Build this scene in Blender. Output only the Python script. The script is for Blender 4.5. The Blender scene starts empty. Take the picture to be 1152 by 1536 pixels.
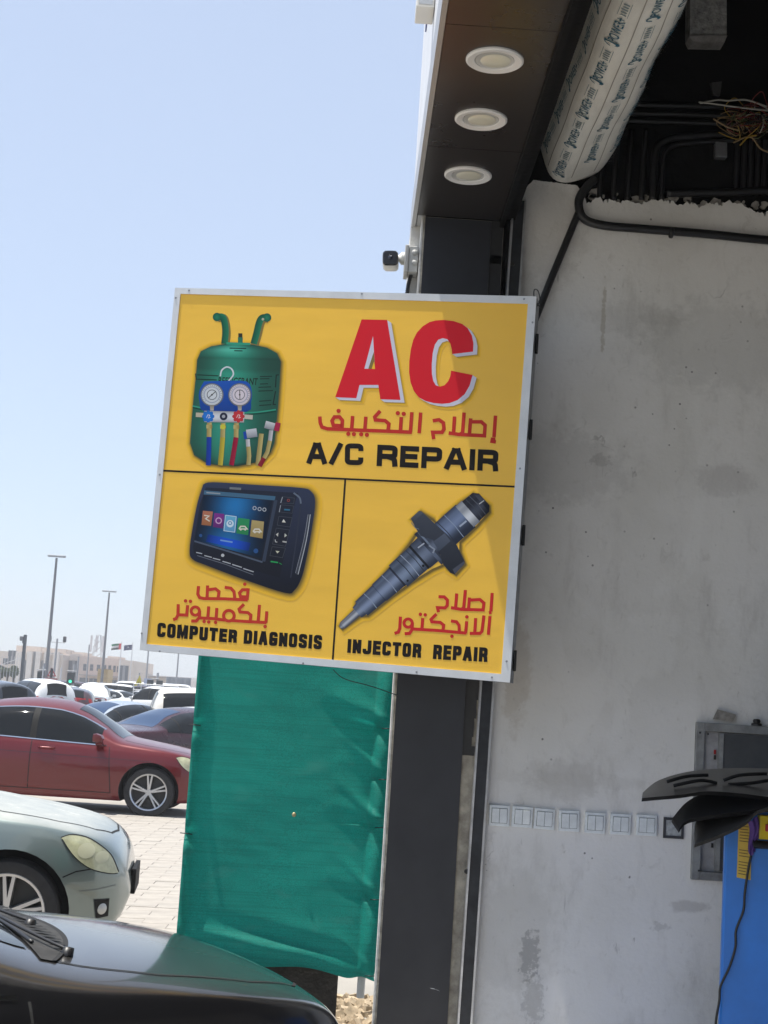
import bpy, bmesh, math, random
import numpy as np
from mathutils import Vector, Matrix
random.seed(7)
R_ = math.radians
scene = bpy.context.scene
COL = scene.collection

# ------------------------------------------------------------------ camera
CAM_H = 1.75
FPX, CX, CY = 2200.0, 576.0, 768.0            # focal length and centre in photo pixels (1152 x 1536)
PITCH, YAW, ROLL = R_(7.33), R_(1.0), R_(3.6)
_f = Vector((math.sin(YAW) * math.cos(PITCH), math.cos(YAW) * math.cos(PITCH), math.sin(PITCH)))
_r0 = Vector((math.cos(YAW), -math.sin(YAW), 0))
_u0 = _r0.cross(_f)
_r = _r0 * math.cos(ROLL) + _u0 * math.sin(ROLL)
_u = _u0 * math.cos(ROLL) - _r0 * math.sin(ROLL)
CAM = Vector((0, 0, CAM_H))
cd = bpy.data.cameras.new('camera')
cam = bpy.data.objects.new('camera', cd)
COL.objects.link(cam)
cd.sensor_fit = 'VERTICAL'
cd.sensor_height = 24.0
cd.lens = FPX / 1536.0 * 24.0
cd.clip_start = 0.05
cd.clip_end = 6000
cam.matrix_world = Matrix(((_r.x, _u.x, -_f.x, 0), (_r.y, _u.y, -_f.y, 0), (_r.z, _u.z, -_f.z, CAM_H), (0, 0, 0, 1)))
scene.camera = cam

# ------------------------------------------------------------------ sky, sun, exposure
SUN_TO = Vector((-0.25, -0.035, 1.0)).normalized()       # direction towards the sun
w = bpy.data.worlds.new('World')
scene.world = w
w.use_nodes = True
wn = w.node_tree.nodes
bg = wn['Background']
sky = wn.new('ShaderNodeTexSky')
sky.sky_type = 'NISHITA'
sky.sun_disc = False
sky.sun_elevation = math.asin(SUN_TO.z)
sky.sun_rotation = math.atan2(SUN_TO.x, SUN_TO.y) % (2 * math.pi)
sky.altitude = 0
sky.air_density = 1.0
sky.dust_density = 0.6
sky.ozone_density = 2.5
veil = wn.new('ShaderNodeMix')                       # even milky haze over the whole dome
veil.data_type = 'RGBA'
veil.blend_type = 'ADD'
veil.inputs[0].default_value = 1.0
veil.inputs[7].default_value = (5.4, 6.1, 7.4, 1)
w.node_tree.links.new(sky.outputs[0], veil.inputs[6])
w.node_tree.links.new(veil.outputs[2], bg.inputs[0])
bg.inputs[1].default_value = 0.05
sl = bpy.data.lights.new('sun', 'SUN')
sl.energy = 4.6
sl.angle = R_(0.55)
sl.color = (1.0, 0.955, 0.88)
so = bpy.data.objects.new('sun', sl)
COL.objects.link(so)
so.location = (-8, -8, 30)
so.rotation_euler = (-SUN_TO).to_track_quat('-Z', 'Y').to_euler()
scene.view_settings.view_transform = 'Standard'
scene.view_settings.look = 'None'
scene.view_settings.gamma = 1.0
scene.view_settings.exposure = 0.68
scene.view_settings.use_curve_mapping = False
scene.render.engine = 'CYCLES'
try:
    scene.cycles.use_denoising = True
    scene.cycles.denoiser = 'OPENIMAGEDENOISE'
    scene.cycles.max_bounces = 7
    scene.cycles.diffuse_bounces = 4
    scene.cycles.caustics_reflective = False
    scene.cycles.caustics_refractive = False
    scene.cycles.sample_clamp_indirect = 6.0
except Exception:
    pass


# ------------------------------------------------------------------ pixel -> place
def ray(px, py):
    return _f * FPX + _r * (px - CX) - _u * (py - CY)


def PY(px, py, Y):
    d = ray(px, py)
    return CAM + d * (Y / d.y)


def PX(px, py, X):
    d = ray(px, py)
    return CAM + d * (X / d.x)


def PZ(px, py, Z):
    d = ray(px, py)
    return CAM + d * ((Z - CAM_H) / d.z)


def PP(px, py, p0, n):
    d = ray(px, py)
    return CAM + d * ((p0 - CAM).dot(n) / d.dot(n))


# ------------------------------------------------------------------ materials
MATS = {}


def lin(c):
    """sRGB 0-255 -> linear"""
    return tuple(((v / 255) / 12.92 if v / 255 <= 0.04045 else ((v / 255 + 0.055) / 1.055) ** 2.4) for v in c)


def mat(name, col, rough=0.6, metal=0.0, var=0.0, scale=8.0, bump=0.0, bscale=40.0, coat=0.0, spec=0.5,
        col2=None, rvar=0.0, emit=0.0, stretch=(1, 1, 1)):
    if name in MATS:
        return MATS[name]
    m = bpy.data.materials.new(name)
    m.use_nodes = True
    nt = m.node_tree
    b = nt.nodes['Principled BSDF']
    b.inputs['Base Color'].default_value = (*col, 1)
    b.inputs['Roughness'].default_value = rough
    b.inputs['Metallic'].default_value = metal
    b.inputs['Specular IOR Level'].default_value = spec
    if coat:
        b.inputs['Coat Weight'].default_value = coat
        b.inputs['Coat Roughness'].default_value = 0.04
    if emit:
        b.inputs['Emission Color'].default_value = (*col, 1)
        b.inputs['Emission Strength'].default_value = emit
    tc = mp = None
    if var or bump or rvar:
        tc = nt.nodes.new('ShaderNodeTexCoord')
        mp = nt.nodes.new('ShaderNodeMapping')
        mp.inputs['Scale'].default_value = stretch
        nt.links.new(tc.outputs['Object'], mp.inputs[0])
    if var or rvar:
        n = nt.nodes.new('ShaderNodeTexNoise')
        n.inputs['Scale'].default_value = scale
        n.inputs['Detail'].default_value = 6
        n.inputs['Roughness'].default_value = 0.62
        nt.links.new(mp.outputs[0], n.inputs['Vector'])
        if var:
            mx = nt.nodes.new('ShaderNodeMix')
            mx.data_type = 'RGBA'
            c2 = col2 if col2 else tuple(v * (1 - var) for v in col)
            mx.inputs[6].default_value = (*[min(1, v * (1 + (0 if col2 else var * 0.5))) for v in col], 1)
            mx.inputs[7].default_value = (*c2, 1)
            rp = nt.nodes.new('ShaderNodeMapRange')
            rp.inputs[1].default_value = 0.35
            rp.inputs[2].default_value = 0.68
            nt.links.new(n.outputs[0], rp.inputs[0])
            nt.links.new(rp.outputs[0], mx.inputs[0])
            nt.links.new(mx.outputs[2], b.inputs['Base Color'])
        if rvar:
            rr = nt.nodes.new('ShaderNodeMapRange')
            rr.inputs[1].default_value = 0.3
            rr.inputs[2].default_value = 0.7
            rr.inputs[3].default_value = max(0.02, rough - rvar)
            rr.inputs[4].default_value = min(1, rough + rvar)
            nt.links.new(n.outputs[0], rr.inputs[0])
            nt.links.new(rr.outputs[0], b.inputs['Roughness'])
    if bump:
        n2 = nt.nodes.new('ShaderNodeTexNoise')
        n2.inputs['Scale'].default_value = bscale
        n2.inputs['Detail'].default_value = 5
        nt.links.new(mp.outputs[0], n2.inputs['Vector'])
        bp = nt.nodes.new('ShaderNodeBump')
        bp.inputs['Strength'].default_value = bump
        bp.inputs['Distance'].default_value = 0.01
        nt.links.new(n2.outputs[0], bp.inputs['Height'])
        nt.links.new(bp.outputs[0], b.inputs['Normal'])
    MATS[name] = m
    return m


def dusty_paint(name, col, dust, dcol=(0.17, 0.16, 0.145), metal=0.0, rough=0.3, coat=1.0):
    """glossy car paint with a film of settled dust on faces that look up"""
    m = mat('paint_' + name, col, rough, metal=metal, coat=1.0)
    nt = m.node_tree
    N, L = nt.nodes, nt.links
    b = N['Principled BSDF']
    g = N.new('ShaderNodeNewGeometry')
    sx = N.new('ShaderNodeSeparateXYZ')
    L.new(g.outputs['Normal'], sx.inputs[0])
    r = N.new('ShaderNodeMapRange')
    for i, v in ((1, 0.72), (2, 0.98), (3, 0.0), (4, dust)):
        r.inputs[i].default_value = v
    L.new(sx.outputs[2], r.inputs[0])
    tc = N.new('ShaderNodeTexCoord')
    n = N.new('ShaderNodeTexNoise')
    n.inputs['Scale'].default_value = 4.5
    n.inputs['Detail'].default_value = 8
    n.inputs['Roughness'].default_value = 0.65
    L.new(tc.outputs['Object'], n.inputs['Vector'])
    r2 = N.new('ShaderNodeMapRange')
    for i, v in ((1, 0.3), (2, 0.7), (3, 0.72), (4, 1.1)):
        r2.inputs[i].default_value = v
    L.new(n.outputs[0], r2.inputs[0])
    k = N.new('ShaderNodeMath')
    k.operation = 'MULTIPLY'
    k.use_clamp = True
    L.new(r.outputs[0], k.inputs[0])
    L.new(r2.outputs[0], k.inputs[1])
    mx = N.new('ShaderNodeMix')
    mx.data_type = 'RGBA'
    mx.inputs[6].default_value = (*col, 1)
    mx.inputs[7].default_value = (*dcol, 1)
    L.new(k.outputs[0], mx.inputs[0])
    L.new(mx.outputs[2], b.inputs['Base Color'])
    for nm, lo, hi in (('Roughness', rough, 0.75), ('Coat Weight', coat, 0.15), ('Coat Roughness', 0.04, 0.35), ('Metallic', metal, 0.0)):
        q = N.new('ShaderNodeMapRange')
        q.inputs[3].default_value, q.inputs[4].default_value = lo, hi
        L.new(k.outputs[0], q.inputs[0])
        L.new(q.outputs[0], b.inputs[nm])
    return m


def print_mat():
    """flat print: colour from the mesh's own colour attribute, satin vinyl"""
    if 'print' in MATS:
        return MATS['print']
    m = mat('print', (0.5, 0.5, 0.5), rough=0.5, spec=0.15)
    nt = m.node_tree
    a = nt.nodes.new('ShaderNodeAttribute')
    a.attribute_name = 'ink'
    nt.links.new(a.outputs['Color'], nt.nodes['Principled BSDF'].inputs['Base Color'])
    return m


# ------------------------------------------------------------------ mesh helpers
ORG = {}


def org(o):
    while o is not None and o.name not in ORG:
        o = o.parent
    return ORG[o.name] if o is not None else Vector((0, 0, 0))


class MB:
    def __init__(s):
        s.v = []
        s.f = []
        s.c = []          # per vertex colour (only used for print)

    def add(s, vs, fs, cs=None):
        o = len(s.v)
        s.v += [tuple(p) for p in vs]
        s.f += [tuple(i + o for i in f) for f in fs]
        if cs is not None:
            s.c += cs
        return s

    def box(s, a, b, rot=None, piv=None):
        x0, y0, z0 = a
        x1, y1, z1 = b
        vs = [Vector(p) for p in ((x0, y0, z0), (x1, y0, z0), (x1, y1, z0), (x0, y1, z0),
                                  (x0, y0, z1), (x1, y0, z1), (x1, y1, z1), (x0, y1, z1))]
        if rot is not None:
            piv = Vector(piv) if piv is not None else sum(vs, Vector()) / 8
            vs = [rot @ (p - piv) + piv for p in vs]
        return s.add(vs, [(0, 3, 2, 1), (4, 5, 6, 7), (0, 1, 5, 4), (1, 2, 6, 5), (2, 3, 7, 6), (3, 0, 4, 7)])

    def cyl(s, p0, p1, r0, r1=None, n=16, cap=True):
        p0, p1 = Vector(p0), Vector(p1)
        r1 = r0 if r1 is None else r1
        d = (p1 - p0).normalized()
        a = d.orthogonal().normalized()
        b = d.cross(a)
        vs = []
        for p, r in ((p0, r0), (p1, r1)):
            for i in range(n):
                t = 2 * math.pi * i / n
                vs.append(p + (a * math.cos(t) + b * math.sin(t)) * r)
        fs = [(i, (i + 1) % n, n + (i + 1) % n, n + i) for i in range(n)]
        if cap:
            fs += [tuple(range(n - 1, -1, -1)), tuple(range(n, 2 * n))]
        return s.add(vs, fs)

    def tube(s, path, r, n=8, rfun=None):
        path = [Vector(p) for p in path]
        m = len(path)
        vs = []
        a = None
        for i, p in enumerate(path):
            d = (path[min(i + 1, m - 1)] - path[max(i - 1, 0)])
            if d.length < 1e-9:
                d = Vector((0, 0, 1))
            d.normalize()
            if a is None:
                a = d.orthogonal().normalized()
            else:
                a = (a - d * a.dot(d))
                a = a.normalized() if a.length > 1e-6 else d.orthogonal().normalized()
            b = d.cross(a)
            rr = rfun(i / (m - 1)) if rfun else r
            for k in range(n):
                t = 2 * math.pi * k / n
                vs.append(p + (a * math.cos(t) + b * math.sin(t)) * rr)
        fs = []
        for i in range(m - 1):
            for k in range(n):
                fs.append((i * n + k, i * n + (k + 1) % n, (i + 1) * n + (k + 1) % n, (i + 1) * n + k))
        fs += [tuple(range(n - 1, -1, -1)), tuple(range((m - 1) * n, m * n))]
        return s.add(vs, fs)

    def lathe(s, prof, c, axis=(0, 0, 1), n=32, close=False):
        c = Vector(c)
        ax = Vector(axis).normalized()
        a = ax.orthogonal().normalized()
        b = ax.cross(a)
        m = len(prof)
        vs = []
        for i in range(n):
            t = 2 * math.pi * i / n
            e = a * math.cos(t) + b * math.sin(t)
            for (r, z) in prof:
                vs.append(c + e * r + ax * z)
        fs = []
        mm = m if close else m - 1
        for i in range(n):
            j = (i + 1) % n
            for k in range(mm):
                k2 = (k + 1) % m
                fs.append((i * m + k, j * m + k, j * m + k2, i * m + k2))
        return s.add(vs, fs)

    def prism(s, poly, vec):
        """polygon of 3-d points swept along vec"""
        vec = Vector(vec)
        n = len(poly)
        vs = [Vector(p) for p in poly] + [Vector(p) + vec for p in poly]
        fs = [tuple(range(n)), tuple(range(2 * n - 1, n - 1, -1))]
        fs += [(i, n + i, n + (i + 1) % n, (i + 1) % n) for i in range(n)]
        return s.add(vs, fs)

    def grid(s, rows, cs=None, flip=False):
        h, wd = len(rows), len(rows[0])
        vs = [p for r in rows for p in r]
        fs = []
        for i in range(h - 1):
            for j in range(wd - 1):
                q = (i * wd + j, i * wd + j + 1, (i + 1) * wd + j + 1, (i + 1) * wd + j)
                fs.append(q[::-1] if flip else q)
        return s.add(vs, fs, cs)

    def build(s, name, m, parent=None, smooth=False, recalc=True, sharp=None, bevel=0.0, kind=None):
        me = bpy.data.meshes.new(name)
        o0 = org(parent) if parent is not None else Vector((0, 0, 0))
        me.from_pydata([(p[0] - o0.x, p[1] - o0.y, p[2] - o0.z) for p in s.v], [], s.f)
        if s.c:
            at = me.color_attributes.new('ink', 'FLOAT_COLOR', 'POINT')
            for i, c in enumerate(s.c):
                at.data[i].color = (*c, 1)
        if recalc or bevel:
            bm = bmesh.new()
            bm.from_mesh(me)
            if recalc:
                bmesh.ops.recalc_face_normals(bm, faces=bm.faces)
            if bevel:
                es = [e for e in bm.edges if len(e.link_faces) == 2 and e.calc_face_angle(0) > 0.5]
                bmesh.ops.bevel(bm, geom=es, offset=bevel, segments=2, affect='EDGES', profile=0.5)
            bm.to_mesh(me)
            bm.free()
        if smooth:
            for p in me.polygons:
                p.use_smooth = True
            if sharp:
                me.set_sharp_from_angle(angle=R_(sharp))
        me.materials.append(m)
        o = bpy.data.objects.new(name, me)
        COL.objects.link(o)
        if parent is not None:
            o.parent = parent
        if kind:
            o['kind'] = kind
        return o


def tag(o, label, cat, group=None):
    o['label'] = label
    o['category'] = cat
    if group:
        o['group'] = group
    return o


def thing(name, label, cat, loc=(0, 0, 0), group=None):
    o = bpy.data.objects.new(name, None)
    o.empty_display_size = 0.1
    COL.objects.link(o)
    o.location = loc
    ORG[o.name] = Vector(loc)
    return tag(o, label, cat, group)


def struct(o):
    o['kind'] = 'structure'
    return o


def catmull(pts, n=8):
    pts = [Vector(p) for p in pts]
    out = []
    for i in range(len(pts) - 1):
        p0 = pts[max(i - 1, 0)]
        p1, p2 = pts[i], pts[i + 1]
        p3 = pts[min(i + 2, len(pts) - 1)]
        for k in range(n):
            t = k / n
            out.append(0.5 * ((2 * p1) + (p2 - p0) * t + (2 * p0 - 5 * p1 + 4 * p2 - p3) * t * t + (3 * p1 - p0 - 3 * p2 + p3) * t ** 3))
    out.append(pts[-1])
    return out


def pchip(keys):
    xs = np.array([k[0] for k in keys], float)
    ys = np.array([k[1] for k in keys], float)
    h = np.diff(xs)
    d = np.diff(ys) / h
    m = np.zeros(len(xs))
    m[0], m[-1] = d[0], d[-1]
    for i in range(1, len(xs) - 1):
        if d[i - 1] * d[i] > 0:
            w1, w2 = 2 * h[i] + h[i - 1], h[i] + 2 * h[i - 1]
            m[i] = (w1 + w2) / (w1 / d[i - 1] + w2 / d[i])

    def fn(x):
        x = min(max(x, xs[0]), xs[-1])
        i = int(min(max(np.searchsorted(xs, x) - 1, 0), len(h) - 1))
        t = (x - xs[i]) / h[i]
        return float(ys[i] * (1 + 2 * t) * (1 - t) ** 2 + h[i] * m[i] * t * (1 - t) ** 2 + ys[i + 1] * t * t * (3 - 2 * t) + h[i] * m[i + 1] * t * t * (t - 1))
    return fn


def text_tris(s, offset=0.0):
    """glyph outlines of the built-in font as flat triangles: verts (unit box 0..1), faces"""
    cu = bpy.data.curves.new('t', 'FONT')
    cu.body = s
    cu.offset = offset
    cu.resolution_u = 4
    o = bpy.data.objects.new('t', cu)
    COL.objects.link(o)
    dg = bpy.context.evaluated_depsgraph_get()
    me = bpy.data.meshes.new_from_object(o.evaluated_get(dg))
    vs = [(v.co.x, v.co.y) for v in me.vertices]
    fs = [tuple(p.vertices) for p in me.polygons]
    bpy.data.objects.remove(o)
    bpy.data.curves.remove(cu)
    bpy.data.meshes.remove(me)
    xs, ys = [v[0] for v in vs], [v[1] for v in vs]
    x0, x1, y0, y1 = min(xs), max(xs), min(ys), max(ys)
    return [((x - x0) / (x1 - x0), (y - y0) / (y1 - y0)) for x, y in vs], fs

# ------------------------------------------------------------------ shader for the plastered wall (dirt, scuffs and peeled spots with shapes of their own)
def plaster_mat():
    m = bpy.data.materials.new('dirty_white_plaster')
    m.use_nodes = True
    nt = m.node_tree
    N, L = nt.nodes, nt.links
    b = N['Principled BSDF']
    b.inputs['Roughness'].default_value = 0.72
    b.inputs['Specular IOR Level'].default_value = 0.3
    tc = N.new('ShaderNodeTexCoord')

    def noise(scale, detail=5, rough=0.6, stretch=None, dist=0.0):
        n = N.new('ShaderNodeTexNoise')
        n.inputs['Scale'].default_value = scale
        n.inputs['Detail'].default_value = detail
        n.inputs['Roughness'].default_value = rough
        n.inputs['Distortion'].default_value = dist
        if stretch:
            mp = N.new('ShaderNodeMapping')
            mp.inputs['Scale'].default_value = stretch
            L.new(tc.outputs['Object'], mp.inputs[0])
            L.new(mp.outputs[0], n.inputs['Vector'])
        else:
            L.new(tc.outputs['Object'], n.inputs['Vector'])
        return n.outputs[0]

    def rng(s, a, c, lo=0.0, hi=1.0):
        r = N.new('ShaderNodeMapRange')
        r.interpolation_type = 'SMOOTHSTEP'
        for i, v in ((1, a), (2, c), (3, lo), (4, hi)):
            r.inputs[i].default_value = v
        L.new(s, r.inputs[0])
        return r.outputs[0]

    def mul(a, c):
        k = N.new('ShaderNodeMath')
        k.operation = 'MULTIPLY'
        L.new(a, k.inputs[0])
        if isinstance(c, float):
            k.inputs[1].default_value = c
        else:
            L.new(c, k.inputs[1])
        return k.outputs[0]

    def add(a, c):
        k = N.new('ShaderNodeMath')
        k.operation = 'ADD'
        k.use_clamp = True
        L.new(a, k.inputs[0])
        L.new(c, k.inputs[1])
        return k.outputs[0]

    def mix(fac, a, c):
        x = N.new('ShaderNodeMix')
        x.data_type = 'RGBA'
        L.new(fac, x.inputs[0])
        for i, v in ((6, a), (7, c)):
            if isinstance(v, tuple):
                x.inputs[i].default_value = (*v, 1)
            else:
                L.new(v, x.inputs[i])
        return x.outputs[2]

    def blob(c, rx, rz, soft=0.5, ns=14.0, amp=0.9):
        if rx < 0.07:
            soft, ns, amp = 0.4, 32.0, 1.7
        mp = N.new('ShaderNodeMapping')
        mp.inputs['Location'].default_value = (-c[0] / rx, 0, -c[1] / rz)
        mp.inputs['Scale'].default_value = (1 / rx, 0, 1 / rz)
        L.new(tc.outputs['Object'], mp.inputs[0])
        ln = N.new('ShaderNodeVectorMath')
        ln.operation = 'LENGTH'
        L.new(mp.outputs[0], ln.inputs[0])
        nz = N.new('ShaderNodeMath')
        nz.operation = 'MULTIPLY_ADD'
        L.new(noise(ns, 6, 0.7), nz.inputs[0])
        nz.inputs[1].default_value = amp * 2
        nz.inputs[2].default_value = -amp
        sm = N.new('ShaderNodeMath')
        sm.operation = 'ADD'
        L.new(ln.outputs['Value'], sm.inputs[0])
        L.new(nz.outputs[0], sm.inputs[1])
        return rng(sm.outputs[0], 1.0, 1.0 - soft)

    base = mix(rng(noise(1.3, 4, 0.55), 0.35, 0.7), (0.80, 0.79, 0.77), (0.68, 0.67, 0.635))
    # trowelled repair patches, a shade lighter / darker
    base = mix(mul(rng(noise(2.4, 2, 0.4, (1, 1, 0.6), 1.2), 0.50, 0.56), 0.35), base, (0.82, 0.815, 0.79))
    base = mix(mul(rng(noise(7.0, 7, 0.7, (1, 1, 0.35)), 0.50, 0.75), 0.38), base, (0.40, 0.38, 0.35))
    base = mix(mul(rng(noise(19.0, 7, 0.75, (1, 1, 0.7), 0.8), 0.54, 0.72), 0.28), base, (0.40, 0.38, 0.34))
    # greasy band of scuffs and hand marks
    scuff = mul(rng(noise(26, 6, 0.75, (1, 1, 0.45), 0.6), 0.60, 0.72), rng(noise(3.1, 3), 0.48, 0.62))
    base = mix(mul(scuff, 0.55), base, (0.20, 0.185, 0.165))
    # dark specks
    vo = N.new('ShaderNodeTexVoronoi')
    vo.inputs['Scale'].default_value = 17
    vo.inputs['Randomness'].default_value = 1.0
    L.new(tc.outputs['Object'], vo.inputs['Vector'])
    speck = mul(rng(vo.outputs['Distance'], 0.10, 0.05), rng(noise(2.2, 2), 0.50, 0.60))
    base = mix(mul(speck, 0.8), base, (0.08, 0.075, 0.07))
    # thin scratches
    scr = mul(rng(noise(60, 2, 0.5, (1.0, 1, 0.08), 0.3), 0.70, 0.74), rng(noise(4, 2), 0.55, 0.65))
    base = mix(mul(scr, 0.5), base, (0.25, 0.24, 0.22))
    for px, py, rx, rz, col, k in ((795, 1432, 0.045, 0.11, (0.22, 0.22, 0.22), 0.9), (800, 1500, 0.05, 0.12, (0.34, 0.33, 0.31), 0.6),
                                   (770, 1400, 0.22, 0.35, (0.47, 0.455, 0.42), 0.4), (775, 1010, 0.07, 0.30, (0.40, 0.34, 0.26), 0.5),
                                   (1090, 520, 0.5, 0.25, (0.42, 0.415, 0.40), 0.4), (960, 480, 0.28, 0.10, (0.45, 0.44, 0.42), 0.35),
                                   (850, 700, 0.35, 0.2, (0.45, 0.44, 0.42), 0.5), (820, 350, 0.2, 0.3, (0.44, 0.42, 0.39), 0.5),
                                   (900, 690, 0.05, 0.03, (0.30, 0.29, 0.28), 0.5), (905, 480, 0.012, 0.16, (0.40, 0.36, 0.28), 0.7),
                                   (1085, 720, 0.16, 0.08, (0.42, 0.40, 0.39), 0.5), (990, 480, 0.13, 0.03, (0.40, 0.39, 0.37), 0.35),
                                   (1000, 365, 0.06, 0.025, (0.66, 0.65, 0.62), 0.5), (850, 1170, 0.2, 0.1, (0.44, 0.42, 0.39), 0.5),
                                   (860, 1170, 0.45, 0.035, (0.48, 0.46, 0.42), 0.3), (1035, 1360, 0.10, 0.03, (0.36, 0.34, 0.32), 0.6),
                                   (990, 1390, 0.04, 0.02, (0.34, 0.33, 0.31), 0.5)):
        p = PY(px, py, 6.1)
        base = mix(mul(blob((p.x - 0.3, p.z), rx, rz), k * 0.7), base, col)
    # hairline cracks
    vc = N.new('ShaderNodeTexVoronoi')
    vc.feature = 'DISTANCE_TO_EDGE'
    vc.inputs['Scale'].default_value = 2.1
    nv = N.new('ShaderNodeTexNoise')
    nv.inputs['Scale'].default_value = 6
    nv.inputs['Detail'].default_value = 5
    L.new(tc.outputs['Object'], nv.inputs['Vector'])
    mv = N.new('ShaderNodeMix')
    mv.data_type = 'RGBA'
    mv.inputs[0].default_value = 0.22
    L.new(tc.outputs['Object'], mv.inputs[6])
    L.new(nv.outputs['Color'], mv.inputs[7])
    L.new(mv.outputs[2], vc.inputs['Vector'])
    crack = mul(rng(vc.outputs['Distance'], 0.007, 0.002), rng(noise(1.9, 3), 0.60, 0.68))
    base = mix(mul(crack, 0.4), base, (0.26, 0.25, 0.23))
    L.new(base, b.inputs['Base Color'])
    bp = N.new('ShaderNodeBump')
    bp.inputs['Strength'].default_value = 0.35
    bp.inputs['Distance'].default_value = 0.012
    L.new(add(mul(noise(5, 6, 0.6), 0.8), mul(noise(55, 4, 0.6), 0.25)), bp.inputs['Height'])
    L.new(bp.outputs[0], b.inputs['Normal'])
    return m


# ------------------------------------------------------------------ ground
m_ground = mat('pale_paving_ground', (0.33, 0.305, 0.265), 0.9, var=0.22, scale=0.7, bump=0.15, bscale=30)
m_asph = mat('worn_asphalt', (0.13, 0.128, 0.125), 0.9, var=0.3, scale=0.25, bump=0.1, bscale=25)
m_floor = mat('garage_concrete', (0.58, 0.57, 0.55), 0.75, var=0.3, scale=2.0, bump=0.1)
struct(MB().grid([[(-3000, -200, 0), (3000, -200, 0)], [(-3000, 4000, 0), (3000, 4000, 0)]]).build('ground', m_ground))
struct(MB().grid([[(-200, 26, 0.004), (60, 26, 0.004)], [(-260, 170, 0.004), (120, 170, 0.004)]]).build('parking_lot', m_asph))

# interlocking paving blocks between the building and the first cars
pave_root = MB().grid([[(-9, 6.7, 0.004), (-0.5, 6.7, 0.004)], [(-9, 21.0, 0.004), (-0.5, 21.0, 0.004)]]).build(
    'pavement', mat('joint_sand', (0.33, 0.30, 0.262), 0.95, var=0.2, scale=6))
struct(pave_root)
m_pv = [mat('paver_%d' % i, c, 0.88, var=0.16, scale=5, bump=0.25, bscale=60) for i, c in enumerate(
    [(0.345, 0.315, 0.275), (0.338, 0.309, 0.27), (0.352, 0.323, 0.282), (0.332, 0.305, 0.268)])]
PW, PD, PG = 0.40, 0.20, 0.0025
pm = MB().box((-PW / 2 + PG / 2, -PD / 2 + PG / 2, 0), (PW / 2 - PG / 2, PD / 2 - PG / 2, 0.016))
pvs = []
for i in range(4):
    me_o = pm.build('paver', m_pv[i], bevel=0.004)
    pvs.append(me_o.data)
    bpy.data.objects.remove(me_o)
cells = []
j = 0
y = 6.85
while y < 20.9:
    x = -8.8 + (0.2 if j % 2 else 0.0)
    while x < -0.75:
        cells.append((x, y))
        x += PW
    y += PD
    j += 1


def seen(x, y):
    d = Vector((x, y, 0)) - CAM
    z = d.dot(_f)
    px, py = CX + FPX * d.dot(_r) / z, CY - FPX * d.dot(_u) / z
    ok = 150 < px < 300 and 1215 < py < 1440
    if y > 9 and y < 11 and x < -1.4:
        ok = ok and py > 1330
    return ok


vis = sorted([c for c in cells if seen(*c)], key=lambda c: c[1])
near = set(vis[:295])
for k, c in enumerate(vis[:295]):
    o = bpy.data.objects.new('paver', random.choice(pvs))
    COL.objects.link(o)
    o.location = (c[0], c[1], 0.005 + random.uniform(-0.002, 0.0025))
    o.rotation_euler = (random.uniform(-0.006, 0.006), random.uniform(-0.006, 0.006), random.uniform(-0.008, 0.008))
    o.parent = pave_root
rest = MB()
for c in cells:
    if c not in near:
        z = 0.005 + random.uniform(-0.002, 0.0025)
        rest.box((c[0] - PW / 2 + PG / 2, c[1] - PD / 2 + PG / 2, z), (c[0] + PW / 2 - PG / 2, c[1] + PD / 2 - PG / 2, z + 0.016))
rest.build('paver_field', m_pv[0], pave_root, recalc=False, kind='stuff')
# rubble strip at the foot of the pillar
rb = MB()
rr = random.Random(3)
for k in range(900):
    p = Vector((rr.uniform(-0.35, 0.30), rr.uniform(6.75, 8.9), 0.006))
    s = rr.uniform(0.008, 0.035)
    q = Matrix.Rotation(rr.uniform(0, 6), 3, Vector((rr.random(), rr.random(), rr.random() + 0.01)).normalized())
    rb.box(p - Vector((s, s * 0.8, s * 0.2)), p + Vector((s, s * 0.8, s * 0.9)), q)
tg = rb.build('gravel', mat('rubble', (0.42, 0.33, 0.22), 0.95, var=0.4, scale=20), recalc=False, kind='stuff')
tag(tg, 'sandy rubble lying behind the foot of the dark pillar', 'gravel')

# ------------------------------------------------------------------ the garage building
YW = 6.10
G = thing('garage_building', 'garage with dirty white plastered side wall, dark clad pillar and lit canopy soffit', 'building', (0.3, YW, 0))
m_plaster = plaster_mat()
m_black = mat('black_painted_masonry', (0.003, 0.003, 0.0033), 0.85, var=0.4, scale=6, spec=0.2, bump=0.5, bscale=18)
m_clad = mat('charcoal_cladding', (0.018, 0.020, 0.027), 0.45, var=0.25, scale=3.0, rvar=0.12)
m_soffit = mat('bronze_soffit_panel', (0.058, 0.051, 0.049), 0.28, metal=0.5, var=0.06, scale=1.2, rvar=0.03)
m_white = mat('white_composite_panel', (0.70, 0.71, 0.73), 0.45, var=0.08, scale=2)
m_render = mat('cream_render', (0.50, 0.46, 0.38), 0.85, var=0.45, scale=14, bump=0.6, bscale=40, col2=(0.20, 0.18, 0.15))
m_steel_dk = mat('dark_steel', (0.045, 0.048, 0.055), 0.38, metal=0.7, var=0.4, scale=9)
m_steel_edge = mat('worn_steel_edge', (0.52, 0.53, 0.55), 0.35, metal=0.9, var=0.3, scale=12)
m_blk_pl = mat('black_plastic', (0.011, 0.011, 0.012), 0.42, var=0.2, scale=10)

struct(MB().box((0.14, -6, -0.2), (5.6, 6.9, 0.03)).build('garage_floor', m_floor))

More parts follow.
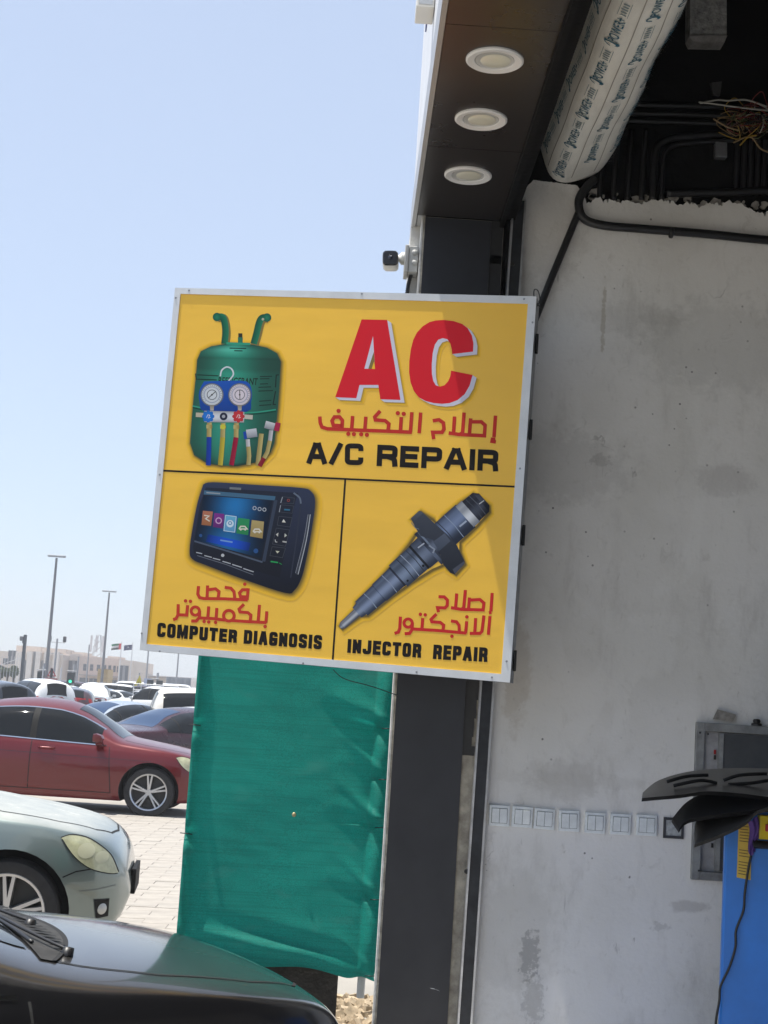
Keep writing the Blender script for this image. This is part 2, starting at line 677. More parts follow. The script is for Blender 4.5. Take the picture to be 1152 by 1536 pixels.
# plaster sheet with a broken upper edge
rg = random.Random(11)
top = []
walk = 0.0
pxs = [(783, 288), (800, 270), (866, 278), (880, 300), (905, 297), (925, 301), (950, 304), (975, 301), (1000, 300), (1015, 306), (1035, 307),
       (1060, 304), (1085, 309), (1110, 311), (1130, 314), (1152, 318), (1200, 322), (1500, 330), (2300, 360)]
for a, c in zip(pxs, pxs[1:]):
    n = max(2, int((c[0] - a[0]) / 2.2)) if a[0] < 1250 else 4
    for k in range(n):
        t = k / n
        walk = 0.86 * walk + rg.gauss(0, 1.5)
        jx = walk + rg.gauss(0, 0.7) + (rg.uniform(2, 6) if rg.random() < 0.08 else 0) if a[0] > 870 else rg.gauss(0, 0.4)
        p = PY(a[0] + (c[0] - a[0]) * t, a[1] + (c[1] - a[1]) * t + jx, YW)
        top.append(p)
xr = 5.4
top = [p for p in top if p.x < xr]
zt_end = top[-1].z
poly = [Vector((0.545, YW, 0.03))] + [Vector((0.598, YW, 3.93))] + [Vector((p.x, YW, p.z)) for p in top if p.x > 0.6] + [Vector((xr, YW, zt_end)), Vector((xr, YW, 0.03))]
pw = MB()
cols = [p for p in poly[1:-1]]
front, back = [], []
base_pts = [Vector((max(0.545, p.x if i else 0.545), YW, 0.03)) for i, p in enumerate(cols)]
NR = 6
rows = []
for k in range(NR + 1):
    rows.append([b0.lerp(t0, k / NR) for b0, t0 in zip(base_pts, cols)])
pw.grid(rows)
pw.grid([[p for p in cols], [p + Vector((0, 0.035, 0.006)) for p in cols]])
pw.grid([[Vector((0.545, YW, 0.03)), cols[0]], [Vector((0.545, YW + 0.04, 0.03)), cols[0] + Vector((0, 0.04, 0))]])
pw.build('plaster_wall', m_plaster, G)
# second, lower step of torn plaster along the break
tp = MB()
for k in range(46):
    px = rg.uniform(880, 1150)
    p = PY(px, 299 + (px - 880) * 0.06 + rg.uniform(-13, 3), YW + 0.022)
    s = rg.uniform(0.006, 0.022)
    pts = [p + Vector((math.cos(a) * s * rg.uniform(0.6, 1.4), 0, math.sin(a) * s * rg.uniform(0.5, 1.1))) for a in [i * 2 * math.pi / 7 for i in range(7)]]
    tp.prism(pts, (0, 0.006 + rg.random() * 0.008, 0))
tp.build('plaster_crumbs', mat('torn_plaster', (0.36, 0.34, 0.31), 0.9, var=0.4, scale=30), G, kind='stuff')

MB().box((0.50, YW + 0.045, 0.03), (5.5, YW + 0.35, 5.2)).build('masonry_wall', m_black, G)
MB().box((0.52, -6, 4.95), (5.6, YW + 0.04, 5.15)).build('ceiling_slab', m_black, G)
MB().box((5.45, -6, 0.03), (5.65, YW + 0.3, 4.94)).build('rear_wall', mat('grey_rear_wall', (0.40, 0.40, 0.40), 0.8, var=0.3, scale=2), G)
MB().box((0.52, -6.2, 0.03), (5.6, -6.0, 4.94)).build('party_wall', mat('grey_rear_wall', (0.3, 0.3, 0.3)), G)
# ceiling beam in the dark
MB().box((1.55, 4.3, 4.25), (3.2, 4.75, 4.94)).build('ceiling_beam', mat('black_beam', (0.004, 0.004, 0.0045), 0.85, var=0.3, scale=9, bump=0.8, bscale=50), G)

# pillar: charcoal cladding sheet over cream render
SZ = 3.83                                            # soffit height
pil = MB().box((0.205, YW, 0.03), (0.490, YW + 0.006, SZ - 0.004)).build('pillar_cladding', m_clad, G)
MB().box((0.198, YW + 0.008, 0.03), (0.545, YW + 0.14, SZ)).build('pillar', m_render, G)
MB().box((0.150, YW + 0.145, 3.0), (0.545, YW + 0.44, SZ)).build('pillar_head', mat('white_render', (0.66, 0.65, 0.62), 0.85, var=0.25, scale=10, bump=0.4), G)
MB().box((0.190, YW + 0.010, 0.03), (0.197, YW + 0.13, SZ)).build('pillar_side', mat('white_render', (0.66, 0.65, 0.62), 0.85, var=0.25, scale=10, bump=0.4), G)
# black strip painted in for the shaded recess beside the cladding (upper half)
gap = MB()
for k in range(60):
    z0 = 1.55 + k * 0.038
    wd = 0.046 + rg.uniform(-0.012, 0.008) if k < 6 else 0.053
    gap.box((0.491, YW + 0.002 + 0.0001 * k, z0), (0.491 + wd, YW + 0.0075, z0 + 0.0385))
gap.build('gap_shade_strip', mat('gap_shade_black', (0.014, 0.014, 0.015), 0.6, var=0.3, scale=30), G, kind='stuff')
# white scratch on the cladding
p = PY(652, 1484, YW - 0.001)
MB().prism([p + Vector(v) for v in ((-0.02, 0, 0.004), (-0.004, 0, 0.003), (0.022, 0, -0.006), (0.006, 0, 0.0), (-0.012, 0, 0.0015))], (0, 0.001, 0)).build('paint_chip', m_white, G)

# canopy: soffit panels and fascia
joints = [-6.0, -3.2, -1.2, 0.6, 2.4, PZ(673, 36, SZ).y, PZ(643, 219, SZ).y, YW - 0.003]
for y0, y1 in zip(joints, joints[1:]):
    MB().box((0.170, y0 + 0.002, SZ), (0.524, y1 - 0.002, SZ + 0.02)).build('soffit_panel', m_soffit, G)
MB().box((0.170, YW + 0.45, SZ + 0.0), (0.524, YW + 0.47, SZ + 0.02)).build('soffit_panel', m_soffit, G)
MB().box((0.150, -6, SZ - 0.006), (0.168, YW + 0.33, SZ + 0.16)).build('fascia_lip', mat('grey_fascia_trim', (0.42, 0.42, 0.42), 0.4, metal=0.3), G)
MB().box((0.172, YW + 0.002, SZ + 0.001), (0.205, YW + 0.33, SZ + 0.02)).build('soffit_return', mat('grey_fascia_trim', (0.42, 0.42, 0.42)), G)
MB().box((0.156, -6, SZ + 0.165), (0.52, YW + 0.33, 8.4)).build('fascia_panel', m_white, G)
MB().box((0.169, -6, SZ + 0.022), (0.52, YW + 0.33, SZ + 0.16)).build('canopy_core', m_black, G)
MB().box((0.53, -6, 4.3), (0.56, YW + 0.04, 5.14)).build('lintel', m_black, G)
# blue lettering strokes on the fascia, seen edge-on
fl = MB()
for k in range(9):
    y0 = 4.3 + k * 0.19
    fl.box((0.150, y0, 4.55 + 0.05 * (k % 3)), (0.1555, y0 + 0.05, 4.95))
    fl.box((0.1505, y0 + 0.055, 4.60), (0.1555, y0 + 0.15, 4.66 + 0.03 * (k % 2)))
fl.build('fascia_lettering', mat('blue_lettering', (0.03, 0.06, 0.22), 0.4), G)
# bright trim + black gasket along the soffit's inner edge
MB().box((0.526, -6, SZ - 0.03), (0.545, YW - 0.003, SZ + 0.45)).build('soffit_trim', m_black, G)
MB().box((0.548, -6, SZ + 0.0), (0.59, YW - 0.02, SZ + 0.20)).build('shutter_box_rail', m_black, G)
MB().box((0.592, -6, SZ + 0.14), (0.605, YW - 0.02, SZ + 0.20)).build('shutter_box_edge', m_steel_edge, G)

# shutter guide rail: channel with two bright lips, slightly out of plumb
rt, rbm = PY(770, 300, YW - 0.03), PY(687, 1536, YW - 0.03)
dz = (rbm - rt) / (rbm.z - rt.z)
bot = rt + dz * (0.03 - rt.z)
for nm, dx0, dx1, dy0, dy1, mm in (('shutter_rail', 0.0, 0.052, 0.0, 0.028, m_steel_dk), ('rail_lip', -0.004, 0.004, -0.016, 0.026, m_steel_edge), ('rail_lip', 0.048, 0.056, -0.012, 0.026, m_steel_edge)):
    q = [Vector((dx0, dy0, 0)), Vector((dx1, dy0, 0)), Vector((dx1, dy1, 0)), Vector((dx0, dy1, 0))]
    mbx = MB().add([bot + v for v in q] + [rt + v for v in q], [(0, 3, 2, 1), (4, 5, 6, 7), (0, 1, 5, 4), (1, 2, 6, 5), (2, 3, 7, 6), (3, 0, 4, 7)])
    mbx.build(nm, mm, G)
for px, py in ((700, 1307), (768, 397)):
    p = PY(px, py, YW - 0.032)
    MB().cyl(p, p - Vector((0, 0.012, 0)), 0.011, 0.009, 12).build('rail_bolt', m_blk_pl, G)

# ------------------------------------------------------------------ recessed downlights
m_trim = mat('white_lamp_trim', (0.80, 0.80, 0.80), 0.35)
m_refl = mat('lamp_reflector', (0.55, 0.56, 0.55), 0.35)
m_diff = mat('lamp_glass', (0.74, 0.73, 0.62), 0.12)
lab = {0: 'round white recessed downlight beside the joint at the dark pillar end of the soffit',
       1: 'middle round white downlight of the three in the bronze soffit',
       2: 'round white recessed downlight at the canopy end away from the pillar'}
for i, (px, py) in enumerate(((703, 262), (723, 178), (743, 89))):
    c = PZ(px, py, SZ)
    c.x = 0.345
    d = thing('downlight', lab[i], 'downlight', c, 'downlights in the canopy soffit')
    MB().lathe([(0.094, -0.0005), (0.094, -0.006), (0.088, -0.010), (0.066, -0.006), (0.062, -0.0008)], c, n=40, close=True).build('trim_ring', m_trim, d, smooth=True, sharp=40)
    MB().lathe([(0.0625, -0.004), (0.052, -0.0022), (0.03, -0.0012), (0.0, -0.0010)], c, n=32).build('reflector', m_refl, d, smooth=True)
    MB().lathe([(0.050, -0.0032), (0.042, -0.0058), (0.02, -0.0068), (0.0, -0.0070)], c + Vector((0.004, 0.006, 0)), n=24).build('lamp_glass', m_diff, d, smooth=True)

# ------------------------------------------------------------------ wrapped duct (taped insulation) under the lintel
DX, DZ, DR = 0.822, 4.165, 0.148
YE = YW - 0.01
duct = thing('wrapped_duct', 'fat duct wrapped in white printed insulation tape under the garage lintel', 'duct', (DX, YE, DZ - DR))
m_wrap = mat('white_wrap', (0.90, 0.885, 0.82), 0.5, var=0.2, scale=5, bump=0.25, bscale=14, stretch=(1, 0.4, 1))


def duct_pt(y, a, off=0.0):
    """a = angle from straight down towards -x"""
    r = DR + off + 0.006 * math.sin(y * 5.1 + 1) * math.cos(2 * a) + 0.004 * math.sin(y * 11)
    t = (YE - y)
    e = 1.0
    if t < 0.10:
        e = 0.965 + 0.035 * math.sqrt(max(0.0, 1 - (1 - t / 0.10) ** 2))
    ct_, st_ = abs(math.cos(a + 0.35)), abs(math.sin(a + 0.35))
    r = r * e * 0.955 / (ct_ ** 3.2 + st_ ** 3.2) ** (1 / 3.2)
    return Vector((DX - r * math.sin(a), y, DZ - r * math.cos(a)))


ys = [YE - 0.10 * (k / 10) for k in range(10)] + [YE - 0.10 - 0.12 * k for k in range(60)]
MB().grid([[duct_pt(y, 2 * math.pi * k / 48) for k in range(49)] for y in ys]).add(
    [duct_pt(YE, 2 * math.pi * k / 48) for k in range(48)], [tuple(range(48))]).build('insulation_wrap', m_wrap, duct, smooth=True, sharp=60)
for a in (0.05, -0.62, 0.80):
    sm = MB()
    sm.grid([[duct_pt(y, a + s, 0.0025) for s in (-0.014, -0.006, 0.006, 0.014)] for y in ys[8:]])
    sm.build('tape_seam', mat('tape_seam', (0.40, 0.37, 0.33), 0.6), duct)
tv, tf = text_tris('POWER+', 0.012)
m_ink = mat('teal_ink', (0.02, 0.13, 0.20), 0.5)
m_ink2 = mat('pale_teal_ink', (0.22, 0.30, 0.33), 0.5)
UL = 0.318
for ra, ph in ((0.42, 0.0), (-0.30, 0.16), (1.15, 0.07), (-1.0, 0.2)):
    for k in range(0, 9):
        y0 = YE - 0.08 - ph - k * UL
        if y0 < 3.2:
            continue
        L_, H_ = 0.155, 0.034
        dm = MB()
        dm.add([duct_pt(y0 - 0.03 - u * L_, ra + (v - 0.5) * H_ / DR * -1.0 * -1.0, 0.0035) for u, v in tv], tf)
        # drop-shaped swirl in front of the word
        n = 14
        ring_o = [duct_pt(y0 - 0.012 + 0.016 * math.cos(t), ra + 0.030 / DR * math.sin(t) * 0.9, 0.0035) for t in [2 * math.pi * i / n for i in range(n)]]
        ring_i = [duct_pt(y0 - 0.011 + 0.009 * math.cos(t), ra + 0.020 / DR * math.sin(t) * 0.9 + 0.02, 0.0035) for t in [2 * math.pi * i / n for i in range(n)]]
        dm.add(ring_o + ring_i, [(i, (i + 1) % n, n + (i + 1) % n, n + i) for i in range(n - 2)])
        dm.build('printed_word', m_ink, duct, recalc=False)
        # boxed small script after the word
        bm_ = MB()
        for j in range(5):
            yy = y0 - 0.03 - L_ - 0.016 - j * 0.016
            bm_.grid([[duct_pt(yy, ra - 0.07 + (j % 2) * 0.02, 0.0035), duct_pt(yy, ra + 0.07, 0.0035)], [duct_pt(yy - 0.007, ra - 0.07, 0.0035), duct_pt(yy - 0.007, ra + 0.05 + (j % 3) * 0.02, 0.0035)]])
        for s in (-0.115, 0.115):
            bm_.grid([[duct_pt(y0 - 0.03 - L_ - 0.008 - u * 0.09, ra + s, 0.0035), duct_pt(y0 - 0.03 - L_ - 0.008 - u * 0.09, ra + s + 0.012, 0.0035)] for u in (0, 0.5, 1)])
        bm_.build('printed_script', m_ink2, duct, recalc=False)
# glass-wool fibres sticking out along the torn side
fb = MB()
rf = random.Random(5)
for k in range(700):
    y0 = rf.uniform(3.4, YE - 0.02)
    a = rf.gauss(-1.25, 0.28)
    p0 = duct_pt(y0, a, -0.002)
    p1 = duct_pt(y0 + rf.gauss(0, 0.02), a - rf.uniform(0, 0.15), rf.uniform(0.004, 0.028))
    wv = Vector((0, 0.0009, 0.0004))
    fb.add([p0 - wv, p0 + wv, p1], [(0, 1, 2)])
fb.build('wool_fibres', mat('glass_wool', (0.55, 0.53, 0.48), 0.8), duct, recalc=False, kind='stuff')

# ------------------------------------------------------------------ things in the dark opening above the wall
blk = thing('concrete_block', 'rough grey concrete block lodged high in the dark opening', 'block', PY(1062, 70, 6.05))
q = [PY(1035, -40, 6.05), PY(1090, -40, 6.05), PY(1090, 52, 6.05), PY(1035, 52, 6.05)]
m_blk = mat('aerated_block', (0.40, 0.40, 0.39), 0.95, var=0.5, scale=28, bump=1.0, bscale=45)
MB().prism(q, (0, 0.09, 0)).build('block_body', m_blk, blk)
MB().prism([PY(1034, 53, 6.04), PY(1091, 53, 6.04), PY(1087, 63, 6.06), PY(1038, 62, 6.06)], (0, 0.08, 0)).build('mortar_bed', mat('mortar', (0.22, 0.21, 0.2), 0.95, var=0.4, scale=20, bump=0.6), blk)

m_cond = mat('black_conduit', (0.009, 0.009, 0.010), 0.42, var=0.3, scale=7)
def conduit(label, pts, r, Yp=YW - 0.02, group=None, n=8, rough=False, name='conduit'):
    path = catmull([PY(a, c, Yp) for a, c in pts], n)
    o = MB().tube(path, r, 10, (lambda t: r * (1 + 0.09 * math.sin(t * len(path) * 9))) if rough else None).build(name, m_cond, smooth=True)
    return tag(o, label, 'conduit', group)


conduit('thick black insulated pipe looping below the wrapped duct and running along the wall', [(893, 268), (876, 285), (868, 305), (876, 328), (905, 338), (960, 343), (1060, 351), (1160, 361), (1400, 380)], 0.019, YW - 0.035)
conduit('straight black pipe slanting from the wrapped duct down behind the sign', [(868, 318), (850, 362), (828, 415), (808, 466), (790, 510)], 0.0155, YW - 0.028)
clp = PY(1007, 349, YW - 0.04)
o = MB().lathe([(0.021, -0.008), (0.024, -0.006), (0.024, 0.006), (0.021, 0.008)], clp, (1, 0, -0.04), 16, close=True).build('pipe_clip', m_blk_pl, smooth=True)
tag(o, 'black clip holding the pipe along the wall', 'clip')
conduit('black conduit bending down from a horizontal run in the dark opening', [(1100, 200), (1040, 204), (1005, 208), (986, 220), (981, 245), (979, 300)], 0.016, YW + 0.005)
conduit('thinner black conduit nested inside the bent conduit', [(1100, 210), (1045, 214), (1012, 218), (998, 230), (994, 255), (992, 300)], 0.011, YW + 0.01)
for k in range(8):
    x = 1104 + k * 10.5
    conduit('black conduit of the upright bundle under the tangled wires', [(x + 3, 210), (x + 1, 250), (x - 1, 292)], 0.0125, YW + 0.01, 'upright conduits under the wires')
for k in range(4):
    x = 900 + k * 21
    conduit('black conduit standing upright in the dark opening beside the duct', [(x + 6, 195), (x + 2, 250), (x - 1, 300)], 0.013, YW + 0.02, 'upright conduits beside the duct')
for k, y0 in enumerate((158, 171, 183)):
    conduit('black conduit of the level runs crossing the dark opening', [(905, y0 - 3), (1000, y0), (1100, y0 + 3), (1200, y0 + 8)], 0.011, YW + 0.015, 'level conduits in the dark opening')
conduit('grey ribbed conduit lying level just above the broken plaster', [(1000, 290), (1080, 289), (1160, 286), (1300, 284)], 0.017, YW + 0.0, rough=True)
bxp = thing('junction_box', 'small grey metal junction box in the dark opening', 'box', PY(1090, 220, YW))
MB().prism([PY(1073, 212, YW), PY(1091, 213, YW), PY(1091, 236, YW), PY(1073, 235, YW)], (0, 0.04, 0)).build('box_body', mat('galvanised', (0.35, 0.36, 0.38), 0.4, metal=0.8, var=0.3, scale=20), bxp, bevel=0.003)
MB().prism([PY(1075, 215, YW - 0.004), PY(1089, 216, YW - 0.004), PY(1089, 233, YW - 0.004), PY(1075, 232, YW - 0.004)], (0, 0.004, 0)).build('box_lid', mat('galvanised2', (0.28, 0.29, 0.31), 0.45, metal=0.7), bxp)
pl = MB().prism([PY(1067, 124, 5.9), PY(1083, 122, 5.9), PY(1080, 144, 5.9), PY(1070, 142, 5.9)], (0, 0.03, 0.01)).build('metal_bracket', mat('dull_bracket', (0.12, 0.12, 0.12), 0.45, metal=0.7, var=0.4, scale=20))
tag(pl, 'small dull metal bracket hanging above the tangled wires', 'bracket')
# tangle of loose wires
rw = random.Random(21)
wc = {'yellow': (0.36, 0.23, 0.03), 'brown': (0.08, 0.03, 0.02), 'white': (0.34, 0.33, 0.30), 'red': (0.16, 0.015, 0.012), 'green': (0.05, 0.07, 0.02), 'tan': (0.22, 0.15, 0.07), 'black': (0.01, 0.01, 0.01)}
tangle = thing('wire_tangle', 'tangle of loose yellow, red and brown wires hanging in the dark opening', 'wires', PY(1120, 180, 5.9))
for k in range(44):
    cn = rw.choice(list(wc))
    cx, cy = rw.gauss(1126, 15), rw.gauss(182, 12)
    pts = []
    n = rw.randint(4, 6)
    a0 = rw.uniform(0, 6)
    for j in range(n):
        a = a0 + j * rw.uniform(0.6, 1.4)
        pts.append(PY(cx + math.cos(a) * rw.uniform(5, 26), cy + math.sin(a) * rw.uniform(4, 20), 5.85 + rw.uniform(-0.08, 0.12)))
    MB().tube(catmull(pts, 6), 0.0022, 5).build('wire', mat('wire_' + cn, wc[cn], 0.5), tangle, smooth=True)
for pts, cn in (([(1050, 155), (1075, 150), (1093, 151), (1120, 150), (1150, 160)], 'white'), ([(1048, 153), (1080, 157), (1100, 160), (1152, 166)], 'white'),
                ([(1070, 178), (1090, 190), (1110, 196)], 'tan'), ([(1100, 214), (1125, 205), (1140, 222), (1152, 228)], 'tan'), ([(1110, 218), (1122, 206), (1135, 203)], 'yellow')):
    MB().tube(catmull([PY(a, c, 5.8) for a, c in pts], 6), 0.0035, 6).build('wire', mat('wire_' + cn, wc[cn], 0.5), tangle, smooth=True)

# ------------------------------------------------------------------ the hinged shop sign
YL, YRt = 5.95, 5.60
pl_, pr_ = PY(236, 705, YL), PY(785, 735, YRt)
sdir = Vector((pr_.x - pl_.x, pr_.y - pl_.y, 0)).normalized()        # along the sign, left to right
SN = Vector((sdir.y, -sdir.x, 0))                                     # towards the viewer
S0 = Vector((pl_.x, pl_.y, 0))


def SG(px, py, off=0.0):
    return PP(px, py, S0, SN) + SN * off


sign = thing('shop_sign', 'square yellow air conditioning and injector repair sign in white metal frame', 'sign', SG(765, 1024) - SN * 0.03)
TL, TR, BR, BL = (263, 432), (805, 445), (765, 1024), (210, 975)
ITL, ITR, IBR, IBL = (271, 441), (792, 456), (752, 1011), (220, 966)


def lerp2(a, c, t):
    return (a[0] + (c[0] - a[0]) * t, a[1] + (c[1] - a[1]) * t)


def quadpt(q, u, v):
    """q = TL,TR,BR,BL ; u right, v down"""
    a, c = lerp2(q[0], q[1], u), lerp2(q[3], q[2], u)
    return lerp2(a, c, v)


# yellow vinyl face with faint ripples
m_vinyl = mat('yellow_vinyl', lin((243, 192, 56)), 0.38, var=0.06, scale=3, bump=0.16, bscale=11, stretch=(0.30, 0.30, 1))
NU = 24
MB().grid([[SG(*quadpt((ITL, ITR, IBR, IBL), i / NU, j / NU), 0.0) for i in range(NU + 1)] for j in range(NU + 1)]).build('face_panel', m_vinyl, sign, smooth=True)
m_frame = mat('white_sign_frame', (0.66, 0.69, 0.72), 0.35, var=0.12, scale=6)
fo, fi = (TL, TR, BR, BL), (ITL, ITR, IBR, IBL)
for i in range(4):
    j = (i + 1) % 4
    q = [SG(*fo[i], 0.004), SG(*fo[j], 0.004), SG(*fi[j], 0.004), SG(*fi[i], 0.004)]
    MB().prism(q, -SN * 0.005).build('frame_bar', m_frame, sign)
bq = [SG(*p, -0.0015) for p in fo]
MB().prism(bq, -SN * 0.10).build('sign_box', mat('sign_box_side', (0.30, 0.32, 0.35), 0.45, metal=0.4, var=0.3, scale=8), sign)
m_screw = mat('screw_head', (0.30, 0.31, 0.33), 0.35, metal=0.8)
for px, py in ((284, 436), (264, 447), (240, 712), (213, 950), (240, 977), (455, 995), (543, 441), (786, 449), (799, 484), (780, 703), (760, 992), (738, 1016), (625, 1008)):
    p = SG(px, py, 0.004)
    MB().cyl(p, p + SN * 0.003, 0.0042, 0.003, 10).build('screw', m_screw, sign)

INK = [0]


def layer():
    INK[0] += 1
    return 0.0006 + 0.000008 * INK[0]


class Art:
    """printed artwork: pieces laid on each other, traced in the coordinates of one enlarged view"""

    def __init__(s, ox, oy, sc):
        s.ox, s.oy, s.sc = ox, oy, sc
        INK[0] = 0
        s.mb = MB()

    def pt(s, x, y, off):
        return SG(s.ox + x / s.sc, s.oy + y / s.sc, off)

    def poly(s, pts, col, col2=None):
        off = layer()
        n = len(pts)
        ys_ = [p[1] for p in pts]
        y0, y1 = min(ys_), max(ys_)
        cs = [tuple(a + (c - a) * ((p[1] - y0) / max(1e-6, y1 - y0)) for a, c in zip(col, col2)) if col2 else col for p in pts]
        vs = [s.pt(x, y, off) for x, y in pts]
        bm = bmesh.new()
        bv = [bm.verts.new(v) for v in vs]
        f = bm.faces.new(bv)
        f.normal_update()
        r = bmesh.ops.triangulate(bm, faces=[f])
        idx = {v: i for i, v in enumerate(bv)}
        fs = [tuple(idx[v] for v in t.verts) for t in bm.faces]
        bm.free()
        s.mb.add(vs, fs, cs)

    def disc(s, x, y, rx, col, ry=None, n=24, col2=None):
        ry = ry or rx
        off = layer()
        vs = [s.pt(x, y, off)] + [s.pt(x + rx * math.cos(2 * math.pi * i / n), y + ry * math.sin(2 * math.pi * i / n), off) for i in range(n)]
        s.mb.add(vs, [(0, 1 + i, 1 + (i + 1) % n) for i in range(n)], [col] + [col2 or col] * n)

    def ring(s, x, y, r0, r1, col, a0=0, a1=2 * math.pi, n=28):
        off = layer()
        vs = []
        for i in range(n + 1):
            t = a0 + (a1 - a0) * i / n
            vs += [s.pt(x + r0 * math.cos(t), y + r0 * math.sin(t), off), s.pt(x + r1 * math.cos(t), y + r1 * math.sin(t), off)]
        s.mb.add(vs, [(2 * i, 2 * i + 1, 2 * i + 3, 2 * i + 2) for i in range(n)], [col] * len(vs))

    def stroke(s, pts, wd, col, smooth=False, cap=True, col2=None):
        pts = [Vector((p[0], p[1], 0)) for p in pts]
        if smooth:
            pts = catmull(pts, 5)
        off = layer()
        n = len(pts)
        vs, cs = [], []
        for i, p in enumerate(pts):
            d0 = (pts[i] - pts[i - 1]).normalized() if i else (pts[1] - pts[0]).normalized()
            d1 = (pts[i + 1] - pts[i]).normalized() if i < n - 1 else d0
            n0, n1 = Vector((-d0.y, d0.x, 0)), Vector((-d1.y, d1.x, 0))
            mv = (n0 + n1)
            if mv.length < 0.2:
                mv = n0
            mv.normalize()
            k = 1 / max(0.45, mv.dot(n0))
            e = d1 * (-wd * 0.0)
            for sg in (-1, 1):
                q = p + mv * (wd / 2 * k * sg) + e
                vs.append(s.pt(q.x, q.y, off))
                cs.append(col if (sg < 0 or not col2) else col2)
        s.mb.add(vs, [(2 * i, 2 * i + 1, 2 * i + 3, 2 * i + 2) for i in range(n - 1)], cs)

    def gridquad(s, lf, rt, colf, nu=16, nv=20):
        """area between a left and a right outline (lists of points, top to bottom)"""
        off = layer()
        cl = lambda pts, t: _along(pts, t)
        rows, cs = [], []
        for j in range(nv + 1):
            a, c = cl(lf, j / nv), cl(rt, j / nv)
            rows.append([s.pt(*lerp2(a, c, i / nu), off) for i in range(nu + 1)])
            cs += [colf(i / nu, j / nv) for i in range(nu + 1)]
        s.mb.grid(rows, cs)

    def text(s, string, q, col, bold=0.0):
        off = layer()
        tv_, tf_ = text_tris(string, bold)
        s.mb.add([s.pt(*quadpt(q, u, 1 - v), off) for u, v in tv_], tf_, [col] * len(tv_))

    def strike(s, string, q, col, dx):
        """bold block lettering of a given stem width, stretched into the four corners"""
        st, gp, cwn = dx
        lay = []
        x = 0.0
        for ch in string:
            cw = {'M': 1.5 * cwn, 'I': 0.0, '/': 0.75 * cwn, 'A': 1.12 * cwn, 'E': 0.88 * cwn}.get(ch, cwn)
            lay.append((ch, x + st / 2, cw))
            x += cw + st + gp
        W = x - gp
        h = st / 2
        pw = (math.dist(q[0], q[1]) / W)                 # picture units per word unit, across
        ph = math.dist(q[0], q[3])
        asp = pw / ph                                    # keeps stems and bars about equally heavy
        hy = h * asp * 0.92
        for ch, x0, cw in lay:
            for line in GLYPH[ch]:
                line = round_corners(line)
                pts = []
                for i, (u, v) in enumerate(line):
                    y = hy + v * (1 - 2 * hy)
                    xx = x0 + u * cw
                    if i in (0, len(line) - 1):
                        o = line[1] if i == 0 else line[-2]
                        if abs(o[0] - u) * cw < 0.6 * abs(o[1] - v):
                            y += hy if v >= 0.99 else (-hy if v <= 0.01 else 0)
                        elif abs(v - o[1]) < 1e-6:
                            xx += h if u > o[0] else -h
                    pts.append(quadpt(q, xx / W, y))
                s.stroke(pts, st * pw, col)

    def halo(s, pts, grow, dark=(0.10, 0.08, 0.03), shift=(0, 0), n=6):
        """printed soft drop shadow round an outline"""
        yel = lin((243, 192, 56))
        c = (sum(p[0] for p in pts) / len(pts), sum(p[1] for p in pts) / len(pts))
        m = len(pts)
        # normals
        ar = sum(pts[i][0] * pts[(i + 1) % m][1] - pts[(i + 1) % m][0] * pts[i][1] for i in range(m))
        sg = 1 if ar > 0 else -1
        nr = []
        for i in range(m):
            a, d = Vector((*pts[i - 1], 0)), Vector((*pts[(i + 1) % m], 0))
            t = (d - a).normalized()
            nr.append(Vector((t.y, -t.x, 0)) * sg)
        off = layer()
        vs, cs, fs = [], [], []
        for k in range(n + 1):
            t = k / n
            g = -11 + (grow + 11) * t
            for i in range(m):
                vs.append(s.pt(pts[i][0] + nr[i].x * g + shift[0], pts[i][1] + nr[i].y * g + shift[1], off))
                e = max(0.0, 1 - max(0.0, g) / grow) ** 1.6
                cs.append(tuple(y_ + (d_ - y_) * e * 0.92 for y_, d_ in zip(yel, dark)))
        for k in range(n):
            for i in range(m):
                j = (i + 1) % m
                fs.append((k * m + i, k * m + j, (k + 1) * m + j, (k + 1) * m + i))
        s.mb.add(vs, fs, cs)

    def done(s, name, label=None):
        o = s.mb.build(name, print_mat(), sign, recalc=False)
        if label:
            o['label'] = label
        return o


def round_corners(line):
    out_ = [line[0]]
    for a_, b_ in zip(line, line[1:]):
        du, dv = b_[0] - a_[0], b_[1] - a_[1]
        if 0.15 < abs(du) < 0.42 and 0.08 < abs(dv) < 0.22 and len(line) > 4:
            c1, c2 = (b_[0], a_[1]), (a_[0], b_[1])
            c_ = c1 if math.dist(c1, (0.5, 0.5)) > math.dist(c2, (0.5, 0.5)) else c2
            for t in (0.2, 0.4, 0.6, 0.8):
                out_.append(((1 - t) ** 2 * a_[0] + 2 * t * (1 - t) * c_[0] + t * t * b_[0], (1 - t) ** 2 * a_[1] + 2 * t * (1 - t) * c_[1] + t * t * b_[1]))
        out_.append(b_)
    return out_


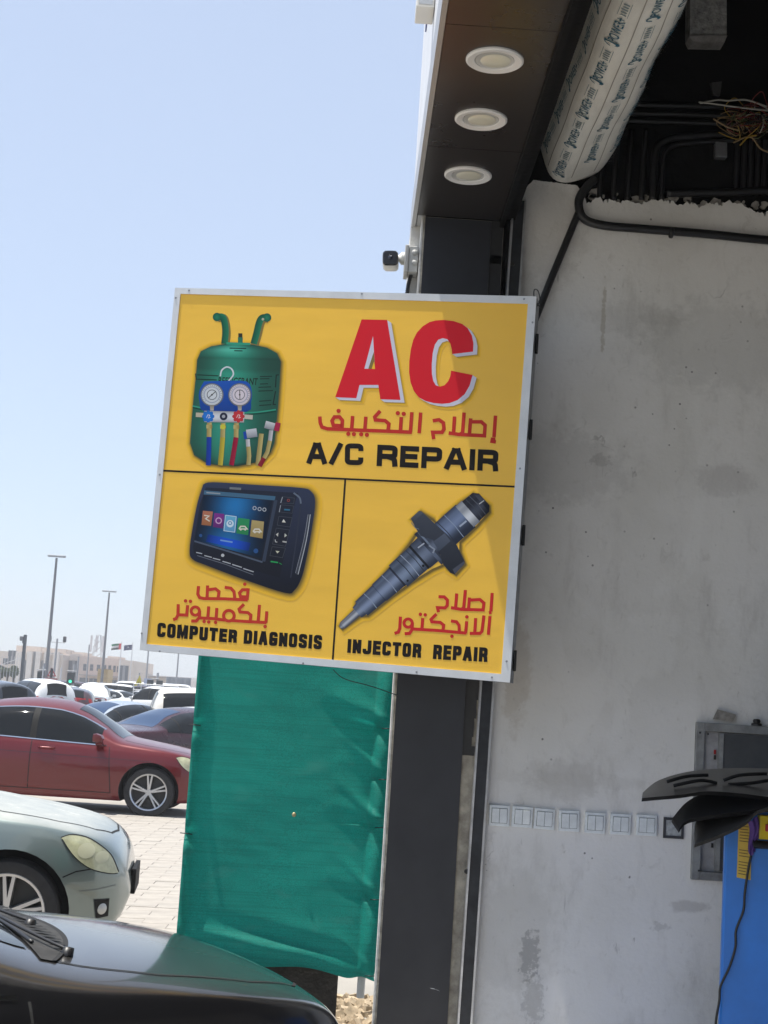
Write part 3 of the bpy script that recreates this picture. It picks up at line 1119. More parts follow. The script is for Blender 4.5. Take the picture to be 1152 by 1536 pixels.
GLYPH = {
    'C': [[(1, .30), (1, .15), (.72, 0), (.28, 0), (0, .15), (0, .85), (.28, 1), (.72, 1), (1, .85), (1, .68)]],
    'O': [[(.5, 0), (.28, 0), (0, .15), (0, .85), (.28, 1), (.72, 1), (1, .85), (1, .15), (.72, 0), (.45, 0)]],
    'M': [[(0, 1), (0, 0)], [(1, 1), (1, 0)], [(.06, 0), (.5, .92), (.94, 0)]],
    'P': [[(0, 1), (0, 0)], [(0, 0), (.7, 0), (1, .13), (1, .43), (.7, .56), (0, .56)]],
    'U': [[(0, 0), (0, .85), (.28, 1), (.72, 1), (1, .85), (1, 0)]],
    'T': [[(0, 0), (1, 0)], [(.5, 0), (.5, 1)]],
    'E': [[(0, 0), (0, 1)], [(0, 0), (1, 0)], [(0, .48), (.9, .48)], [(0, 1), (1, 1)]],
    'R': [[(0, 1), (0, 0)], [(0, 0), (.7, 0), (1, .13), (1, .41), (.7, .54), (0, .54)], [(.5, .54), (.9, .64), (1, .78), (1.05, 1)]],
    'D': [[(0, 0), (0, 1)], [(0, 0), (.66, 0), (1, .16), (1, .84), (.66, 1), (0, 1)]],
    'I': [[(0, 0), (0, 1)]],
    'A': [[(-.05, 1), (.44, 0)], [(1.05, 1), (.56, 0)], [(.2, .70), (.8, .70)], [(.40, 0), (.60, 0)]],
    'G': [[(1, .30), (1, .15), (.72, 0), (.28, 0), (0, .15), (0, .85), (.28, 1), (.72, 1), (1, .85), (1, .55), (.6, .55)]],
    'N': [[(0, 1), (0, 0)], [(1, 1), (1, 0)], [(.02, .02), (.98, .98)]],
    'S': [[(1, .29), (1, .14), (.72, 0), (.28, 0), (0, .14), (0, .33), (.2, .44), (.8, .56), (1, .69), (1, .86), (.72, 1), (.28, 1), (0, .86), (0, .70)]],
    'J': [[(0, .66), (0, .85), (.28, 1), (.72, 1), (1, .85), (1, 0)]],
    '/': [[(0, 1), (1, 0)]],
}


def _along(pts, t):
    x = t * (len(pts) - 1)
    i = min(int(x), len(pts) - 2)
    return lerp2(pts[i], pts[i + 1], x - i)


def smoothpoly(pts, n=4):
    c = catmull([Vector((*p, 0)) for p in pts + [pts[0]]], n)
    return [(v.x, v.y) for v in c[:-1]]


BLACK, RED = (0.010, 0.008, 0.008), lin((214, 30, 46))
# dividing lines
a = Art(0, 0, 1)
a.stroke([(245, 706), (772, 730)], 2.8, BLACK)
a.stroke([(518, 718), (499, 991)], 2.8, BLACK)
a.done('divider_line')

# --- AC letters with white side and soft shadow
a = Art(495, 465, 4.8)
A_out = [(228, 68), (412, 72), (508, 648), (362, 643), (348, 540), (213, 540), (190, 635), (38, 628)]
A_in = [(310, 188), (325, 425), (248, 423)]
C_poly = [(1030, 300), (1033, 240), (1022, 185), (990, 130), (950, 100), (890, 80), (820, 72), (760, 76), (715, 88), (665, 120), (625, 165), (600, 215), (582, 285), (571, 370), (570, 450),
          (580, 520), (605, 585), (640, 630), (690, 656), (745, 670), (805, 676), (860, 671), (920, 648), (970, 606), (1005, 545), (1027, 468),
          (872, 437), (866, 478), (850, 515), (825, 542), (790, 552), (762, 542), (744, 512), (734, 460), (733, 390), (740, 310), (755, 250), (780, 214), (812, 203), (845, 211), (866, 240), (877, 285), (880, 318)]
yel = lin((243, 192, 56))
for base in (A_out, C_poly):
    for k in range(9, -1, -1):
        t = k / 9
        sh = 26 + 30 * t
        col = tuple(c0 + (c1 - c0) * (t ** 0.8) for c0, c1 in zip((0.16, 0.12, 0.03), yel))
        a.poly([(x + sh * 0.95, y + sh * 0.70) for x, y in base], col)
for base in (A_out, C_poly):
    for k in range(8, 0, -1):
        a.poly([(x + 3.6 * k, y + 2.5 * k) for x, y in base], lin((205, 205, 222)))
A_full = [(228, 68), (412, 72), (508, 648), (362, 643), (348, 540), (213, 540), (190, 635), (38, 628)]
# A is drawn in two pieces round its counter
a.poly([(228, 68), (412, 72), (508, 648), (362, 643), (348, 540), (340, 425), (325, 425), (310, 188), (308, 188)], RED)
a.poly([(228, 68), (310, 188), (248, 423), (345, 425), (356, 540), (213, 540), (190, 635), (38, 628)], RED)
a.poly(C_poly, RED)
# counter of the A: white side and yellow gap
a.poly([(310, 188), (316, 300), (276, 423), (248, 423)], lin((205, 205, 222)))
a.poly([(316, 300), (325, 425), (276, 424)], (0.22, 0.16, 0.05))
a.poly([(318, 370), (325, 425), (300, 424)], yel)
a.done('lettering', 'big red letters AC with white edges')

# --- Arabic lines and English lines
m_ = lambda: None
a = Art(460, 600, 3.84)
SW = 21
for st in ([(1088, 90), (1079, 214)], [(1087, 226), (1070, 226), (1068, 238), (1090, 242)],
           [(945, 106), (937, 203)], [(945, 126), (1006, 126), (1028, 146), (1024, 206), (888, 199)],
           [(907, 72), (898, 190), (880, 199), (818, 190)], [(852, 95), (846, 190)],
           [(726, 120), (762, 114), (788, 132), (791, 168), (780, 186), (726, 186), (732, 226)],
           [(657, 72), (648, 192)], [(606, 70), (598, 184)],
           [(606, 186), (420, 178), (300, 174), (120, 166), (88, 156), (78, 130), (76, 95)],
           [(545, 98), (540, 182)], [(424, 63), (392, 98), (396, 115), (452, 119), (474, 138), (468, 178)],
           [(341, 96), (335, 176)], [(265, 92), (259, 172)],
           [(203, 168), (206, 118), (190, 98), (160, 98), (146, 120), (154, 146), (206, 149)]):
    a.stroke(st, SW, lin((192, 50, 42)))
for x, y in ((525, 76), (559, 80), (314, 198), (347, 201), (240, 195), (272, 197), (184, 63)):
    a.disc(x, y, 12.5, lin((192, 50, 42)), n=14)
a.done('lettering', 'red Arabic line under the big letters')
a = Art(460, 600, 3.84)
a.strike('A/C', ((2, 246), (328, 252), (326, 376), (0, 366)), BLACK, (0.20, 0.05, 0.52))
a.done('lettering', 'black word A/C')
a = Art(460, 600, 3.84)
a.strike('REPAIR', ((408, 258), (1106, 290), (1100, 412), (402, 380)), BLACK, (0.20, 0.10, 0.56))
a.done('lettering', 'black word REPAIR after A/C')

a = Art(225, 865, 4.267)
SW = 20
cr = lin((196, 58, 44))
for st in ([(311, 60), (306, 112), (318, 134), (345, 140), (480, 142), (626, 149)], [(369, 56), (365, 140)], [(369, 84), (420, 78), (442, 96), (436, 138)],
           [(478, 68), (518, 74), (538, 96), (543, 142)], [(629, 74), (622, 148)], [(626, 84), (592, 84), (573, 104), (580, 128), (624, 130)],
           [(748, 222), (742, 296)], [(746, 294), (600, 286), (515, 280)], [(701, 180), (692, 290)],
           [(602, 176), (570, 208), (576, 226), (626, 230), (646, 246), (641, 286)],
           [(480, 278), (400, 268), (318, 264)], [(428, 200), (423, 270)], [(376, 190), (370, 266)],
           [(318, 218), (316, 262), (296, 284), (264, 284)], [(241, 182), (235, 246), (178, 244)], [(181, 176), (179, 244), (168, 268), (148, 275)]):
    a.stroke(st, SW, cr)
a.ring(505, 250, 24, 44, cr)
a.ring(290, 220, 17, 36, cr)
for x, y in ((607, 48), (737, 319), (420, 293), (347, 287), (376, 290), (228, 155), (259, 158)):
    a.disc(x, y, 11.5, cr, n=14)
a.done('lettering', 'red Arabic lines above COMPUTER DIAGNOSIS')
a = Art(225, 865, 4.267)
a.strike('COMPUTER', ((50, 294), (560, 343), (554, 424), (44, 384)), BLACK, (0.215, 0.09, 0.29))
a.done('lettering', 'black word COMPUTER')
a = Art(225, 865, 4.267)
a.strike('DIAGNOSIS', ((604, 341), (1104, 376), (1098, 466), (598, 428)), BLACK, (0.215, 0.09, 0.29))
a.done('lettering', 'black word DIAGNOSIS')

a = Art(505, 875, 4.608)
SW = 22
for st in ([(1075, 66), (1066, 195)], [(918, 98), (911, 182)], [(918, 116), (990, 112), (1018, 136), (1012, 184), (870, 180)],
           [(890, 46), (878, 168), (862, 180), (790, 168)], [(830, 70), (822, 168)],
           [(704, 92), (744, 94), (766, 116), (764, 154), (748, 170), (697, 168), (704, 200)],
           [(1060, 226), (1048, 356)], [(1070, 200), (1052, 204)],
           [(1018, 222), (1004, 332), (990, 346), (920, 346)], [(961, 240), (954, 344)],
           [(899, 262), (891, 346)], [(896, 344), (700, 326), (530, 316)], [(790, 260), (828, 266), (846, 290), (848, 338)],
           [(690, 212), (652, 250), (658, 266), (716, 270), (740, 290), (734, 328)], [(595, 240), (589, 320)],
           [(524, 272), (520, 322), (504, 346), (470, 348)], [(441, 230), (436, 312), (426, 338), (400, 346)]):
    a.stroke(st, SW, lin((200, 44, 44)))
a.ring(494, 275, 18, 39, lin((200, 44, 44)))
for x, y in ((900, 232), (797, 366), (579, 214), (612, 218)):
    a.disc(x, y, 12.5, lin((200, 44, 44)), n=14)
a.done('lettering', 'red Arabic lines above INJECTOR REPAIR')
a = Art(505, 875, 4.608)
a.strike('INJECTOR', ((78, 384), (588, 420), (581, 515), (72, 480)), BLACK, (0.215, 0.09, 0.29))
a.done('lettering', 'black word INJECTOR')
a = Art(505, 875, 4.608)
a.strike('REPAIR', ((671, 424), (1046, 446), (1040, 544), (664, 523)), BLACK, (0.215, 0.09, 0.29))
a.done('lettering', 'black word REPAIR after INJECTOR')

# --- picture of a green gas bottle with gauges
a = Art(200, 420, 3.6)
tankL = [(500, 345), (420, 358), (365, 385), (345, 430), (338, 520), (325, 640), (315, 760), (306, 880), (328, 945), (400, 992), (470, 1002)]
tankR = [(640, 348), (720, 365), (775, 395), (797, 440), (792, 540), (782, 680), (772, 780), (762, 880), (742, 930), (690, 980), (560, 1006)]
out = tankL + tankR[::-1]
a.halo(out, 26, shift=(4, 4))
for hp in ([(452, 200), (480, 200), (492, 225), (498, 280), (492, 345)], [(722, 203), (696, 205), (680, 230), (665, 290), (650, 345)]):
    a.stroke([(x + 6, y + 6) for x, y in hp], 44, (0.22, 0.16, 0.05), smooth=True)
    a.stroke(hp, 36, (0.015, 0.19, 0.10), smooth=True, col2=(0.004, 0.07, 0.045))
    a.disc(hp[0][0], hp[0][1], 23, (0.02, 0.20, 0.11), col2=(0.006, 0.09, 0.06))
a.disc(700, 212, 7, (0.45, 0.42, 0.3))
a.stroke([(578, 288), (578, 312)], 22, (0.03, 0.03, 0.02))
a.stroke([(578, 310), (578, 342)], 26, (0.02, 0.17, 0.10))


def tankcol(u, v):
    s_ = 0.30 + 0.9 * math.exp(-((u - 0.42) / 0.26) ** 2)
    if v < 0.30:
        s_ *= 1.15 - 0.4 * abs(v - 0.16) / 0.16
    elif v > 0.62:
        s_ *= max(0.30, 1 - (v - 0.62) * 1.7)
    if 0.26 < v < 0.36:
        s_ *= 0.72
    g = (0.012 + 0.016 * s_, 0.24 * s_ + 0.01, 0.165 * s_ + 0.01)
    if v < 0.24:
        k = math.exp(-((u - 0.35) / 0.25) ** 2 - ((v - 0.16) / 0.06) ** 2) * 0.5
        g = tuple(x + k * y_ for x, y_ in zip(g, (0.10, 0.30, 0.25)))
    return g


a.gridquad(tankL, tankR, tankcol, 22, 40)
a.stroke([(503, 342), (632, 346)], 12, (0.03, 0.30, 0.19))
a.stroke([(320, 680), (480, 712), (640, 716), (770, 700)], 7, (0.03, 0.30, 0.20), smooth=True)
a.stroke([(320, 689), (480, 721), (640, 725), (770, 709)], 6, (0.005, 0.05, 0.035), smooth=True)
a.text('REFRIGERANT', ((462, 524), (674, 530), (670, 568), (458, 562)), (0.01, 0.02, 0.015), 0.02)
for x0, y0, x1, y1 in ((684, 522, 750, 520), (684, 534, 735, 533), (684, 562, 728, 560), (676, 580, 745, 577), (676, 600, 755, 597), (680, 655, 745, 650), (680, 678, 745, 673), (345, 512, 460, 518), (345, 536, 450, 540), (520, 368, 610, 370), (545, 382, 590, 383)):
    a.stroke([(x0, y0), (x1, y1)], 5.5, (0.01, 0.03, 0.025))
for p_ in ([(786, 512), (772, 514), (768, 580)], [(768, 600), (755, 672), (770, 672)], [(336, 505), (340, 540)]):
    a.stroke(p_, 6, (0.01, 0.02, 0.02))
a.stroke([(470, 520), (478, 488), (505, 470), (532, 482), (540, 512), (515, 545)], 8, (0.55, 0.62, 0.66), smooth=True)
a.poly(smoothpoly([(382, 548), (480, 545), (610, 548), (640, 600), (636, 660), (612, 712), (390, 712), (358, 660), (356, 600)], 3), (0.010, 0.085, 0.42), (0.006, 0.045, 0.25))
for cx, cy, tint in ((425, 620, (0.60, 0.64, 0.68)), (575, 620, (0.66, 0.60, 0.66))):
    a.disc(cx, cy, 63, (0.30, 0.33, 0.38), col2=(0.12, 0.14, 0.17))
    a.disc(cx, cy, 56, tint, col2=tuple(c * 0.85 for c in tint))
    a.ring(cx, cy, 40, 44, (0.25, 0.30, 0.42), n=30)
    a.ring(cx, cy, 24, 28, (0.10, 0.11, 0.13), n=26)
    for k in range(20):
        t = 2.4 + k * 0.235
        a.stroke([(cx + 46 * math.cos(t), cy + 46 * math.sin(t)), (cx + 53 * math.cos(t), cy + 53 * math.sin(t))], 2.2, (0.08, 0.09, 0.12))
    a.stroke([(cx - 18, cy + 16), (cx + 20, cy - 18)] if cx < 500 else [(cx + 1, cy + 24), (cx, cy - 24)], 4, (0.03, 0.03, 0.03))
    a.disc(cx, cy, 5, (0.05, 0.05, 0.05), n=10)
    a.poly([(cx - 12, cy + 55), (cx + 12, cy + 55), (cx + 9, cy + 85), (cx - 9, cy + 85)], (0.20, 0.18, 0.14), (0.42, 0.40, 0.36))
a.stroke([(338, 728), (378, 730)], 24, (0.46, 0.42, 0.32))
a.stroke([(600, 738), (645, 742)], 24, (0.48, 0.46, 0.40))
a.gridquad([(384, 706), (384, 768)], [(600, 712), (598, 770)], lambda u, v: tuple(c * (0.5 + 0.6 * math.sin(math.pi * v)) for c in (0.55, 0.57, 0.62)), 4, 8)
for cx, col in ((405, (0.012, 0.14, 0.50)), (568, (0.45, 0.03, 0.04))):
    for k in range(8):
        t = k * math.pi / 4
        a.disc(cx + 24 * math.cos(t), 737 + 24 * math.sin(t), 10, col, n=10)
    a.disc(cx, 737, 27, tuple(c * 1.3 for c in col), col2=col)
    a.stroke([(cx - 10, 744), (cx - 2, 728), (cx + 8, 730), (cx + 2, 746), (cx + 12, 742)], 3, (0.6, 0.6, 0.62))
a.disc(488, 737, 21, (0.02, 0.025, 0.05))
a.disc(488, 737, 9, (0.35, 0.36, 0.4), n=12)
GOLD, GOLD2 = (0.50, 0.42, 0.17), (0.28, 0.21, 0.07)
for x0, top, xb, hose in ((411, 770, 405, (0.008, 0.05, 0.40)), (485, 772, 470, (0.55, 0.44, 0.05)), (557, 772, 530, (0.36, 0.012, 0.05))):
    a.stroke([(x0, top), (x0 - 2, top + 80)], 25, GOLD, col2=GOLD2)
    a.stroke([(x0, top + 12), (x0, top + 32)], 31, GOLD2, col2=GOLD)
    a.stroke([(x0 - 2, top + 78), (xb + (x0 - xb) * 0.5, top + 150), (xb, 1001)], 26, hose, col2=tuple(c * 0.55 for c in hose))
a.disc(485, 793, 14, (0.55, 0.52, 0.05))
a.stroke([(596, 840), (612, 838)], 40, (0.01, 0.06, 0.35))
a.stroke([(612, 832), (668, 824)], 46, (0.55, 0.57, 0.62), col2=(0.22, 0.24, 0.28))
a.stroke([(618, 860), (621, 900)], 22, (0.62, 0.62, 0.64), col2=(0.3, 0.3, 0.32))
a.stroke([(622, 900), (626, 950), (622, 1000)], 23, GOLD, col2=GOLD2)
a.stroke([(692, 830), (684, 900), (672, 1003)], 25, GOLD, col2=GOLD2)
a.stroke([(712, 780), (762, 794)], 40, (0.56, 0.57, 0.60), col2=(0.22, 0.23, 0.26))
a.stroke([(765, 790), (792, 796)], 46, (0.36, 0.015, 0.06))
a.stroke([(745, 812), (738, 870)], 22, (0.56, 0.56, 0.58), col2=(0.26, 0.26, 0.28))
a.stroke([(738, 868), (724, 930), (705, 965)], 22, GOLD, col2=GOLD2)
a.stroke([(706, 962), (682, 1006)], 24, (0.22, 0.01, 0.025))
a.done('printed_picture', 'printed picture of a green gas bottle with gauge set')

# --- picture of the diagnosis tablet
a = Art(200, 700, 3.6)
out = smoothpoly([(378, 96), (430, 84), (660, 98), (900, 114), (958, 132), (982, 190), (962, 350), (930, 520), (905, 610), (870, 668), (820, 682), (600, 610), (400, 535), (320, 500), (304, 450), (322, 320), (348, 190)], 4)
a.halo(out, 34, shift=(5, 6))
a.poly(out, (0.030, 0.042, 0.085), (0.006, 0.008, 0.016))
a.poly([(392, 112), (890, 142), (872, 200), (790, 600), (330, 470), (322, 440), (360, 200)], (0.016, 0.022, 0.042), (0.008, 0.010, 0.018))
a.poly([(384, 128), (768, 160), (764, 182), (380, 150)], (0.05, 0.13, 0.22))
a.stroke([(395, 140), (470, 146)], 7, (0.26, 0.30, 0.34))
a.stroke([(520, 116), (582, 120)], 12, (0.16, 0.18, 0.2))


def scr(u, v):
    g = math.exp(-((u - 0.48) / 0.26) ** 2) * (0.35 + 0.65 * math.exp(-((v - 0.15) / 0.35) ** 2) + 0.5 * math.exp(-((v - 0.85) / 0.2) ** 2))
    return (0.004 + 0.010 * g, 0.008 + 0.16 * g, 0.02 + 0.42 * g)


a.gridquad([(378, 156), (332, 398)], [(752, 184), (690, 494)], scr, 22, 18)
for q, c0, c1 in (([(376, 238), (430, 243), (420, 320), (368, 314)], (0.42, 0.16, 0.10), (0.30, 0.12, 0.05)), ([(438, 250), (492, 256), (484, 334), (430, 326)], (0.20, 0.03, 0.24), (0.10, 0.02, 0.14)),
                  ([(498, 262), (556, 270), (548, 354), (489, 346)], (0.12, 0.40, 0.60), (0.10, 0.28, 0.50)), ([(566, 276), (628, 284), (620, 370), (556, 360)], (0.02, 0.26, 0.10), (0.02, 0.20, 0.07)),
                  ([(640, 288), (706, 297), (698, 388), (630, 376)], (0.40, 0.32, 0.14), (0.30, 0.22, 0.08))):
    a.poly(q, c0, c1)
    cx, cy = sum(p[0] for p in q) / 4, sum(p[1] for p in q) / 4
    lt = (0.62, 0.60, 0.52)
    if q[0][0] in (566, 640):
        a.stroke([(cx - 22, cy + 14), (cx - 12, cy), (cx + 10, cy), (cx + 22, cy + 14), (cx - 22, cy + 14)], 7, lt)
        a.disc(cx - 12, cy + 18, 5, lt, n=8)
        a.disc(cx + 12, cy + 18, 5, lt, n=8)
    elif q[0][0] == 438:
        a.ring(cx, cy, 12, 18, (0.55, 0.35, 0.55), n=12)
    elif q[0][0] == 498:
        a.disc(cx, cy, 20, (0.55, 0.66, 0.75), n=14)
        a.ring(cx, cy - 3, 6, 11, (0.10, 0.25, 0.45), n=12)
        a.stroke([(498, 262), (556, 270), (548, 354), (489, 346), (498, 262)], 3.5, (0.5, 0.65, 0.75))
    else:
        a.stroke([(cx - 16, cy - 16), (cx + 10, cy - 12), (cx - 8, cy + 2), (cx + 14, cy + 16)], 6, lt)
for x, y in ((655, 224), (682, 229), (708, 232)):
    a.ring(x, y, 7, 11, (0.4, 0.44, 0.5), n=10)
a.gridquad([(404, 366), (392, 404)], [(634, 412), (622, 456)], lambda u, v: tuple(c * (0.4 + math.sin(math.pi * u)) for c in (0.006, 0.06, 0.42)), 8, 3)
a.stroke([(470, 397), (536, 408)], 8, (0.16, 0.32, 0.6))
a.disc(364, 372, 9, (0.02, 0.08, 0.24), n=10)
a.disc(662, 455, 13, (0.02, 0.08, 0.24), n=12)
a.stroke([(330, 402), (516, 458), (698, 516)], 9, (0.075, 0.10, 0.15))
a.stroke([(770, 180), (738, 340), (704, 512)], 18, (0.035, 0.05, 0.085))
for x0, y0, x1, y1 in ((340, 463, 372, 470), (384, 480, 424, 490), (430, 494, 470, 504), (482, 511, 526, 524), (534, 528, 586, 544), (594, 550, 650, 568)):
    a.stroke([(x0, y0), (x1, y1)], 5, (0.45, 0.48, 0.52))
a.stroke([(345, 480), (500, 528), (648, 584)], 3, (0.16, 0.18, 0.22))
a.disc(483, 479, 9, (0.5, 0.52, 0.55), n=10)
for q in ([(806, 162), (870, 170), (866, 200), (800, 196)], [(796, 206), (866, 212), (858, 252), (788, 244)], [(786, 268), (858, 276), (846, 326), (778, 316)], [(772, 332), (844, 342), (822, 430), (752, 418)], [(750, 432), (822, 440), (806, 492), (738, 480)]):
    a.stroke(q + [q[0]], 3, (0.05, 0.06, 0.08))
a.stroke([(806, 164), (796, 196)], 4, (0.3, 0.33, 0.38))
a.stroke([(796, 208), (788, 246)], 4, (0.3, 0.33, 0.38))
a.poly([(812, 284), (824, 302), (802, 300)], (0.6, 0.6, 0.55))
a.poly([(770, 366), (784, 356), (781, 378)], (0.5, 0.5, 0.46))
a.poly([(830, 372), (818, 360), (816, 382)], (0.5, 0.5, 0.46))
a.poly([(768, 454), (790, 457), (778, 468)], (0.55, 0.55, 0.45))
a.stroke([(815, 232), (846, 234)], 8, (0.03, 0.16, 0.28))
a.stroke([(766, 394), (768, 406), (778, 408)], 4, (0.5, 0.5, 0.5))
a.stroke([(806, 404), (828, 408)], 8, (0.4, 0.4, 0.4))
a.stroke([(742, 512), (782, 518)], 7, (0.02, 0.35, 0.10))
a.stroke([(788, 520), (802, 528)], 3, (0.02, 0.35, 0.10))
a.ring(838, 182, 5, 8, (0.3, 0.06, 0.05), n=10)
a.stroke([(866, 142), (898, 168), (905, 200)], 9, (0.12, 0.15, 0.21), smooth=True)
a.stroke([(905, 200), (880, 400), (850, 600)], 7, (0.028, 0.036, 0.06), smooth=True)
a.stroke([(952, 258), (930, 400), (884, 582)], 13, (0.05, 0.06, 0.08), smooth=True)
a.stroke([(956, 258), (934, 400), (890, 582)], 4, (0.42, 0.45, 0.50), smooth=True)
a.stroke([(944, 258), (920, 400), (876, 575)], 3, (0.24, 0.26, 0.31), smooth=True)
a.done('printed_picture', 'printed picture of a dark diagnosis tablet')

# --- picture of the injector
a = Art(490, 700, 3.388)
ax_, pp_ = Vector((0.747, -0.665, 0)), Vector((0.665, 0.747, 0))
T0 = Vector((72, 815, 0))


def ij(s_, h):
    v = T0 + ax_ * s_ + pp_ * h
    return (v.x, v.y)


def barrel(s0, s1, h0, h1, c0=(0.02, 0.03, 0.055), c1=(0.22, 0.28, 0.42), pk=0.55):
    def cf(u, v):
        k = math.exp(-((v - pk) / 0.22) ** 2) + 0.35 * math.exp(-((v - 0.15) / 0.1) ** 2)
        return tuple(x + (y_ - x) * min(1, k) for x, y_ in zip(c0, c1))
    off = layer()
    rows, cs = [], []
    for j in range(13):
        v = j / 12
        rows.append([a.pt(*ij(s_, (v * 2 - 1) * h), off) for s_, h in ((s0, h0), (s1, h1))])
        cs += [cf(0, v)] * 2
    a.mb.grid(rows, cs)


out = [ij(s_, -h) for s_, h in ((-5, 12), (110, 24), (140, 48), (300, 58), (420, 72), (540, 92), (600, 108), (640, 80))] + [(425, 262), (475, 222), (540, 262), (560, 285)] + \
      [ij(s_, -h) for s_, h in ((760, 80), (870, 75), (955, 66))] + [ij(s_, h) for s_, h in ((975, 40), (955, 66), (860, 78), (740, 82))] + [(680, 430), (705, 495), (655, 550), (610, 515)] + \
      [ij(s_, h) for s_, h in ((600, 112), (540, 92), (420, 72), (300, 58), (140, 48), (110, 24), (-5, 12))]
a.halo(out, 22, shift=(4, 5))
barrel(-4, 14, 10, 20, (0.05, 0.06, 0.09), (0.30, 0.34, 0.40))
barrel(12, 118, 20, 23, (0.04, 0.05, 0.08), (0.45, 0.48, 0.54))
barrel(110, 146, 34, 40, (0.03, 0.04, 0.07), (0.24, 0.30, 0.42))
barrel(140, 262, 48, 52)
barrel(258, 300, 50, 56, (0.015, 0.02, 0.04), (0.12, 0.17, 0.28))
barrel(262, 385, 56, 60)
barrel(380, 392, 62, 62, (0.008, 0.01, 0.02), (0.05, 0.06, 0.10))
barrel(390, 530, 72, 74, (0.025, 0.035, 0.06), (0.20, 0.26, 0.38), 0.6)
barrel(528, 542, 76, 76, (0.004, 0.005, 0.008), (0.02, 0.025, 0.035))
barrel(540, 596, 78, 80, (0.02, 0.028, 0.05), (0.15, 0.19, 0.28))
barrel(592, 612, 104, 104, (0.012, 0.016, 0.03), (0.10, 0.13, 0.20), 0.7)
barrel(610, 622, 104, 102, (0.03, 0.04, 0.06), (0.16, 0.20, 0.28), 0.3)
barrel(620, 700, 62, 62, (0.012, 0.016, 0.03), (0.12, 0.15, 0.22))
barrel(690, 850, 76, 76, (0.018, 0.025, 0.045), (0.17, 0.23, 0.38), 0.42)
barrel(842, 886, 70, 70, (0.16, 0.18, 0.22), (0.62, 0.66, 0.72), 0.6)
barrel(884, 955, 66, 64, (0.008, 0.010, 0.018), (0.05, 0.06, 0.09), 0.6)
barrel(953, 976, 64, 40, (0.008, 0.010, 0.018), (0.06, 0.07, 0.10), 0.4)
a.stroke([(775, 190), (800, 172)], 5, (0.5, 0.52, 0.55))
a.poly([(428, 262), (470, 224), (482, 228), (545, 285), (612, 345), (662, 400), (702, 482), (698, 498), (652, 548), (628, 540), (588, 490), (575, 430), (540, 372), (478, 352), (452, 312)], (0.05, 0.06, 0.085), (0.014, 0.018, 0.028))
a.poly([(428, 262), (470, 224), (490, 236), (448, 276)], (0.085, 0.10, 0.13), (0.05, 0.06, 0.08))
a.poly([(540, 382), (600, 338), (630, 378), (572, 428)], (0.085, 0.105, 0.15), (0.05, 0.065, 0.10))
a.poly([(640, 522), (698, 480), (702, 492), (652, 546)], (0.07, 0.08, 0.11))
a.stroke([(430, 284), (452, 312), (470, 318)], 4, (0.15, 0.17, 0.2))
a.stroke([(520, 400), (548, 420), (540, 440)], 8, (0.24, 0.28, 0.36))
for s_, h_, c_ in ((440, 70, (0.02, 0.025, 0.04)), (470, 71, (0.30, 0.35, 0.45)), (505, 72, (0.03, 0.035, 0.05)), (330, 57, (0.26, 0.31, 0.42)), (200, 49, (0.24, 0.30, 0.40)), (720, 74, (0.025, 0.03, 0.05)), (770, 74, (0.24, 0.30, 0.42)), (905, 62, (0.05, 0.06, 0.08)), (930, 62, (0.09, 0.10, 0.13))):
    a.stroke([ij(s_, -h_), ij(s_ + 5, 0), ij(s_, h_)], 4, c_)
a.stroke([ij(560, -40), ij(600, -36)], 7, (0.38, 0.42, 0.50))
a.stroke([ij(790, 20), ij(835, 22)], 9, (0.34, 0.40, 0.52))
a.disc(*ij(520, 46), 7, (0.008, 0.010, 0.015), n=10)
a.disc(*ij(410, 50), 6, (0.01, 0.012, 0.02), n=10)
a.done('printed_picture', 'printed picture of a dark steel fuel injector')

# hinges and brackets that carry the sign
for py in (510, 640, 800, 990):
    e = lerp2(TR, BR, (py - 445) / 579)
    p = SG(e[0], e[1], -0.05)
    t_ = -SN
    h_ = MB()
    h_.box(p + Vector((0.003, -0.01, -0.035)), p + Vector((0.008, 0.025, 0.035)))
    h_.cyl(p + Vector((0.008, 0.01, -0.04)), p + Vector((0.008, 0.01, 0.04)), 0.006, n=10)
    h_.build('hinge', m_blk_pl, sign)
for py in (560, 900):
    e = lerp2(TR, BR, (py - 445) / 579)
    p = SG(e[0], e[1], -0.09)
    MB().box((p.x - 0.05, p.y + 0.02, p.z - 0.02), (p.x - 0.035, YW - 0.046, p.z + 0.02)).build('bracket', m_steel_dk, sign)
# loop of tie wire at the top corner
MB().tube(catmull([SG(803, 458, -0.03), SG(809, 448, -0.02), SG(806, 434, -0.02), SG(800, 432, -0.03), SG(801, 446, -0.03), SG(812, 462, -0.03)], 6), 0.0022, 6).build('tie_wire', m_blk_pl, sign, smooth=True)

# thin black wire sagging under the sign
o = MB().tube(catmull([SG(497, 1004, -0.03), SG(515, 1018, -0.02), SG(550, 1029, -0.1), PY(596, 1043, YW - 0.004)], 8), 0.0018, 6).build('thin_wire', m_blk_pl, smooth=True)
tag(o, 'thin black wire sagging from under the sign to the dark pillar', 'wire')

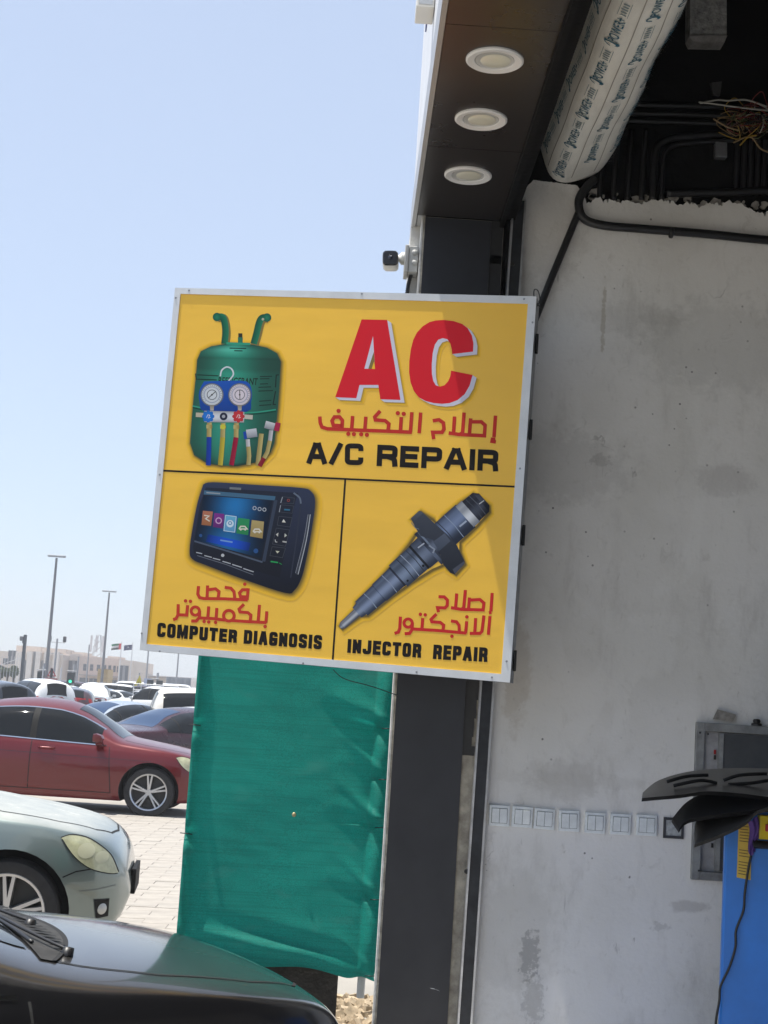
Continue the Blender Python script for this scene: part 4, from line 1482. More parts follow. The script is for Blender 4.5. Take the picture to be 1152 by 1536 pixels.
# ------------------------------------------------------------------ security camera on its grey junction box
jb0 = PY(620, 390, YW + 0.10)
cc = thing('security_camera', 'small white security camera with black front on grey box by the pillar top', 'camera', jb0)
m_gbox = mat('grey_box_plastic', (0.47, 0.47, 0.45), 0.5, var=0.1, scale=10)
m_wpl = mat('white_plastic', (0.72, 0.71, 0.67), 0.4)
bx0, bx1 = PY(608, 370, YW + 0.08), PY(631, 411, YW + 0.08)
MB().box((bx0.x + 0.018, YW + 0.06, bx1.z), (0.186, YW + 0.17, bx0.z)).build('junction_box', m_gbox, cc, bevel=0.004)
MB().box((bx0.x, YW + 0.055, bx1.z - 0.003), (bx0.x + 0.017, YW + 0.175, bx0.z + 0.003)).build('box_lid', m_gbox, cc, bevel=0.004)
for py in (379, 394):
    c = PY(622, py, YW + 0.06)
    MB().lathe([(0.0125, 0.0), (0.0125, 0.004), (0.009, 0.008), (0.0, 0.009)], c, (0, -1, 0), 16).build('knockout', m_gbox, cc, smooth=True)
ca, cb = PY(607, 388, YW + 0.11), PY(590, 391, YW + 0.09)
MB().lathe([(0.0, -0.001), (0.028, 0.0), (0.028, 0.012), (0.014, 0.024), (0.012, 0.05), (0.0, 0.05)], Vector((bx0.x - 0.001, YW + 0.11, ca.z)), (-1, 0, 0), 18).build('mount_arm', m_wpl, cc, smooth=True, sharp=40)
hd = PY(585, 391, YW + 0.06)
f0 = hd + Vector((0, -0.05, -0.002))
dirc = Vector((0.05, 1, 0.03)).normalized()


def rsq(c, hw, n=20, rot=0.06):
    out_ = []
    for k in range(n):
        t = 2 * math.pi * k / n
        ct, st_ = math.cos(t), math.sin(t)
        r_ = hw / (abs(ct) ** 5 + abs(st_) ** 5) ** 0.2
        x_, z_ = r_ * ct, r_ * st_
        out_.append(c + Vector((x_ * math.cos(rot) - z_ * math.sin(rot), 0, x_ * math.sin(rot) + z_ * math.cos(rot))))
    return out_


MB().add(sum([rsq(f0 + dirc * d_, hw) for d_, hw in ((0.004, 0.031), (0.012, 0.0345), (0.10, 0.034), (0.13, 0.026))], []),
         [(i * 20 + k, i * 20 + (k + 1) % 20, (i + 1) * 20 + (k + 1) % 20, (i + 1) * 20 + k) for i in range(3) for k in range(20)] + [tuple(range(60, 80)), tuple(range(20))]).build('camera_body', m_wpl, cc, smooth=True, sharp=40)
MB().add(rsq(f0 + dirc * -0.002, 0.029) + rsq(f0 + dirc * 0.006, 0.0335), [tuple(range(20))] + [(k, (k + 1) % 20, 20 + (k + 1) % 20, 20 + k) for k in range(20)]).build(
    'camera_front', mat('camera_front', (0.012, 0.012, 0.014), 0.18), cc)
MB().lathe([(0.0, -0.004), (0.010, -0.003), (0.011, 0.002)], f0, -dirc * -1, 16).build('camera_lens', mat('lens', (0.03, 0.035, 0.05), 0.05), cc, smooth=True)
cpts = catmull([PY(617, 411, YW + 0.11), PY(613, 425, YW + 0.11), PY(610, 445, YW + 0.11), PY(606, 480, YW + 0.11)], 14)
MB().tube(cpts, 0.009, 10, lambda t: 0.0085 + 0.0016 * math.sin(t * 140)).build('ribbed_conduit', m_blk_pl, cc, smooth=True)
# small white floodlight housing on the fascia
fx = thing('fascia_floodlight', 'small white box light sticking out high on the white fascia', 'light', (0.15, 4.9, 4.9))
p = PY(637, 6, 5.0)
MB().box((p.x - 0.03, 4.98, p.z - 0.02), (0.154, 5.12, p.z + 0.16)).build('housing', m_wpl, fx, bevel=0.004)
MB().box((p.x - 0.022, 4.975, p.z - 0.012), (0.146, 4.98, p.z + 0.15)).build('front_glass', mat('pale_glass', (0.5, 0.52, 0.54), 0.15), fx)

# ------------------------------------------------------------------ green shade net
YN = 6.80
net = thing('shade_net', 'green shade net stretched beside the dark pillar under the yellow sign', 'net', PY(420, 1475, YN))
nq = [PY(300, 960, YN), PY(599, 975, YN), PY(565, 1471, YN), PY(262, 1440, YN)]
m_net = bpy.data.materials.new('green_shade_net')
m_net.use_nodes = True
nt = m_net.node_tree
b = nt.nodes['Principled BSDF']
b.inputs['Roughness'].default_value = 0.62
b.inputs['Specular IOR Level'].default_value = 0.35
tc = nt.nodes.new('ShaderNodeTexCoord')
def _nz(scale, st, detail=4):
    mp = nt.nodes.new('ShaderNodeMapping')
    mp.inputs['Scale'].default_value = st
    n_ = nt.nodes.new('ShaderNodeTexNoise')
    n_.inputs['Scale'].default_value = scale
    n_.inputs['Detail'].default_value = detail
    nt.links.new(tc.outputs['Object'], mp.inputs[0])
    nt.links.new(mp.outputs[0], n_.inputs['Vector'])
    return n_.outputs[0]
def _mx(fac, a_, c_, amt=1.0, lo=0.4, hi=0.65):
    r_ = nt.nodes.new('ShaderNodeMapRange')
    r_.inputs[1].default_value, r_.inputs[2].default_value, r_.inputs[3].default_value, r_.inputs[4].default_value = lo, hi, 0, amt
    nt.links.new(fac, r_.inputs[0])
    x_ = nt.nodes.new('ShaderNodeMix')
    x_.data_type = 'RGBA'
    nt.links.new(r_.outputs[0], x_.inputs[0])
    if isinstance(a_, tuple):
        x_.inputs[6].default_value = (*a_, 1)
    else:
        nt.links.new(a_, x_.inputs[6])
    x_.inputs[7].default_value = (*c_, 1)
    return x_.outputs[2]
g0 = _mx(_nz(3.0, (1, 1, 1)), (0.009, 0.345, 0.270), (0.007, 0.295, 0.230))
g1 = _mx(_nz(26.0, (0.08, 1, 5.0)), g0, (0.004, 0.19, 0.15), 0.35, 0.5, 0.62)
g1 = _mx(_nz(260.0, (1, 1, 1.6), 2), g1, (0.003, 0.13, 0.10), 0.55, 0.48, 0.62)
g2 = _mx(_nz(9.0, (0.5, 1, 1.0), 7), g1, (0.07, 0.33, 0.26), 0.45, 0.58, 0.75)
nt.links.new(g2, b.inputs['Base Color'])
wv = nt.nodes.new('ShaderNodeTexWave')
wv.bands_direction = 'Z'
wv.inputs['Scale'].default_value = 70
wv.inputs['Distortion'].default_value = 1.2
nt.links.new(tc.outputs['Object'], wv.inputs['Vector'])
bp_ = nt.nodes.new('ShaderNodeBump')
bp_.inputs['Strength'].default_value = 0.35
bp_.inputs['Distance'].default_value = 0.002
nt.links.new(wv.outputs[0], bp_.inputs['Height'])
nt.links.new(bp_.outputs[0], b.inputs['Normal'])
tr = nt.nodes.new('ShaderNodeBsdfTranslucent')
nt.links.new(g2, tr.inputs[0])
ms = nt.nodes.new('ShaderNodeMixShader')
ms.inputs[0].default_value = 0.40
nt.links.new(b.outputs[0], ms.inputs[1])
nt.links.new(tr.outputs[0], ms.inputs[2])
nt.links.new(ms.outputs[0], nt.nodes['Material Output'].inputs[0])

ties = [0.02, 0.245, 0.40, 0.545, 0.76, 0.985]
lties = [0.27, 0.61]


def gs(x, s_):
    return math.exp(-(x / s_) ** 2)


def net_disp(u, v):
    d = 0.004 * math.sin(u * 4 + v * 2.4) + 0.0008 * math.sin(v * 14 + u * 4) + 0.00022 * math.sin(v * 90 + 3 * math.sin(u * 9))
    # rolled right hem, pinched by ties
    for t0, t1 in zip(ties, ties[1:]):
        if t0 <= v <= t1:
            s_ = math.sin(math.pi * (v - t0) / (t1 - t0)) ** 0.55
            break
    else:
        s_ = 0
    e = max(0.0, 1 - abs(u - 0.955) / 0.05)
    d += 0.034 * s_ * (e * (2 - e)) ** 0.8
    # creases running from the ties into the cloth
    for i, tv_ in enumerate(ties[1:]):
        w_ = (1 - u)
        for k, (sl, ln_, am) in enumerate(((-0.5, 0.16, 0.013), (0.02, 0.14, 0.012), (-0.15, 0.24, 0.005))):
            amp = am * (0.6 + 0.6 * math.sin(i * 2.3 + k))
            if i == 2:
                amp = am * 1.5
            d += amp * gs(v - tv_ - sl * w_ + 0.01 * k, 0.012 + 0.05 * w_) * math.exp(-(w_ / ln_) ** 2) * (1 if k != 1 else -1)
    # left hem roll and its ties
    d += 0.014 * gs(u - 0.012, 0.02)
    for tv_ in lties:
        d -= 0.016 * gs(v - tv_, 0.02) * gs(u, 0.06)
        d += 0.014 * gs(v - tv_ - 0.05, 0.03) * gs(u - 0.02, 0.05)
    # big soft folds low down
    d += 0.008 * gs((v - 0.86) - 0.10 * (u - 0.5), 0.03) * gs(u - 0.62, 0.22)
    d += 0.018 * gs((v - 0.94) - 0.09 * (u - 0.5), 0.022) * gs(u - 0.45, 0.38)
    d -= 0.006 * gs((v - 0.905) - 0.1 * (u - 0.5), 0.03) * gs(u - 0.5, 0.3)
    # fold at the top right under the sign
    d += 0.010 * gs(v - 0.14 - 0.25 * (u - 0.65), 0.03) * gs(u - 0.80, 0.14)
    d -= 0.012 * gs(v - 0.19 - 0.22 * (u - 0.65), 0.03) * gs(u - 0.85, 0.12)
    d += 0.012 * gs(v - 0.545, 0.006) * gs(u - 0.88, 0.08)
    return d


rows = []
NU_, NV_ = 130, 190
for j in range(NV_ + 1):
    v = j / NV_
    row = []
    for i in range(NU_ + 1):
        u = i / NU_
        l_, r_ = nq[0].lerp(nq[3], v), nq[1].lerp(nq[2], v)
        pin = 0.0
        for tv_ in ties:
            pin += 0.014 * gs(v - tv_, 0.022)
        p = l_.lerp(r_, u)
        p = p + Vector((-pin * max(0, (u - 0.8) / 0.2), -net_disp(u, v), 0))
        if v > 0.9:
            p.z += (v - 0.9) / 0.1 * (0.035 * (1 - u) + 0.012 * math.sin(u * 12) + 0.02 * gs(u - 0.93, 0.05))
        row.append(p)
    rows.append(row)
MB().grid(rows).build('net_cloth', m_net, net, smooth=True)
for tv_ in ties[1:]:
    p = nq[1].lerp(nq[2], tv_)
    MB().tube([p + Vector((-0.055, -0.024, 0.0)), p + Vector((-0.03, -0.035, 0.002)), p + Vector((-0.012, -0.02, 0.001)), p + Vector((0.02, 0.0, -0.004))], 0.0022, 6).build('tie_wire', m_blk_pl, net, smooth=True)
for tv_ in lties:
    p = nq[0].lerp(nq[3], tv_)
    MB().tube([p + Vector((-0.02, 0.0, 0.0)), p + Vector((0.0, -0.018, 0.001)), p + Vector((0.035, -0.012, -0.002))], 0.0022, 6).build('tie_wire', m_blk_pl, net, smooth=True)
# upright poles behind the cloth
p0, p1 = PY(556, 1500, YN + 0.03), nq[1] + Vector((-0.03, 0.03, 0))
MB().cyl(Vector((p1.x - 0.05, YN + 0.035, 0.42)), Vector((p1.x - 0.03, YN + 0.035, 2.3)), 0.018, n=14).build('pole', mat('white_pipe', (0.6, 0.6, 0.58), 0.5), net, smooth=True, sharp=40)
q0 = nq[3].lerp(nq[0], 0.5)
MB().cyl(Vector((q0.x + 0.015, YN + 0.03, 0.0)), Vector((q0.x + 0.015, YN + 0.03, 2.3)), 0.016, n=14).build('pole', mat('rusty_pipe', (0.2, 0.13, 0.09), 0.7, var=0.4, scale=20), net, smooth=True, sharp=40)
p = PY(441, 1222, YN - 0.012)
MB().lathe([(0.0, 0.004), (0.007, 0.003), (0.010, 0.0)], p, (0, -1, 0), 12).build('eyelet', mat('brass_eyelet', (0.45, 0.40, 0.22), 0.4, metal=0.6), net, smooth=True)
# dark board put in for the dark block shape under the net
db = MB().box((-0.62, YN + 0.10, 0.0), (0.045, YN + 0.20, 0.60)).build('dark_board', mat('dark_fill_board', (0.035, 0.03, 0.027), 0.9, var=0.5, scale=8, bump=0.5))
tag(db, 'dark board put in for the dark shape behind the foot of the green net', 'board')

# ------------------------------------------------------------------ light switches
m_sw = mat('switch_plastic', (0.80, 0.84, 0.85), 0.4, var=0.15, scale=25)
m_sw2 = mat('switch_rocker', (0.80, 0.84, 0.85), 0.38, var=0.12, scale=25)
sws = [(748.5, 1223), (783, 1225), (816, 1228), (853, 1231), (892, 1234), (930, 1236), (969, 1237.5)]
order = ['first white double light switch of the row, next to the shutter rail', 'second white double light switch from the shutter rail',
         'third white double light switch from the shutter rail', 'white double light switch in the middle of the row of seven',
         'white double light switch three places before the empty dark frame', 'white double light switch second from the empty dark frame',
         'white double light switch right beside the empty dark frame']
for i, (px, py) in enumerate(sws):
    c = PY(px, py, YW)
    t = thing('light_switch', order[i], 'light switch', c, 'row of light switches')
    hw = 0.042
    ang = Matrix.Rotation(rg.uniform(-0.02, 0.02), 3, 'Y')
    MB().box(c + Vector((-hw, -0.016, -hw)), c + Vector((hw, -0.0005, hw)), ang, c).build('plate', m_sw, t, bevel=0.002)
    MB().box(c + Vector((-0.0325, -0.0175, -0.030)), c + Vector((0.0325, -0.0162, 0.030)), ang, c).build('inner_frame', mat('switch_gap', (0.10, 0.11, 0.12), 0.6), t)
    for s in (-1, 1):
        x0, x1 = (0.0008, 0.031) if s > 0 else (-0.031, -0.0008)
        MB().box(c + Vector((x0, -0.0215, -0.0285)), c + Vector((x1, -0.0178, 0.0285)), ang, c).build('rocker', m_sw2, t, bevel=0.0012)
c = PY(1010, 1242, YW)
t = thing('switch_frame', 'empty dark switch frame at the end of the row of white switches', 'switch frame', c)
m_dkf = mat('dark_frame', (0.05, 0.05, 0.055), 0.5)
for a0, a1 in (((-0.042, -0.042), (0.042, -0.031)), ((-0.042, 0.031), (0.042, 0.042)), ((-0.042, -0.0308), (-0.032, 0.0308)), ((0.032, -0.0308), (0.042, 0.0308))):
    MB().box((c.x + a0[0], YW - 0.008, c.z + a0[1]), (c.x + a1[0], YW - 0.0005, c.z + a1[1])).build('frame_side', m_dkf, t)
MB().box((c.x - 0.0315, YW - 0.0045, c.z - 0.0305), (c.x + 0.0315, YW - 0.0008, c.z + 0.0305)).build('cover_film', mat('cloudy_film', (0.45, 0.47, 0.47), 0.3, var=0.4, scale=60), t)

# ------------------------------------------------------------------ electrical cabinet on the wall
ec = thing('electrical_cabinet', 'grey wall cabinet with dark inner door, behind the black plastic panels', 'cabinet', PY(1045, 1318, YW))
m_ecf = mat('cabinet_frame', (0.30, 0.31, 0.31), 0.55, var=0.45, scale=14, col2=(0.15, 0.15, 0.15))
m_ecd = mat('cabinet_door', (0.075, 0.08, 0.085), 0.5, var=0.25, scale=9)
m_eci = mat('cabinet_inside', (0.33, 0.33, 0.34), 0.6, var=0.3, scale=14)
e0 = PY(1043, 1083, YW)
x0, x1, z1, z0 = e0.x, e0.x + 0.62, e0.z, PY(1034, 1318, YW).z
for nm, aa, bb in (('frame_side', (x0, z0), (x0 + 0.034, z1)), ('frame_side', (x0 + 0.0345, z1 - 0.034), (x1, z1)), ('frame_side', (x0 + 0.0345, z0), (x1, z0 + 0.034)), ('frame_side', (x1 - 0.034, z0 + 0.0345), (x1 - 0.0005, z1 - 0.0345))):
    MB().box((aa[0], YW - 0.030, aa[1]), (bb[0], YW - 0.0008, bb[1])).build(nm, m_ecf, ec, bevel=0.002)
MB().box((x0 + 0.035, YW - 0.006, z0 + 0.035), (x1 - 0.035, YW - 0.001, z1 - 0.035)).build('back_plate', m_eci, ec)
MB().box((x0 + 0.095, YW - 0.034, z0 + 0.040), (x0 + 0.112, YW - 0.0065, z1 - 0.040)).build('door_edge', m_ecf, ec)
MB().box((x0 + 0.113, YW - 0.026, z0 + 0.040), (x1 - 0.04, YW - 0.0065, z1 - 0.040)).build('inner_door', m_ecd, ec)
for px, py, cn in ((1072, 1128, (0.35, 0.02, 0.02)), (1072, 1136, (0.02, 0.02, 0.02)), (1068, 1268, (0.02, 0.02, 0.02))):
    p = PY(px, py, YW - 0.007)
    MB().box(p + Vector((-0.004, -0.006, -0.009)), p + Vector((0.004, 0.0, 0.009))).build('terminal', mat('terminal%.2f' % cn[0], cn, 0.5), ec)
for px, py in ((1050, 1099), (1048, 1306), (1062, 1101)):
    p = PY(px, py, YW - 0.031)
    MB().cyl(p, p - Vector((0, 0.003, 0)), 0.004, n=8).build('screw', m_blk_pl, ec)
cq = [PY(1077, 1064, YW - 0.02), PY(1105, 1072, YW - 0.02), PY(1099, 1082, YW - 0.02), PY(1070, 1079, YW - 0.02)]
cdm = MB().prism(cq, (0, 0.012, 0)).build('cardboard_tag', mat('grubby_card', (0.28, 0.265, 0.24), 0.8, var=0.5, scale=40))
tag(cdm, 'small grubby card leaning on top of the wall cabinet', 'card')
pb = PY(1135, 1084, YW - 0.02)
kb = MB().lathe([(0.0, 0.028), (0.012, 0.027), (0.016, 0.020), (0.014, 0.012), (0.022, 0.008), (0.022, 0.0), (0.0, 0.0)], Vector((pb.x, pb.y, z1 + 0.0005)), (0, 0, 1), 14).build('black_knob', m_blk_pl, smooth=True, sharp=40)
tag(kb, 'small black knob lying on top of the wall cabinet', 'knob')

# ------------------------------------------------------------------ blue workshop cabinet with black plastic panels on it
YB = 5.05
BROT = Matrix.Rotation(R_(-14.2), 3, 'Z')
bl = PY(1083, 1400, YB)
bx_l = bl.x
btop = PY(1110, 1212, YB).z
bc = thing('blue_cabinet', 'tall bright blue workshop machine cabinet beside the switches', 'cabinet', (bx_l + 0.3, YB + 0.3, 0.03))
m_blue = mat('blue_enamel', (0.010, 0.17, 0.62), 0.42, var=0.22, scale=3, bump=0.02)
BPIV = Vector((bx_l, YB, 0))
MB().box((bx_l, YB, 0.03), (bx_l + 0.62, YB + 0.62, btop), BROT, BPIV).build('cabinet_body', m_blue, bc, bevel=0.008)
MB().box((bx_l + 0.006, YB - 0.003, 0.32), (bx_l + 0.6, YB - 0.0008, 0.325), BROT, BPIV).build('panel_seam', mat('blue_seam', (0.006, 0.07, 0.30), 0.5), bc)
BN = BROT @ Vector((0, -1, 0))


def BP(px, py, off=0.0):
    return PP(px, py, BPIV, BN) + BN * off


yq = [BP(1108, 1234, 0.001), BP(1128, 1236, 0.001), BP(1126, 1320, 0.001), BP(1105, 1316, 0.001)]
ylab = MB().prism(yq, BN * 0.0015).build('instruction_label', mat('yellow_label', (0.60, 0.42, 0.06), 0.55, var=0.1, scale=8), bc)
for k in range(17):
    v = 0.06 + k * 0.054
    if k in (6, 7, 11):
        continue
    a_, c_ = yq[0].lerp(yq[3], v), yq[1].lerp(yq[2], v)
    s_, e_ = a_.lerp(c_, 0.10), a_.lerp(c_, rg.uniform(0.6, 0.9))
    MB().prism([s_ + Vector((0, -0.0022, 0.0018)), e_ + Vector((0, -0.0022, 0.0018)), e_ + Vector((0, -0.0022, -0.0010)), s_ + Vector((0, -0.0022, -0.0010))], (0, -0.0004, 0)).build('printed_line', mat('label_ink', (0.14, 0.09, 0.02), 0.6), ylab)
# yellow and red isolator switch with purple cloth and cable
sw0 = BP(1143, 1240)
YS = sw0.y
MB().box((sw0.x - 0.018, YS - 0.035, sw0.z - 0.04), (sw0.x + 0.05, YS - 0.001, sw0.z + 0.04)).build('isolator_plate', mat('isolator_yellow', (0.70, 0.55, 0.02), 0.4), bc, bevel=0.004)
MB().box((sw0.x + 0.0, YS - 0.052, sw0.z - 0.012), (sw0.x + 0.045, YS - 0.0355, sw0.z + 0.012)).build('isolator_knob', mat('isolator_red', (0.42, 0.02, 0.05), 0.4), bc, bevel=0.003)
MB().cyl(PY(1142, 1267, YS - 0.03) + Vector((-0.03, 0, 0)), PY(1142, 1267, YS - 0.03) + Vector((0.04, 0, 0)), 0.014, n=12).build('cable_gland', m_blk_pl, bc, smooth=True, sharp=40)
rows = []
for j in range(22):
    v = j / 21
    row = []
    for i in range(11):
        u = i / 10
        px = 1121 + 17 * u * (1 - 0.45 * v) + 3 * math.sin(v * 5) + 5 * v
        py = 1228 + v * 52 + 3 * math.sin(u * 6)
        row.append(PY(px, py, YS - 0.028) + Vector((0, -0.012 * math.sin(u * math.pi) * (1 + 0.5 * math.sin(v * 7)) + 0.006 * math.sin(u * 14 + v * 4), 0)))
    rows.append(row)
cl = MB().grid(rows).grid([[p + Vector((0, 0.006, 0)) for p in r_] for r_ in rows], flip=True).build('purple_rag', mat('purple_cloth', (0.10, 0.05, 0.26), 0.85, var=0.3, scale=20), smooth=True, recalc=False)
tag(cl, 'purple rag hanging by the yellow switch of the blue machine', 'rag')
o = MB().tube(catmull([BP(a_, c_, 0.012) for a_, c_ in ((1128, 1276), (1122, 1305), (1117, 1340), (1115, 1365), (1104, 1395), (1103, 1420), (1094, 1450), (1081, 1478), (1079, 1500), (1074, 1530), (1072, 1570))], 6), 0.0042, 8).build('power_cable', m_blk_pl, smooth=True)
tag(o, 'thin black cable hanging down the front of the blue machine', 'cable')

m_pan = mat('black_trim_plastic', (0.005, 0.005, 0.006), 0.32, spec=0.3, var=0.5, scale=6, col2=(0.016, 0.016, 0.016), bump=0.05, bscale=30)


def sheet(name, label, up, lo, Y0, depth, m, thick=0.012, tilt=0.0):
    """bent plastic panel: upper and lower outline in the picture at its front distance, running back by depth"""
    n = 26
    rows_ = []
    u_, l_ = catmull([Vector((*p, 0)) for p in up], 8), catmull([Vector((*p, 0)) for p in lo], 8)
    for j in range(9):
        v = j / 8
        row_ = []
        for i in range(n + 1):
            t_ = i / n
            a_ = u_[min(int(t_ * (len(u_) - 1)), len(u_) - 1)]
            c_ = l_[min(int(t_ * (len(l_) - 1)), len(l_) - 1)]
            q_ = c_.lerp(a_, v)
            row_.append(PY(q_.x, q_.y, Y0 + depth * v) + Vector((0, 0, 0.006 * math.sin(t_ * 9 + v * 3) * v * tilt)))
        rows_.append(row_)
    mb_ = MB().grid(rows_)
    back = [[p_ + Vector((0, thick * 0.5, -thick)) for p_ in r_] for r_ in rows_]
    mb_.grid(back, flip=True)
    mb_.grid([rows_[0], back[0]])
    mb_.grid([rows_[-1], back[-1]])
    mb_.grid([[r_[0] for r_ in rows_], [r_[0] for r_ in back]])
    o_ = mb_.build(name, m, smooth=True, sharp=35)
    return o_


t = thing('fender_liner', 'big glossy black plastic car liner lying on top of the blue machine', 'car panel', PY(1100, 1200, 4.9))
o = sheet('liner_shell', '', [(964, 1189), (985, 1172), (1020, 1160), (1060, 1154), (1110, 1152), (1160, 1153), (1260, 1158)],
          [(963, 1197), (985, 1195), (1020, 1192), (1060, 1187), (1110, 1190), (1160, 1196), (1260, 1204)], 4.85, 0.42, m_pan)
o.parent = t
o.matrix_parent_inverse = Matrix.Translation(-Vector(t.location))
for k, (pts_) in enumerate(([(1000, 1178), (1030, 1170), (1062, 1168)], [(1010, 1184), (1050, 1176), (1075, 1180)], [(1085, 1176), (1110, 1168), (1150, 1166)], [(1092, 1182), (1125, 1180), (1152, 1176)])):
    rb_ = MB().tube(catmull([PY(a_, c_, 4.99) + Vector((0, 0, 0.012)) for a_, c_ in pts_], 6), 0.006, 8)
    rb_.build('stiffening_rib', m_pan, t, smooth=True)
o = sheet('black_trim_panel', '', [(1008, 1228), (1030, 1203), (1060, 1190), (1110, 1190), (1160, 1196), (1260, 1200)],
          [(1019, 1244), (1030, 1231), (1060, 1224), (1110, 1218), (1160, 1212), (1260, 1212)], 4.80, 0.30, mat('matt_black_trim', (0.008, 0.008, 0.009), 0.7, spec=0.2, var=0.3, scale=8))
tag(o, 'thinner matt black plastic panel with hooked end under the glossy liner', 'car panel')
o = sheet('grey_trim_panel', '', [(1043, 1262), (1046, 1228), (1080, 1220), (1120, 1212), (1160, 1205), (1250, 1200)],
          [(1042, 1266), (1070, 1256), (1100, 1243), (1120, 1232), (1150, 1212), (1250, 1206)], 4.76, 0.22, mat('dusty_black_trim', (0.022, 0.021, 0.019), 0.7, var=0.4, scale=10))
tag(o, 'dusty dark flexible panel drooping lowest over the edge of the blue machine', 'car panel')

